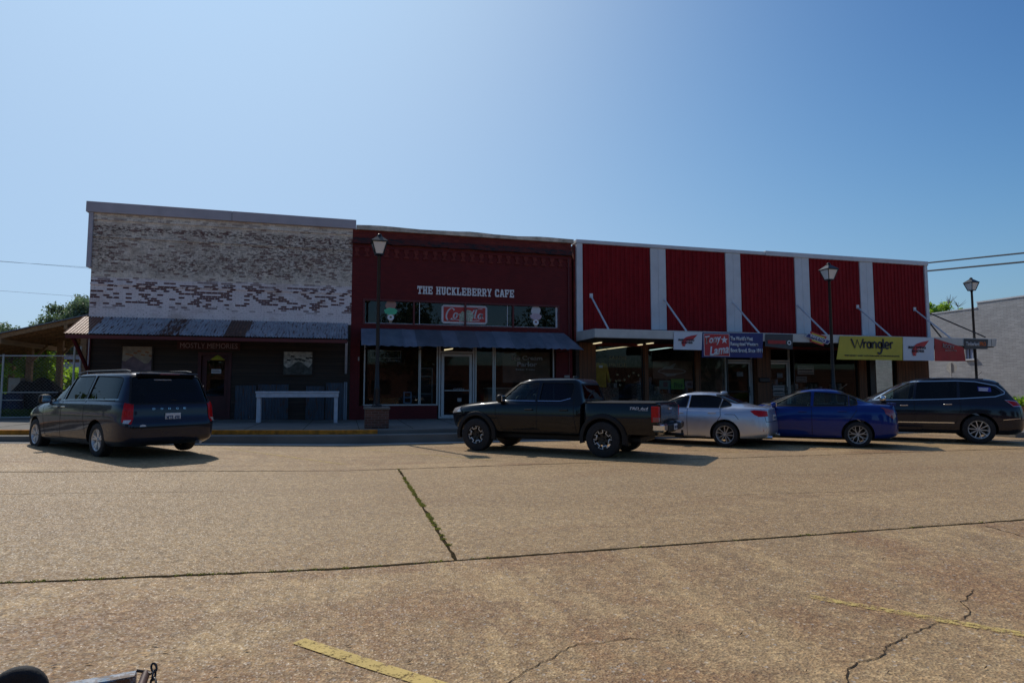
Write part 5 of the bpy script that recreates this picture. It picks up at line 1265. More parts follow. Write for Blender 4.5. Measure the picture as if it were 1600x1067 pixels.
def car(sp):
    T = thing(sp['name'], (sp['x'], sp['y'], sp.get('z', 0.)), sp['label'], sp['cat'], sp.get('group'), sp['psi'] + math.pi / 2)
    S = Shape(sp['front'], sp['rear'], sp['width'], sp['nf'], sp['nr'], sp['c'], sp.get('crown', .10))
    wb, r, ra = sp['wb'], sp['r'], sp['r'] + .055
    me = S.solid(); me.materials.append(M[sp['paint']]); cut = []
    for ax_ in (0, wb):
        for sg in (1, -1):
            if sp.get('bed') and ax_ == 0: continue
            cut.append(mesh_of(cyl_y(ax_, r + .01, ra, sg * 1.3, sg * .60), 'plastic'))
    # cabin
    cb = sp['cabin']
    Ci = Shape(sp['front'], sp['rear'], sp['width'], sp['nf'], sp['nr'], sp['c'], sp.get('crown', .10), inset=.075, zlo=cb[2], zhi=S.zt - .05)
    cm = Ci.solid(48, .08)
    bm = bmesh.new(); bm.from_mesh(cm)
    for xc, no in ((cb[0], -1), (cb[1], 1)):
        g = bmesh.ops.bisect_plane(bm, geom=bm.verts[:] + bm.edges[:] + bm.faces[:], plane_co=(xc, 0, 0), plane_no=(no, 0, 0), clear_outer=True, dist=1e-5)
        bmesh.ops.holes_fill(bm, edges=[e for e in bm.edges if len(e.link_faces) == 1], sides=0)
    bmesh.ops.recalc_face_normals(bm, faces=bm.faces); bm.to_mesh(cm); bm.free(); cm.materials.clear(); cm.materials.append(M['plastic']); cut.append(cm)
    for wn in sp['side_windows']:
        mb = MB(); poly = round_poly(wn['p'], wn.get('r', .04)); mb.prism(poly, -1.3, 1.3); cut.append(mesh_of(mb, 'plastic'))
    for key, sgn in (('windscreen', 1), ('backlight', -1)):
        if key in sp:
            poly = round_poly(sp[key]['p'], .06); mb = MB(); n = len(poly); x0 = sp[key].get('x0', sp['c']); x1 = x0 + sgn * 4
            mb.add([(x0, y, z) for y, z in poly] + [(x1, y, z) for y, z in poly], [tuple(range(n)), tuple(range(2 * n - 1, n - 1, -1))] + [(i, i + n, (i + 1) % n + n, (i + 1) % n) for i in range(n)]); cut.append(mesh_of(mb, 'plastic'))
    body = boolean(me, cut); body.name = 'body'
    dark_arches(body, [(0, r + .01), (wb, r + .01)], ra, 'plastic'); shade(body, 32)
    bo = bpy.data.objects.new('body', body); COL.objects.link(bo); bo.parent = T
    # windows
    for wn in sp['side_windows']:
        for sg in (1, -1):
            fn = lambda a, b, sg=sg: S.side(a, b, sg); poly = round_poly(wn['p'], wn.get('r', .04))
            g = patch(grow(poly, .008), fn, wn.get('m', 'privacy'), 'side_window', T, -.012, 0, .1)
            if wn.get('trim', True):
                tr = grow(poly, .006); tr.append(tr[0]); line(tr, fn, sp.get('wtrim', 'plastic'), 'window_trim', g, .018, .004)
    for key, fl in (('windscreen', True), ('backlight', False)):
        if key in sp:
            fn = lambda a, b, fl=fl: S.fr(a, b, fl); poly = round_poly(sp[key]['p'], .06)
            g = patch(grow(poly, .01), fn, sp[key].get('m', 'carglass'), 'windscreen' if fl else 'rear_window', T, -.010, 0, .1)
            tr = grow(poly, .008); tr.append(tr[0]); line(tr, fn, 'plastic', 'window_seal', g, .03, .002)
    for ln in sp.get('seams', []):
        for sg in (1, -1): line(ln, lambda a, b, sg=sg: S.side(a, b, sg), 'seam', 'door_gap', bo, .012, .0012)
    for ln in sp.get('rear_seams', []): line(ln, lambda a, b: S.fr(a, b, False), 'seam', 'tailgate_gap', bo, .012, .0012)
    for ln in sp.get('hood_seams', []): line(ln, lambda a, b: S.fr(a, b, True), 'seam', 'hood_gap', bo, .012, .0012)
    for ln, mt, wd in sp.get('side_lines', []):
        for sg in (1, -1): line(ln, lambda a, b, sg=sg: S.side(a, b, sg), mt, 'side_moulding', T, wd, .008)
    for hx, hz in sp.get('handles', []):
        for sg in (1, -1):
            p = S.side(hx, hz, sg); h = MB(); o_ = .035 * sg
            h.bar((hx - .10, p.y + o_ * .9, hz), (hx + .10, p.y + o_ * .9, hz - .004), .018, .026); h.box(hx - .10, hx - .08, min(p.y, p.y + o_), max(p.y, p.y + o_), hz - .012, hz + .012); h.box(hx + .08, hx + .10, min(p.y, p.y + o_), max(p.y, p.y + o_), hz - .012, hz + .012)
            h.build('door_handle', sp.get('handle', 'chrome'), T, bevel=.004, world=False)
    mx, mz = sp['mirror']; msz = sp.get('mirror_size', (.07, .11, .075))
    for sg in (1, -1):
        p = S.side(mx, mz - .02, sg); yc = sg * (abs(p.y) + .10 + msz[1] * .3)
        mo = blob(T, 'wing_mirror', sp.get('mirror_mat', sp['paint']), (mx, yc, mz + .03), msz, sq=.7)
        boxpart(mo, 'mirror_glass', 'chrome', (mx - msz[0] - .004, mx - msz[0] + .01, yc - msz[1] * .7, yc + msz[1] * .7, mz + .03 - msz[2] * .65, mz + .03 + msz[2] * .65), .003)
        mb = MB(); mb.bar((mx + .02, abs(p.y) * sg * .97, mz - .02), (mx, yc, mz - .02), .05, .03); mb.build('mirror_arm', 'plastic', mo, world=False)
    # corner lamps: polygon points ('x'|'y', value, z)
    for lp in sp.get('lamps', []):
        for sg in (1, -1):
            def cv(q):
                k, v, z = q; z = min(z, S.zt - .12)
                return (S.th_x(v, z), z) if k == 'x' else (S.th_y(v, z, lp.get('front', False)), z)
            poly = [cv(q) for q in lp['p']]
            def fn(a, b, sg=sg):
                p = S.pt(a, b); return Vector((p.x, sg * p.y, p.z))
            o = patch(poly, fn, lp['m'], lp['n'], T, lp.get('off', .012), .03, .05)
            if lp.get('rim'):
                q = poly + [poly[0]]; line(q, fn, 'chrome', 'lamp_trim', o, .014, .018)
    for q in sp.get('rear_patches', []):
        patch(q['p'], lambda a, b: S.fr(a, b, False), q['m'], q['n'], T, q.get('off', .006), .012, .1)
    for q in sp.get('front_patches', []):
        patch(q['p'], lambda a, b: S.fr(a, b, True), q['m'], q['n'], T, q.get('off', .006), .012, .1)
    for q in sp.get('side_patches', []):
        for sg in (1, -1): patch(q['p'], lambda a, b, sg=sg: S.side(a, b, sg), q['m'], q['n'], T, q.get('off', .006), .012, .1)
    hwt = sp['track'] / 2
    for ax_, nm in ((0, 'r'), (wb, 'f')):
        for sg in (1, -1): wheel(T, ax_, sg * hwt, r, sp['tw'], sp['rim'], sp['style'], sg)
    # inside: seats, dash, wheel, floor pan
    for (xx, n_) in sp['seats']:
        for sg in (1, -1):
            s_ = MB(); yc = sg * .37; z0 = cb[2] + .02
            s_.box(xx - .05, xx + .45, yc - .25, yc + .25, z0, z0 + .14); s_.hexa([(xx - .10, yc - .25, z0 + .1), (xx + .06, yc - .25, z0 + .1), (xx + .06, yc + .25, z0 + .1), (xx - .10, yc + .25, z0 + .1)], [(xx - .25, yc - .22, z0 + n_), (xx - .14, yc - .22, z0 + n_), (xx - .14, yc + .22, z0 + n_), (xx - .25, yc + .22, z0 + n_)])
            s_.box(xx - .25, xx - .16, yc - .11, yc + .11, z0 + n_ + .01, z0 + n_ + .17); s_.build('seat', 'seat', T, bevel=.03, world=False)
    dz = sp['dash']; boxpart(T, 'dashboard', 'plastic', (dz[0], dz[0] + .45, -.62, .62, cb[2], dz[1]), .04)
    mb = MB(); mb.tube([(dz[0] - .12 + .05 * math.cos(a), .37 + .18 * math.cos(a), dz[1] + .0 + .17 * math.sin(a)) for a in [2 * math.pi * k / 20 for k in range(21)]], .014, 6); mb.build('steering_wheel', 'plastic', T, world=False, smooth=True)
    boxpart(T, 'underbody', 'plastic', (-.75, wb + .6, -.62, .62, sp['clear'], sp['clear'] + .14), .03)
    for ax_ in (0, wb):
        mb = MB(); mb.tube([(ax_, -hwt + .05, r), (ax_, hwt - .05, r)], .05, 10); mb.build('axle', 'plastic', T, world=False)
    return T, S
def letters(T, body, x, y0, y1, z0, z1, mat, name, fn, face='rear', **k):
    """text laid on the rear (reading left to right seen from behind) or side of a car, flat mesh in car space"""
    o = text(body, (0, 1, 0, 1), 0, mat, name, None, .004, **k)
    me = o.data; n = len(me.vertices)
    for v in me.vertices:
        u, d, w_ = v.co.x, -v.co.y, v.co.z
        if face == 'rear': p = fn(y1 - (y1 - y0) * u, z0 + (z1 - z0) * w_); v.co = (p.x - .004 - d, p.y, p.z)
        else: p = fn(y1 - (y1 - y0) * u, z0 + (z1 - z0) * w_); v.co = (p.x, p.y + (.006 + d) * k.get('sg', 1), p.z)
    o.parent = T; return o
def plate(T, x, zc, body, w_=.30, h=.15, m_='plate', y=0.):
    o = boxpart(T, 'number_plate', m_, (x - .012, x, y - w_ / 2, y + w_ / 2, zc - h / 2, zc + h / 2), .004)
    l = text(body, (0, 1, 0, 1), 0, 'plateink', 'plate_number', None, .003, bold=.02)
    for v in l.data.vertices: v.co = (x - .013 + v.co.y, y + w_ * .43 - w_ * .86 * v.co.x, zc - h * .30 + h * .5 * v.co.z)
    l.parent = o; return o

# ---- minivan
van = dict(name='minivan', x=-4.12, y=-9.04, z=.13, psi=R(41.1), label='dark blue grey minivan parked at an angle at the left kerb', cat='minivan', group='cars parked along the kerb', paint='vanpaint',
    wb=3.08, r=.345, tw=.225, rim=.225, style='split10', track=1.68, clear=.22, c=1.0,
    front=[(3.72, .24), (3.92, .32), (4.00, .50), (4.00, .68), (3.93, .84), (3.78, .95), (3.40, 1.045), (2.98, 1.12), (2.60, 1.30), (2.15, 1.50), (1.72, 1.645), (1.30, 1.70), (.75, 1.722), (.2, 1.728)],
    rear=[(-.95, .24), (-1.10, .34), (-1.13, .50), (-1.13, .66), (-1.085, .80), (-1.06, 1.0), (-1.02, 1.10), (-.95, 1.35), (-.86, 1.58), (-.78, 1.675), (-.62, 1.705), (-.2, 1.722), (.2, 1.7285)],
    width=[(.90, .24), (.965, .34), (.985, .6), (.985, .85), (.965, 1.05), (.93, 1.12), (.86, 1.35), (.775, 1.6), (.73, 1.73)],
    nf=[(.3, 5.5), (.8, 5.5), (1.1, 4), (1.7, 4)], nr=[(.3, 9), (1.0, 10), (1.6, 9), (1.72, 6)], crown=.085,
    cabin=(-.85, 2.75, .62),
    side_windows=[dict(p=[(2.62, 1.115), (1.72, 1.125), (1.62, 1.615), (1.80, 1.61, .1), (2.2, 1.455)], m='carglass', r=.03), dict(p=[(1.62, 1.125), (.64, 1.135), (.60, 1.635), (1.52, 1.63)], r=.03), dict(p=[(.54, 1.14), (-.68, 1.15, .10), (-.62, 1.60, .14), (.50, 1.635)], r=.03)],
    windscreen=dict(p=[(-.72, 1.17), (.72, 1.17), (.62, 1.60), (-.62, 1.60)], m='carglass'), backlight=dict(p=[(-.79, 1.08), (.79, 1.08), (.68, 1.625), (-.68, 1.625)], m='privacy'),
    seams=[[(2.62, 1.10), (2.60, .8), (2.45, .34)], [(1.66, 1.12), (1.66, .34)], [(.57, 1.14), (.57, .80), (.45, .45)], [(2.45, .34), (.5, .34)], [(-.88, 1.12), (.57, 1.135)]],
    rear_seams=[[(-.84, 1.05), (-.86, .62), (.86, .62), (.84, 1.05)]], side_lines=[([(2.66, 1.118), (.6, 1.148), (-.75, 1.16)], 'chrome', .008), ([(-.62, 1.13), (-.62, 1.16)], 'plastic', .01)],
    handles=[(1.86, .99), (1.48, .99)], mirror=(2.42, 1.12), mirror_size=(.08, .12, .10), mirror_mat='plastic', wtrim='plastic',
    lamps=[dict(n='tail_light', m='redlamp', p=[('y', .76, .78), ('y', .74, 1.06), ('x', -.93, 1.09), ('x', -.97, .72), ('y', .80, .68)], off=.014), dict(n='reverse_light', m='clearlamp', p=[('y', .84, .69), ('y', .79, .76), ('x', -1.0, .76), ('x', -1.0, .70)], off=.020)],
    seats=[(1.62, .62), (.75, .60)], dash=(2.30, 1.08))
T, S = car(van)
plate(T, S.fr(0, .82, False).x - .004, .80, 'MTB 498', .31, .16)
for k, ch in enumerate('DODGE'):
    yy = .40 - k * .155; letters(T, ch, 0, yy - .05, yy, .955, .99, 'chrome', 'badge_letter', lambda a, b: S.fr(a, b, False))
boxpart(T, 'bumper_step', 'plastic', (-1.155, -1.06, -.80, .80, .60, .63), .008)
patch([(-.62, .57), (.62, .57), (.62, .585), (-.62, .585)], lambda a, b: S.fr(a, b, False), 'vanpaint', 'bumper_strip', T, .03, .04)
for sg in (1, -1):
    mb = MB(); pts = [(x, sg * .62, 1.72 + .03 * math.sin(min(1, max(0, (x + .6) / .3)) * math.pi / 2) * math.sin(min(1, max(0, (1.9 - x) / .3)) * math.pi / 2) - (.03 if x > 1.4 else 0)) for x in [-.6 + .2 * i for i in range(13)]]
    mb.tube([(x, y, z) for x, y, z in pts], .018, 8); mb.build('roof_rail', 'darkmetal', T, world=False, smooth=True)
for x in (-.1, .9):
    boxpart(T, 'cross_bar', 'darkmetal', (x - .03, x + .03, -.6, .6, 1.735, 1.755), .006)
boxpart(T, 'roof_spoiler', 'vanpaint', (-.90, -.74, -.60, .60, 1.655, 1.69), .012)
boxpart(T, 'high_stop_lamp', 'smokelamp', (-.905, -.895, -.2, .2, 1.66, 1.68), .002)
mb = MB(); mb.bar((-.95, .30, 1.17), (-1.0, -.1, 1.14), .02, .02); mb.build('rear_wiper', 'plastic', T, world=False)
mb = MB(); mb.tube([(-1.0, -.55, .27), (-1.18, -.55, .26)], .03, 10); mb.build('exhaust_pipe', 'rimdark', T, world=False)
patch([(.56, .56), (.74, .56), (.72, .60), (.58, .60)], lambda a, b: S.fr(a, b, False), 'plate', 'small_sticker', T, .006, .006) if False else None
patch([(.60 + .06 * math.cos(k * .63), .64 + .03 * math.sin(k * .63)) for k in range(10)], lambda a, b: S.fr(a, b, False), 'plate', 'round_sticker', T, .008, .006)
patch([(-.05, 1.545), (-.05, 1.565), (.30, 1.565), (.30, 1.545)], lambda a, b: S.fr(a, b, False), 'fadedletter', 'window_sticker', T, .0, .004)

# ---- silver saloon
sil = dict(name='silver_sedan', x=10.18, y=-9.2, z=-.0, psi=R(41.5), label='silver sedan parked between the black pickup truck and the blue sedan', cat='car', group='cars parked along the kerb', paint='silverpaint',
    wb=2.73, r=.325, tw=.235, rim=.235, style='twin5', track=1.56, clear=.17, c=.95,
    front=[(3.40, .18), (3.52, .28), (3.55, .42), (3.52, .60), (3.42, .70), (3.1, .82), (2.6, .93), (2.22, .99), (1.95, 1.08), (1.55, 1.25), (1.22, 1.36), (.95, 1.405), (.62, 1.425)],
    rear=[(-.90, .24), (-1.04, .32), (-1.07, .50), (-1.05, .70), (-1.02, .88), (-1.01, .985), (-.90, 1.015), (-.62, 1.045), (-.40, 1.10), (-.12, 1.22), (.18, 1.345), (.36, 1.395), (.62, 1.4255)],
    width=[(.84, .18), (.88, .28), (.90, .5), (.90, .72), (.875, .88), (.835, .97), (.78, 1.05), (.66, 1.28), (.60, 1.43)],
    nf=[(.3, 4.5), (.9, 3.4), (1.4, 3)], nr=[(.3, 5), (.9, 4.4), (1.1, 3.6), (1.42, 3.2)], crown=.09, cabin=(-.25, 2.1, .50),
    side_windows=[dict(p=[(1.92, 1.0), (1.02, 1.0), (.98, 1.31), (1.25, 1.28, .1), (1.55, 1.17)], r=.02, m='privacy'), dict(p=[(.94, 1.0), (.16, 1.0), (.12, 1.27, .1), (.45, 1.325, .1), (.91, 1.32)], r=.02), dict(p=[(.12, 1.01), (-.16, 1.06, .06), (.08, 1.25)], r=.02)],
    windscreen=dict(p=[(-.64, 1.04), (.64, 1.04), (.52, 1.33), (-.52, 1.33)], x0=.9), backlight=dict(p=[(-.58, 1.13), (.58, 1.13), (.50, 1.335), (-.50, 1.335)], x0=.9, m='privacy'),
    seams=[[(1.95, .97), (1.98, .6), (1.85, .26)], [(.98, 1.0), (.98, .26)], [(.12, 1.0), (.10, .8), (.34, .42)], [(1.85, .26), (.5, .26)], [(-.35, .72), (-.25, .84), (.0, .84)]], rear_seams=[[(-.62, .98), (-.62, .66), (.62, .66), (.62, .98)]],
    side_lines=[([(1.95, .985), (.1, .99)], 'chrome', .008)], handles=[(1.18, .86), (.32, .875)], handle='silverpaint', mirror=(1.78, 1.0), wtrim='plastic',
    lamps=[dict(n='tail_light', m='redlamp', p=[('y', .52, .80), ('y', .50, .93), ('y', .72, .955), ('x', -.62, .93), ('x', -.72, .84), ('x', -.82, .79)], off=.010), dict(n='bumper_reflector', m='redlamp', p=[('y', .70, .42), ('y', .70, .46), ('x', -.92, .47), ('x', -.92, .43)], off=.008),
           dict(n='headlight', m='clearlamp', front=True, p=[('y', .45, .60), ('y', .45, .70), ('x', 3.0, .76), ('x', 3.1, .62)])],
    seats=[(1.15, .55), (.25, .50)], dash=(1.62, .96))
T, S = car(sil)
patch([(-.50, 1.012), (.50, 1.012), (.50, 1.03), (-.50, 1.03)], lambda a, b: S.fr(a, b, False), 'silverpaint', 'boot_lip', T, .012, .02)
plate(T, S.fr(0, .76, False).x - .004, .76, 'ABT 271', .30, .14)
blob(T, 'shark_fin', 'silverpaint', (.22, 0, 1.40), (.09, .016, .035)); mb = MB()
for yy in (.5, -.5): mb.tube([(-.85, yy, .27), (-1.09, yy, .27)], .042, 12)
mb.build('exhaust_tips', 'chrome', T, world=False)

# ---- blue saloon
blu = dict(name='blue_sedan', x=13.32, y=-10.11, z=-.0, psi=R(50), label='bright blue sedan parked between the silver sedan and the dark sport utility', cat='car', group='cars parked along the kerb', paint='bluepaint',
    wb=2.685, r=.325, tw=.225, rim=.235, style='y7', track=1.55, clear=.17, c=.95,
    front=[(3.45, .18), (3.58, .28), (3.61, .45), (3.58, .62), (3.45, .74), (3.1, .88), (2.68, .985), (2.42, 1.04), (2.1, 1.17), (1.65, 1.355), (1.32, 1.455), (1.05, 1.495), (.7, 1.51)],
    rear=[(-.80, .24), (-.93, .32), (-.96, .50), (-.95, .75), (-.93, .95), (-.90, 1.055), (-.78, 1.085), (-.55, 1.10), (-.30, 1.18), (.0, 1.32), (.30, 1.435), (.5, 1.485), (.7, 1.5105)],
    width=[(.83, .18), (.87, .28), (.895, .5), (.895, .75), (.87, .95), (.84, 1.02), (.78, 1.12), (.66, 1.36), (.60, 1.51)],
    nf=[(.3, 4.5), (.9, 3.4), (1.5, 3)], nr=[(.3, 5), (.9, 4.6), (1.1, 3.6), (1.5, 3.2)], crown=.10, cabin=(-.25, 2.3, .52),
    side_windows=[dict(p=[(2.14, 1.06), (1.10, 1.05), (1.06, 1.41), (1.34, 1.39, .1), (1.7, 1.265)], r=.02, m='carglass'), dict(p=[(1.0, 1.055), (.20, 1.07), (.18, 1.345, .06), (.96, 1.41)], r=.02, m='carglass'), dict(p=[(.15, 1.075), (-.02, 1.085, .05), (.0, 1.27, .06), (.14, 1.325)], r=.02, m='carglass')],
    windscreen=dict(p=[(-.66, 1.09), (.66, 1.09), (.54, 1.42), (-.54, 1.42)], x0=.9), backlight=dict(p=[(-.58, 1.16), (.58, 1.16), (.52, 1.42), (-.52, 1.42)], x0=.9, m='carglass'),
    seams=[[(2.18, 1.02), (2.16, .6), (2.02, .28)], [(1.06, 1.04), (1.06, .28)], [(.02, 1.08), (.0, .95), (.36, .42)], [(2.02, .28), (.5, .28)]], rear_seams=[[(-.6, 1.06), (-.62, .66), (.62, .66), (.6, 1.06)]],
    side_lines=[([(2.2, 1.04), (1.1, 1.035), (.1, 1.06)], 'plastic', .012)], handles=[(1.28, .90), (.34, .92)], handle='bluepaint', mirror=(1.98, 1.04), wtrim='plastic',
    lamps=[dict(n='tail_light', m='smokelamp', p=[('y', .60, .80), ('y', .62, .95), ('y', .74, 1.02), ('x', -.60, 1.02), ('x', -.64, .86), ('x', -.80, .74), ('y', .70, .72)], off=.012),
           dict(n='headlight', m='clearlamp', front=True, p=[('y', .45, .66), ('y', .45, .76), ('x', 3.0, .84), ('x', 3.1, .68)])],
    seats=[(1.25, .58), (.3, .52)], dash=(1.85, 1.02))
T, S = car(blu)
mb = MB(); mb.bar((-.86, -.55, 1.12), (-.86, .55, 1.12), .10, .02); mb.box(-.90, -.82, -.50, -.45, 1.06, 1.115); mb.box(-.90, -.82, .45, .5, 1.06, 1.115); mb.build('spoiler', 'bluepaint', T, bevel=.006, world=False)
plate(T, S.fr(0, .82, False).x - .004, .82, 'LKR 306', .30, .14)
mb = MB(); mb.tube([(.35, 0, 1.48), (.15, 0, 1.62)], .005, 6); mb.build('aerial', 'cable', T, world=False)
mb = MB(); mb.tube([(-.75, -.5, .26), (-.98, -.5, .26)], .035, 12); mb.build('exhaust_pipe', 'chrome', T, world=False)

# ---- dark sport utility
suv = dict(name='sport_utility_vehicle', x=17.49, y=-10.06, z=-.0, psi=R(46.3), label='large dark sport utility vehicle with chrome window line at the right end of the row', cat='car', group='cars parked along the kerb', paint='suvpaint',
    wb=3.02, r=.385, tw=.255, rim=.255, style='ten', track=1.70, clear=.24, c=1.0,
    front=[(3.80, .26), (3.95, .36), (4.0, .55), (3.98, .75), (3.85, .92), (3.5, 1.05), (3.05, 1.12), (2.72, 1.18), (2.4, 1.34), (1.95, 1.56), (1.55, 1.72), (1.2, 1.79), (.9, 1.815), (.5, 1.83)],
    rear=[(-.92, .26), (-1.05, .36), (-1.09, .52), (-1.10, .75), (-1.07, .98), (-1.0, 1.12), (-.86, 1.34), (-.70, 1.58), (-.58, 1.70), (-.42, 1.76), (-.1, 1.80), (.5, 1.8305)],
    width=[(.92, .26), (.98, .36), (1.0, .6), (1.0, .85), (.975, 1.05), (.94, 1.15), (.87, 1.35), (.765, 1.65), (.70, 1.83)],
    nf=[(.3, 4.2), (.9, 3.6), (1.8, 3.4)], nr=[(.3, 5), (1.0, 4.4), (1.5, 3.8), (1.8, 3.4)], crown=.10, cabin=(-.7, 2.6, .62),
    side_windows=[dict(p=[(2.42, 1.19), (1.50, 1.20), (1.42, 1.68), (1.62, 1.66, .1), (1.95, 1.49)], r=.02, m='carglass', trim=False), dict(p=[(1.44, 1.20), (.45, 1.24), (.42, 1.70), (1.36, 1.69)], r=.02, trim=False), dict(p=[(.38, 1.245), (-.40, 1.30), (-.60, 1.38, .1), (-.42, 1.56, .12), (.0, 1.67, .1), (.36, 1.695)], r=.02, trim=False)],
    windscreen=dict(p=[(-.72, 1.24), (.72, 1.24), (.60, 1.68), (-.60, 1.68)], x0=1.0), backlight=dict(p=[(-.62, 1.20), (.62, 1.20), (.52, 1.66), (-.52, 1.66)], x0=.6, m='privacy'),
    seams=[[(2.5, 1.16), (2.45, .7), (2.35, .42)], [(1.47, 1.18), (1.47, .42)], [(.40, 1.22), (.38, .95), (.52, .55)], [(2.35, .42), (.55, .42)]], rear_seams=[[(-.7, 1.1), (-.75, .66), (.75, .66), (.7, 1.1)]],
    side_lines=[([(2.5, 1.175), (1.47, 1.185), (.42, 1.225), (-.42, 1.285), (-.64, 1.36), (-.66, 1.42), (-.48, 1.585), (.0, 1.70), (.42, 1.725), (1.42, 1.71), (1.62, 1.685), (1.97, 1.51), (2.45, 1.20)], 'chrome', .022), ([(2.3, .55), (.55, .56)], 'chrome', .028), ([(-.55, .66), (-.95, .70)], 'chrome', .02)],
    handles=[(1.72, 1.03), (.68, 1.07)], mirror=(2.25, 1.19), mirror_mat='chrome', mirror_size=(.08, .12, .08),
    lamps=[dict(n='tail_light', m='redlamp', p=[('y', .62, 1.02), ('y', .60, 1.14), ('x', -.62, 1.19), ('x', -.80, 1.02)], off=.012, rim=True), dict(n='headlight', m='clearlamp', front=True, p=[('y', .5, .82), ('y', .5, .92), ('x', 3.3, 1.0), ('x', 3.4, .84)])],
    seats=[(1.55, .62), (.65, .60)], dash=(2.1, 1.12))
T, S = car(suv)
plate(T, S.fr(0, .88, False).x - .004, .88, 'CDN 812', .30, .15)
mb = MB(); mb.tube([(-.1, .0, 1.80), (-.28, .0, 1.99)], .006, 6); mb.build('aerial', 'cable', T, world=False)
a = [( -.05, 1.44), (-.35, 1.42), (-.35, 1.54), (-.05, 1.56)]
M['blueink'] = pm('blue_sticker', (.05, .06, .35), .6); patch(a, lambda u, v: S.side(u, v, 1), 'blueink', 'window_sticker', T, .0, .004)
patch([(-.07, 1.45), (-.27, 1.44), (-.27, 1.47), (-.07, 1.48)], lambda u, v: S.side(u, v, 1), 'plate', 'sticker_text', T, .004, .004); patch([(-.07, 1.50), (-.29, 1.49), (-.29, 1.52), (-.07, 1.53)], lambda u, v: S.side(u, v, 1), 'plate', 'sticker_text', T, .004, .004)
for sg in (1, -1):
    mb = MB(); mb.tube([(x, sg * .66, 1.80 - .012 * abs(x - .6) ** 2 * 4) for x in [-.2 + .2 * i for i in range(9)]], .014, 6); mb.build('roof_rail', 'darkmetal', T, world=False, smooth=True)

# ---- pickup: cab on its frame, separate bed
tru = dict(name='pickup_truck', x=6.08, y=-10.63, z=.0, psi=R(47.0), label='black double cab pickup truck with blocky black wheels and a covered bed', cat='pickup truck', group='cars parked along the kerb', paint='truckpaint',
    wb=3.236, r=.395, tw=.265, rim=.225, style='block', track=1.62, clear=.32, c=1.5, bed=True,
    front=[(3.85, .48), (4.12, .54), (4.20, .68), (4.22, .88), (4.16, 1.00), (3.95, 1.09), (3.5, 1.165), (3.1, 1.205), (2.86, 1.24), (2.62, 1.42), (2.38, 1.60), (2.22, 1.68), (2.0, 1.735), (1.7, 1.76), (1.3, 1.77)],
    rear=[(.51, .44), (.50, .6), (.50, 1.15), (.53, 1.3), (.60, 1.55), (.65, 1.66), (.75, 1.73), (1.3, 1.7705)],
    width=[(.86, .44), (.90, .55), (.925, .75), (.925, .95), (.90, 1.12), (.86, 1.2), (.80, 1.4), (.72, 1.65), (.68, 1.77)],
    nf=[(.4, 4), (1.0, 4.2), (1.3, 4), (1.75, 3.6)], nr=[(.4, 14), (1.2, 14), (1.7, 9)], crown=.08, cabin=(.57, 2.85, .66),
    side_windows=[dict(p=[(2.70, 1.235), (1.66, 1.235), (1.62, 1.64), (2.14, 1.635, .06), (2.44, 1.47)], r=.02, m='carglass'), dict(p=[(1.56, 1.235), (1.00, 1.235, .03), (.76, 1.30, .05), (.72, 1.58, .08), (.78, 1.63), (1.52, 1.64)], r=.02, m='privacy')],
    windscreen=dict(p=[(-.70, 1.27), (.70, 1.27), (.60, 1.65), (-.60, 1.65)], x0=1.9), backlight=dict(p=[(-.62, 1.27), (.62, 1.27), (.58, 1.60), (-.58, 1.60)], x0=1.2, m='privacy'),
    seams=[[(2.72, 1.2), (2.70, .9), (2.50, .52)], [(1.60, 1.23), (1.60, .52)], [(.70, 1.3), (.68, .9), (.62, .52)], [(2.50, .52), (.63, .52)]],
    side_lines=[([(2.68, 1.222), (1.66, 1.222)], 'chrome', .010), ([(1.60, 1.222), (1.02, 1.222), (.78, 1.285)], 'chrome', .010)], handles=[(1.80, 1.02), (.92, 1.02)], handle='truckpaint', mirror=(2.55, 1.24), mirror_size=(.08, .12, .10), mirror_mat='plastic', wtrim='plastic',
    lamps=[dict(n='headlight', m='clearlamp', front=True, p=[('y', .52, .88), ('y', .52, .99), ('x', 3.76, 1.055), ('x', 3.72, .93)], off=.014)],
    front_patches=[dict(p=[(-.5, .74), (.5, .74), (.5, 1.0), (-.5, 1.0)], m='plastic', n='grille')],
    seats=[(1.75, .60), (.98, .58)], dash=(2.42, 1.16))
T, S = car(tru)
Bd = Shape([(.455, .52), (.46, .6), (.46, 1.17), (.455, 1.185)], [(-1.20, .52), (-1.22, .6), (-1.21, 1.10), (-1.235, 1.165), (-1.22, 1.185)], [(.88, .52), (.925, .75), (.925, .95), (.90, 1.12), (.885, 1.185)], [(0, 16), (2, 16)], [(0, 16), (2, 16)], -.3, crown=0.)
me = Bd.solid(72, .05); me.materials.append(M['truckpaint'])
cut = [mesh_of(cyl_y(0, .405, .45, sg * 1.3, sg * .6), 'plastic') for sg in (1, -1)]
me = boolean(me, cut); dark_arches(me, [(0, .405)], .45, 'plastic'); shade(me, 32); bd = bpy.data.objects.new('bed', me); COL.objects.link(bd); bd.parent = T
boxpart(T, 'bed_cover', 'plastic', (-1.16, .43, -.80, .80, 1.18, 1.215), .012)
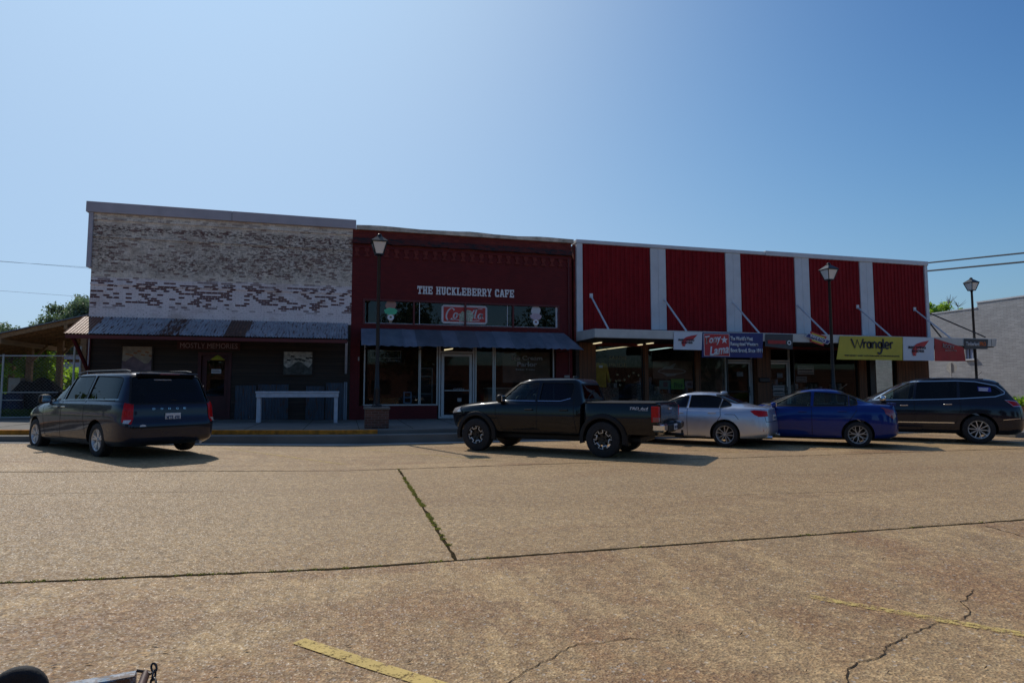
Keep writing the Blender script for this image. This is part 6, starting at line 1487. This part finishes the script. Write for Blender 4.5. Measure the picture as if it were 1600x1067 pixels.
for sg in (1, -1):
    boxpart(T, 'bed_rail', 'plastic', (-1.18, .445, sg * .86 - .035, sg * .86 + .035, 1.182, 1.205), .008)
    for ax_, S_ in ((0, Bd), (3.236, S)):
        mb = MB(); vs = []; n = 22; oy = .05
        for k in range(n + 1):
            a = R(-12 + 204 * k / n); c_, s_ = math.cos(a), math.sin(a)
            for rr, yo in ((.452, -.05), (.452, oy), (.475, oy + .006), (.545, oy - .015), (.56, -.02)):
                x = ax_ + rr * c_; z = .405 + rr * s_; xq = min(x, 4.0) if ax_ else min(.42, max(-1.1, x))
                y = abs(S_.side(xq, max(.56, min(z, 1.12))).y); vs.append((x, sg * (max(y, .88) + yo), z))
        mb.add(vs, [(k * 5 + j, k * 5 + (j + 1) % 5, k * 5 + 5 + (j + 1) % 5, k * 5 + 5 + j) for k in range(n) for j in range(5)] + [(0, 1, 2, 3, 4), tuple(n * 5 + j for j in (4, 3, 2, 1, 0))])
        mb.build('fender_flare', 'plastic', T, world=False, auto=35)
    mb = MB(); mb.box(-1.245, -1.17, min(sg * .80, sg * .935), max(sg * .80, sg * .935), .80, 1.13); mb.box(-1.2, -1.09, min(sg * .88, sg * .937), max(sg * .88, sg * .937), .80, 1.13); tl = mb.build('tail_light', 'redlamp', T, bevel=.008, world=False)
    mb = MB(); mb.box(-1.25, -1.12, min(sg * .81, sg * .94), max(sg * .81, sg * .94), .80, .90); mb.build('reverse_light', 'smokelamp', tl, bevel=.006, world=False)
    letters(T, 'TRD 4x4', 0, -1.02, -.62, 1.055, 1.11, 'letterw', 'decal', lambda a, b, sg=sg: Bd.side(a, b, sg) + Vector((0, 0, 0)), 'side', shear=.3) if sg > 0 else None
    letters(T, 'OFF ROAD', 0, -1.02, -.80, 1.035, 1.05, 'letterw', 'decal', lambda a, b, sg=sg: Bd.side(a, b, sg), 'side') if sg > 0 else None
    mb = MB(); mb.tube([(-.92, sg * .2, .6), (.9, sg * .45, .55), (3.6, sg * .42, .52)], .05, 6); mb.build('frame_rail', 'plastic', T, world=False)
    boxpart(T, 'mud_flap', 'plastic', (-.53, -.51, sg * .68 - .12, sg * .68 + .12, .26, .62), .004)
    boxpart(T, 'bumper_corner', 'chrome', (-1.36, -1.10, min(sg * .60, sg * .93), max(sg * .60, sg * .93), .60, .76), .03)
boxpart(T, 'rear_bumper', 'plastic', (-1.37, -1.22, -.60, .60, .58, .74), .02)
boxpart(T, 'tailgate', 'truckpaint', (-1.26, -1.215, -.79, .79, .78, 1.165), .012)
boxpart(T, 'tailgate_handle', 'chrome', (-1.275, -1.255, -.12, .12, 1.04, 1.10), .008)
plate(T, -1.372, .67, 'PKN 540', .28, .13)
mb = MB(); mb.tube([(-1.1, 0, .50), (-1.55, 0, .50)], .035, 8); mb.tube([(-1.52, 0, .5), (-1.52, 0, .60)], .025, 8); mb.build('tow_hitch', 'darkmetal', T, world=False)
blob(T, 'roof_aerial', 'truckpaint', (1.0, 0, 1.765), (.08, .015, .04)); boxpart(T, 'stop_lamp', 'redlamp', (.76, .80, -.14, .14, 1.68, 1.71), .006)
mb = MB(); mb.tube([(-.2, -.62, .42), (-.9, -.72, .42), (-1.15, -.85, .42)], .035, 8); mb.build('exhaust_pipe', 'rimdark', T, world=False)
# ------------------------------------------------------------------ street lamps
def lamp(x, y, zb, H, base, label):
    T = thing('street_lamp', (x, y, zb), label, 'street lamp', 'black lantern street lamps')
    z0 = zb
    if base:
        mb = MB(); mb.box(x - .34, x + .34, y - .34, y + .34, zb, zb + .55); o = mb.build('brick_base', 'brickbase', T, bevel=.006); z0 = zb + .55
        mb = MB(); mb.box(x - .37, x + .37, y - .37, y + .37, zb + .551, zb + .62); mb.build('base_cap', 'kerb', T, bevel=.01); z0 = zb + .62
    mb = MB(); mb.lathe([(.0, 0), (.15, 0), (.15, .04), (.10, .08), (.085, .5), (.095, .55), (.075, .6), (.058, 1.2), (.048, H - .75 - (z0 - zb)), (.062, H - .73 - (z0 - zb)), (.05, H - .68 - (z0 - zb)), (0, H - .68 - (z0 - zb))], (x, y, z0), 16); mb.build('pole', 'darkmetal', T, auto=40)
    zl = zb + H - .66; L = T
    a, b, h = .115, .215, .34
    mb = MB(); mb.box(x - .12, x + .12, y - .12, y + .12, zl - .03, zl - .001)
    for sx in (1, -1):
        for sy in (1, -1): mb.bar((x + sx * a, y + sy * a, zl), (x + sx * b, y + sy * b, zl + h), .028, .028)
    for s_ in (1, -1):
        mb.box(x - b - .02, x + b + .02, y + s_ * b - .014, y + s_ * b + .014, zl + h, zl + h + .03); mb.box(x + s_ * b - .014, x + s_ * b + .014, y - b, y + b, zl + h + .001, zl + h + .029)
    cage = mb.build('lantern_frame', 'darkmetal', T)
    mb = MB(); a2, b2 = a - .006, b - .008
    mb.add([(x + sx * a2, y + sy * a2, zl) for sx, sy in ((-1, -1), (1, -1), (1, 1), (-1, 1))] + [(x + sx * b2, y + sy * b2, zl + h) for sx, sy in ((-1, -1), (1, -1), (1, 1), (-1, 1))], [(0, 1, 5, 4), (1, 2, 6, 5), (2, 3, 7, 6), (3, 0, 4, 7)])
    mb.build('lantern_glass', 'lampglass', T)
    mb = MB(); c = b + .035; mb.add([(x - c, y - c, zl + h + .03), (x + c, y - c, zl + h + .03), (x + c, y + c, zl + h + .03), (x - c, y + c, zl + h + .03), (x - .07, y - .07, zl + h + .19), (x + .07, y - .07, zl + h + .19), (x + .07, y + .07, zl + h + .19), (x - .07, y + .07, zl + h + .19)],
                    [(0, 3, 2, 1), (4, 5, 6, 7), (0, 1, 5, 4), (1, 2, 6, 5), (2, 3, 7, 6), (3, 0, 4, 7)]); mb.build('lantern_roof', 'darkmetal', T)
    mb = MB(); mb.lathe([(0, 0), (.065, 0), (.075, .05), (.03, .09), (0, .10)], (x, y, zl + h + .19), 12); mb.build('finial', 'darkmetal', T, smooth=True)
p = P(588, 668, z=.36); lamp(p.x, p.y, sz(p.x), 5.86, True, 'tall black lantern lamp on a brick base in front of the cafe')
p = P(1302, 600, y=-5.1); lamp(p.x, p.y, .35, 5.85, True, 'black lantern lamp rising behind the blue sedan before the red store')
p = P(1526.5, 600, y=-.9); lamp(p.x, p.y, .35, 6.6, False, 'black lantern lamp beyond the canopy end beside the grey wall')

# ------------------------------------------------------------------ grey painted building across the side street
B4 = thing('side_building', (45, 5, 0), 'grey painted brick building across the side street with white coping', 'building')
mb = wall_x(-9, 16, -.2, 6.62, 38.8, 39.1, [(6.45, 7.15, 3.42, 4.1), (6.35, 7.25, .0, 1.95)]); mb.build('street_wall', 'greybrick', B4)
mb = MB(); mb.box(38.8, 39.1, -9, 6.2, 6.62, 6.95); mb.build('raised_parapet', 'greybrick', B4)
mb = MB(); mb.box(38.76, 39.2, -9, 6.22, 6.951, 7.04); mb.build('coping', 'whitemetal', B4); mb = MB(); mb.box(38.76, 39.2, 6.221, 16, 6.621, 6.69); mb.build('coping', 'whitemetal', B4)
mb = MB(); mb.box(39.1, 52, 15.7, 16, -.2, 6.4); mb.box(39.1, 52, -9, -8.7, -.2, 6.4); mb.build('end_wall', 'greybrick', B4)
mb = MB(); mb.box(39.1, 52, -8.7, 15.7, 6.0, 6.2); mb.build('roof', 'dark', B4)
mb = MB(); mb.box(38.9, 38.95, 6.45, 7.15, 3.42, 4.1)
wf = mb.build('window', 'bluewall', B4)
mb = MB(); mb.box(38.85, 38.899, 6.65, 6.68, 3.45, 4.1); mb.box(38.85, 38.899, 6.92, 6.95, 3.45, 4.1); mb.build('window_bar', 'darkmetal', wf)
mb = MB(); mb.box(38.68, 38.9, 6.4, 7.2, 3.33, 3.419); mb.build('sill', 'whitemetal', wf)
mb = MB(); mb.box(38.95, 39.0, 6.35, 7.25, 0, 1.95); dr = mb.build('door', 'dark', B4)
mb = MB(); mb.box(38.74, 38.95, 6.25, 6.42, 0, 2.05); mb.box(38.74, 38.95, 7.18, 7.35, 0, 2.05); mb.box(38.74, 38.95, 6.421, 7.179, 1.93, 2.05); mb.build('door_frame', 'inbrown', dr)
mb = MB(); mb.box(36.4, 38.79, -9, 16, -.1, .15); struct('sidewalk', mb, 'walk')
# stop sign from behind
p = P(1487, 577, x=35.6); s = thing('road_sign', (p.x, p.y, 0), 'octagonal road sign seen from behind on a thin grey post', 'road sign')
mb = MB(); r_ = .36; mb.add([(p.x + q * .01, p.y + r_ * math.cos(R(22.5 + 45 * k)), p.z + .12 + r_ * math.sin(R(22.5 + 45 * k))) for q in (0, 1) for k in range(8)], [tuple(range(8)), tuple(range(15, 7, -1))] + [(k, k + 8, (k + 1) % 8 + 8, (k + 1) % 8) for k in range(8)]); mb.build('plate', 'galvpipe', s)
mb = MB(); mb.tube([(p.x - .03, p.y, 0), (p.x - .03, p.y, p.z + .4)], .03, 8); mb.build('post', 'galvpipe', s)

# ------------------------------------------------------------------ foliage
def leafcloud(centres, n, size, rnd, flat=.9):
    rs = np.random.RandomState(rnd); c = np.array([q[:3] for q in centres]); rr = np.array([q[3] for q in centres])
    wgt = rr ** 2; idx = rs.choice(len(c), n, p=wgt / wgt.sum()); d = rs.normal(size=(n, 3)); d /= np.linalg.norm(d, axis=1)[:, None]
    rad = rr[idx] * (rs.uniform(0, 1, n) ** .45) * (1 + .18 * rs.normal(size=n)); pos = c[idx] + d * rad[:, None] * np.array([1, 1, flat])
    a = rs.normal(size=(n, 3)); a /= np.linalg.norm(a, axis=1)[:, None]; b = np.cross(a, rs.normal(size=(n, 3))); b /= np.linalg.norm(b, axis=1)[:, None]
    s_ = size * rs.uniform(.5, 1.3, n)[:, None]; a = a * s_; b = b * s_ * .55
    v = np.stack([pos - a, pos - b * .9 + a * .1, pos + a, pos + b], 1).reshape(-1, 3); return v, [(4 * i, 4 * i + 1, 4 * i + 2, 4 * i + 3) for i in range(n)]
def tree(x, y, z0, H, cr, label, n=9000, leaf='leaf', size=.16, seed=1, trunk_h=.35, cl=26, rc=.34, group=None, bare=False):
    rn = random.Random(seed); T = thing('tree', (x, y, z0), label, 'tree', group)
    ch = H * (1 - trunk_h); cen = []
    for k in range(cl):
        for _ in range(20):
            u, v, w_ = rn.uniform(-1, 1), rn.uniform(-1, 1), rn.uniform(-1, 1)
            if .15 < u * u + v * v + w_ * w_ < 1: break
        cen.append((x + u * cr * .82, y + v * cr * .82, z0 + H * trunk_h + ch * .5 + w_ * ch * .42, cr * rn.uniform(rc * .55, rc * 1.15)))
    mb = MB(); tr = H * .022 + .05; top = (x, y, z0 + H * (trunk_h + .45 * (1 - trunk_h)))
    mb.tube([(x, y, z0 - .2), (x + .1, y, z0 + H * trunk_h * .5), (x, y + .1, z0 + H * trunk_h), top], [tr * 1.4, tr, tr * .85, tr * .3], 9)
    for q in cen[:16]:
        h0 = rn.uniform(trunk_h * .8, trunk_h + .3 * (1 - trunk_h)); a = Vector((x, y, z0 + H * h0)); b = Vector(q[:3]); m_ = a.lerp(b, .5) + Vector((0, 0, -.04 * H * rn.random()))
        mb.tube([a, m_, b], [tr * .45, tr * .28, tr * .08], 6)
    if bare:
        for k in range(150):
            a = Vector(cen[k % cl][:3]); d = Vector((rn.uniform(-1, 1), rn.uniform(-1, 1), rn.uniform(.3, 1.5))).normalized() * cr * rn.uniform(.3, .8); mb.tube([a, a + d * .6, a + d + Vector((rn.uniform(-.1, .1), 0, .05))], [.022, .014, .006], 4)
    mb.build('trunk', 'bark', T, smooth=True)
    if not bare:
        v, f = leafcloud(cen, n, size, seed); mb = MB(); mb.v = [tuple(q) for q in v]; mb.f = f; mb.m = [0] * len(f); mb.build('crown', leaf, T)
    return T
p = P(116, 500, y=34); tree(p.x, p.y, 0, P(116, 458, y=34).z, 3.1, 'large dark green tree rising behind the peeling brick shop', 34000, 'leaf3', .12, 3, .35, 46, .32)
p = P(22, 540, y=44); tree(p.x, p.y, 0, P(22, 505, y=44).z, 3.0, 'lower rounded tree at the far left above the shed roof', 30000, 'leaf3', .13, 5, .2, 44, .34)
p = P(1437, 470, y=14); tree(p.x, p.y, 0, P(1440, 432, y=14).z, 1.55, 'leafy tree peeping past the right corner of the store', 6000, 'leaf2', .13, 9, .3, 20, .36)
p = P(1486, 470, y=22); tree(p.x, p.y, 0, P(1486, 462, y=22).z, 1.3, 'bare twiggy treetop above the grey wall', 100, 'leaf', .1, 11, .5, 14, .3, None, True)
p = P(1478, 480, y=19); tree(p.x, p.y, 0, P(1478, 470, y=19).z, 1.5, 'small bright green treetop above the grey wall', 7000, 'leaf2', .11, 12, .55, 20, .34)
p = P(1505, 482, y=18); tree(p.x, p.y, 0, P(1505, 471, y=18).z, .9, 'narrow green treetop beside the third street lamp', 2200, 'leaf2', .13, 15, .5, 9, .38)
for k, (x, y, h, r_, lb) in enumerate([(-30, -58, 13, 7.5, 'broad tree across the street, leftmost of those mirrored in the cafe glass'), (-12, -62, 15, 8, 'tallest tree across the street mirrored in the cafe transom'), (9, -60, 13, 6, 'tree across the street mirrored around the soda sign'), (30, -60, 14, 8, 'tree across the street mirrored in the right cafe pane'), (52, -56, 13, 7.5, 'tree across the street mirrored in the store windows')]):
    tree(x, y, 0, h, r_, lb, 6500, 'leaf', .34, 40 + k, .22, 26, .42, 'trees across the street seen in the window reflections')
for k, (x, y, h, lb) in enumerate([(-44, 8, 9.5, 'tree added unseen down the street to darken the minivan side glass'), (-56, 20, 14, 'taller tree added unseen down the street to darken the minivan side glass')]):
    tree(x, y, 0, h, 5.5, lb, 5000, 'leaf', .3, 60 + k, .22, 22, .42, 'unseen trees added down the street for reflections')  # added trees stand in for the dark outlines mirrored in the van glass
s = thing('unseen_shop_row', (20, -80, 0), 'long brick shop row added unseen across the street to darken the shop glass', 'building')  # added out of view so the store glass mirrors something dark
wall_y(-90, 170, 0, 5.5, -80, -79.6, [(x, x + 3.2, .6, 2.9) for x in range(-86, 166, 6)]).build('wall', 'brickbase', s)
mb = MB(); mb.box(-90, 170, -92, -80.01, 0, 5.4); mb.build('rear_block', 'dark', s)
# left yard: hedge, shrubs
def bush(x0, x1, y0, y1, z0, z1, n, mat, label, size, seed, name='hedge'):
    rn = random.Random(seed); cen = [(rn.uniform(x0, x1), rn.uniform(y0, y1), z0 + (z1 - z0) * rn.uniform(.15, .85), (z1 - z0) * rn.uniform(.22, .38)) for _ in range(max(8, int((x1 - x0) * 5)))]
    v, f = leafcloud(cen, n, size, seed); T = thing(name, ((x0 + x1) / 2, (y0 + y1) / 2, z0), label, name.replace('_', ' ')); mb = MB(); mb.v = [tuple(q) for q in v]; mb.f = f; mb.m = [0] * len(f); mb.build('foliage', mat, T)
    mb = MB()
    for q in cen[:10]: mb.tube([(q[0], q[1], z0 - .1), q[:3]], [.03, .01], 5)
    mb.build('stem', 'bark', T)
a = P(-8, 560, y=9); b = P(72, 560, y=9); bush(a.x, b.x, 8.5, 9.6, .5, 3.1, 9000, 'leaf2', 'bright yellow green hedge behind the wire fence', .085, 21)
a = P(72, 570, y=8); b = P(122, 570, y=8); bush(a.x, b.x, 7.6, 8.6, .5, 2.35, 5000, 'leaf2', 'lower hedge between the shed posts', .08, 22)
a = P(44, 590, y=5); b = P(66, 590, y=5); bush(a.x, b.x, 4.6, 5.6, .5, 3.2, 2600, 'leaf2', 'tall leafy shrub with upright shoots by the first shed post', .10, 23, 'shrub')
a = P(62, 600, y=5.6); b = P(100, 600, y=5.6); bush(a.x, b.x, 5.4, 6.2, .5, 1.95, 2600, 'leaf', 'dark low shrub behind the minivan', .09, 24, 'shrub')
# far pale building
a = P(22, 560, y=26); b = P(136, 560, y=26); s = thing('shed_building', ((a.x + b.x) / 2, 27, 0), 'blue grey metal building far behind the yard', 'building')
wall_y(a.x - 3, -9, 0, 3.9, 26, 32, []).build('wall', 'bluewall', s)
mb = MB(); mb.box(a.x - 3.2, -8.9, 25.8, 32.2, 3.901, 4.0); mb.build('roof', 'dark', s)

# ------------------------------------------------------------------ timber lean-to left of shop 1
s = thing('lean_to', (-11.5, 3, .5), 'open timber lean-to with sloping roof on the left of the brick shop', 'lean-to')
e = P(0, 524, y=.5); sl_ = (4.02 - e.z) / (-8.6 - e.x); zr = lambda x: 4.02 + sl_ * (x + 8.6)
xL = -19
mb = MB(); mb.hexa([(xL, .3, zr(xL) + .03), (-8.52, .3, zr(-8.52) + .03), (-8.52, 5.6, zr(-8.52) + .03), (xL, 5.6, zr(xL) + .03)], [(xL, .3, zr(xL) + .06), (-8.52, .3, zr(-8.52) + .06), (-8.52, 5.6, zr(-8.52) + .06), (xL, 5.6, zr(xL) + .06)]); mb.build('roof', 'tin', s)
for k in range(8):
    mb = MB(); y = .42 + k * .72; mb.hexa([(xL, y - .025, zr(xL) - .13), (-8.53, y - .025, zr(-8.53) - .13), (-8.53, y + .025, zr(-8.53) - .13), (xL, y + .025, zr(xL) - .13)], [(xL, y - .025, zr(xL) + .028), (-8.53, y - .025, zr(-8.53) + .028), (-8.53, y + .025, zr(-8.53) + .028), (xL, y + .025, zr(xL) + .028)]); mb.build('rafter', 'shedwood', s)
for x in (-9.3, -11.2, -13.1):
    mb = MB(); mb.box(x - .05, x + .05, .35, 5.5, zr(x) - .30, zr(x) - .131); mb.build('beam', 'shedwood', s)
for px, y in ((47, 3.4), (94, 3.4), (131, .55), (20, 5.4), (70, 5.4)):
    q = P(px, 560, y=y); mb = MB(); mb.box(q.x - .09, q.x + .09, y - .09, y + .09, .3, zr(q.x) - .13); mb.build('post', 'shedwood', s)
    mb = MB(); mb.bar((q.x, y, zr(q.x) - .75), (q.x + .55, y, zr(q.x + .55) - .2), .06, .08); mb.build('knee_brace', 'shedwood', s)
mb = MB(); mb.box(-16, -8.6, 5.45, 5.55, 2.6, 2.72); mb.build('back_rail', 'shedwood', s)
# chain link fence
s = thing('wire_fence', (-11, -.3, .5), 'grey chain link fence with pipe rails across the yard', 'fence')
fy = -.15; q0 = P(3, 600, y=fy).x; q1 = P(104, 600, y=fy).x; zt = P(20, 556, y=fy).z; zb_ = P(20, 652, y=fy).z; zm = P(20, 613, y=fy).z
def pipe(a, b, r, nm, m_='galvpipe'):
    mb = MB(); mb.tube([a, b], r, 8); mb.build(nm, m_, s, smooth=True)
pipe((q0, fy, .3), (q0, fy, zt + .05), .032, 'post'); pipe((q0, fy, zt), (q1, fy, zt + .02), .022, 'rail'); pipe((q0, fy, zb_), (q1 + .6, fy, zb_), .022, 'rail'); pipe((q0, fy, zm), (q0 + 1.6, fy, zm), .016, 'rail'); pipe((q0 - 5, fy, zt), (q0, fy, zt), .02, 'rail'); pipe((q0, fy, P(20, 625, y=fy).z), (q0 + .6, fy, P(20, 625, y=fy).z), .014, 'rail')
for px in (114, 124):
    x = P(px, 600, y=fy).x; pipe((x, fy, .3), (x, fy, P(px, 541, y=fy).z), .035, 'post')
mb = MB(); mb.add([(q0 - 5, fy + .02, .45), (q1 + .5, fy + .02, .45), (q1 + .5, fy + .02, zt), (q0 - 5, fy + .02, zt)], [(0, 1, 2, 3)]); mb.build('wire_mesh', 'chain', s)
# yard clutter
s = thing('metal_cabinet', (-12, 3, .5), 'grey boxy metal cabinet on legs in the yard', 'cabinet')
a = P(13, 590, y=3); b = P(30, 617, y=3); mb = MB(); mb.box(a.x, b.x, 3, 3.6, b.z, a.z); mb.build('case', 'galvpipe', s, bevel=.02)
for x in (a.x + .05, b.x - .05): mb = MB(); mb.box(x - .03, x + .03, 3.1, 3.16, .4, b.z); mb.build('leg', 'darkmetal', s)
mb = MB(); mb.box(a.x + .12, b.x - .12, 2.97, 2.999, b.z + .1, b.z + .38); mb.build('door', 'coping', s)
bm = bmesh.new(); bmesh.ops.create_uvsphere(bm, u_segments=28, v_segments=16, radius=1); rn = random.Random(4)
q = P(58, 606, y=3.2)
for v in bm.verts: v.co = Vector((q.x + v.co.x * 1.0 * (1 + .1 * math.sin(v.co.z * 9 + v.co.y * 4)), q.y + v.co.y * .6, max(.45, 1.0 + v.co.z * .85 * (1 + .12 * math.sin(v.co.x * 7 + v.co.y * 5)))))
me = bpy.data.meshes.new('tarp'); bm.to_mesh(me); bm.free(); me.materials.append(M['black']); shade(me, 80); o = bpy.data.objects.new('covered_heap', me); COL.objects.link(o); tag(o, 'heap under a black tarpaulin behind the fence', 'covered heap')
for k, (px, lb) in enumerate(((7, 'blue drum left of the yard cabinet'), (22, 'blue drum under the yard cabinet'))):
    q = P(px, 630, y=2.4); T = thing('drum', (q.x, 2.4, .5), lb, 'drum', 'blue drums in the yard'); mb = MB(); mb.lathe([(0, 0), (.26, 0), (.28, .03), (.28, .28), (.29, .30), (.28, .32), (.28, .6), (.29, .62), (.28, .64), (.28, .86), (.26, .88), (0, .88)], (q.x, 2.4, .45), 20); mb.build('barrel', 'drumblue', T, auto=40)

# ------------------------------------------------------------------ cables
def cable(p0, p1, sag, r, label, n=24):
    mb = MB(); pts = [Vector(p0).lerp(Vector(p1), i / n) - Vector((0, 0, sag * 4 * (i / n) * (1 - i / n))) for i in range(n + 1)]; mb.tube(pts, r, 6); o = mb.build('overhead_cable', 'cable', smooth=True); tag(o, label, 'cable', 'overhead cables')
def two(a, ya, b, yb): return P(*a, y=ya), P(*b, y=yb)
a, b = two((1380, 418), 10, (1720, 383), -2); cable(a, b, .0, .045, 'upper thick cable leaving the top right corner of the store')
a, b = two((1380, 430), 10, (1720, 398), -2); cable(a, b, .0, .05, 'lower thick cable leaving the top right corner of the store')
for (a, b, lb) in (((-60, 403), (300, 433), 'faint upper wire in the sky left of the brick shop'), ((-60, 405), (300, 428), 'faint wire crossing just under the upper left wire'), ((-60, 450), (300, 476), 'faint lowest wire left of the brick shop')):
    p0, p1 = two(a, 24, b, 30); cable(p0, p1, .0, .008, lb)

# ------------------------------------------------------------------ right corner: planter and bench
q = P(1602, 640, y=-7.6); x0 = q.x
s = thing('planter', (x0, -7.6, .16), 'terracotta planter with bright green grass at the right kerb corner', 'planter')
mb = MB(); mb.lathe([(0, 0), (.30, 0), (.36, .1), (.42, .62), (.46, .66), (.46, .74), (.40, .74), (.38, .68), (0, .68)], (x0, -7.6, .16), 24); mb.build('pot', 'orangey', s, auto=40)
v, f = leafcloud([(x0 + .3 * math.cos(k), -7.6 + .3 * math.sin(k), 1.02, .26) for k in range(7)], 900, .07, 77); mb = MB(); mb.v = [tuple(t) for t in v]; mb.f = f; mb.m = [0] * len(f); mb.build('grass_tuft', 'leaf2', s)
q = P(1597, 600, y=-4.5); s = thing('bench', (q.x + .9, -4.5, .35), 'black metal bench at the right end of the sidewalk', 'bench')
bx0, bx1 = q.x - .35, q.x + 1.3
for z in (1.05, .92, .80): mb = MB(); mb.tube([(bx0, -4.4, z), (bx1, -4.4, z)], .022, 8); mb.build('back_rail', 'darkmetal', s)
mb = MB(); mb.box(bx0, bx1, -4.9, -4.42, .72, .76); mb.build('seat', 'darkmetal', s, bevel=.01)
for x in (bx0 + .05, bx1 - .05):
    for y in (-4.85, -4.42): mb = MB(); mb.box(x - .02, x + .02, y - .02, y + .02, .35, .72 if y < -4.5 else 1.08); mb.build('leg', 'darkmetal', s)

# ------------------------------------------------------------------ trailer tongue in the bottom left corner
a = P(70, 1076, z=.34); b = P(213, 1051, z=.34); d = (b - a).normalized(); side = Vector((-d.y, d.x, 0))
M['bluerust'] = (lambda m: (m.col(m.mix(m.ramp(m.noise(22, 6, .7), [(.45, 0.), (.55, 1.)]), m.mix(m.ramp(m.noise(14, 4), [(.4, 0.), (.6, 1.)]), (.10, .20, .30), (.42, .42, .44)), (.10, .05, .03))), m.set(Roughness=.6), m.m)[2])(N('chipped_blue_steel'))
s = thing('trailer_tongue', (a.x, a.y, 0), 'rusty chipped steel trailer tongue with chain poking into the bottom left corner', 'trailer')
mb = MB(); w2 = .032; a0 = a - d * 1.0
mb.hexa([a0 - side * w2 - Vector((0, 0, .06)), b - side * w2 - Vector((0, 0, .06)), b + side * w2 - Vector((0, 0, .06)), a0 + side * w2 - Vector((0, 0, .06))], [a0 - side * w2, b - side * w2, b + side * w2, a0 + side * w2]); mb.build('beam', 'bluerust', s, bevel=.004)
mb = MB(); e2 = b + Vector((0, 0, -.01)); q = P(228, 1052, z=.33); q2 = P(214, 1090, z=.33); mb.tube([q, q2], .016, 10); mb.build('jack_handle', 'rust', s, smooth=True)
mb = MB(); mb.tube([b + Vector((0, 0, .01)), P(219, 1048, z=.345), P(226, 1049, z=.34), P(236, 1052, z=.335)], .006, 6); mb.build('wire_link', 'darkmetal', s)
pts = [P(240, 1037, z=.36), P(241, 1048, z=.34), P(240, 1060, z=.32), P(239, 1074, z=.30), P(238, 1092, z=.27)]
for i in range(4):
    A, B = pts[i], pts[i + 1]; dd = (B - A); c = A.lerp(B, .5); u = dd.normalized() * dd.length * .62; v = (RT if i % 2 == 0 else FW) * .011
    mb = MB(); mb.tube([c + u * math.cos(t) + v * math.sin(t) for t in [2 * math.pi * k / 14 for k in range(15)]], .0045, 6, False); mb.build('chain_link', 'darkmetal', s, smooth=True)
q = P(26, 1085, z=.12); wl = MB(); prof = [(.05, -.03), (.10, -.035), (.118, -.02), (.12, 0), (.118, .02), (.10, .035), (.05, .03), (.05, -.03)]
wl.lathe([(r_ * 1.0, h) for r_, h in prof], (0, 0, 0), 28, 'y'); o = wl.build('jack_wheel', 'tyre', s, world=False, smooth=True); o.location = (q.x - a.x, q.y - a.y, .121); o.rotation_euler = (0, 0, R(12))
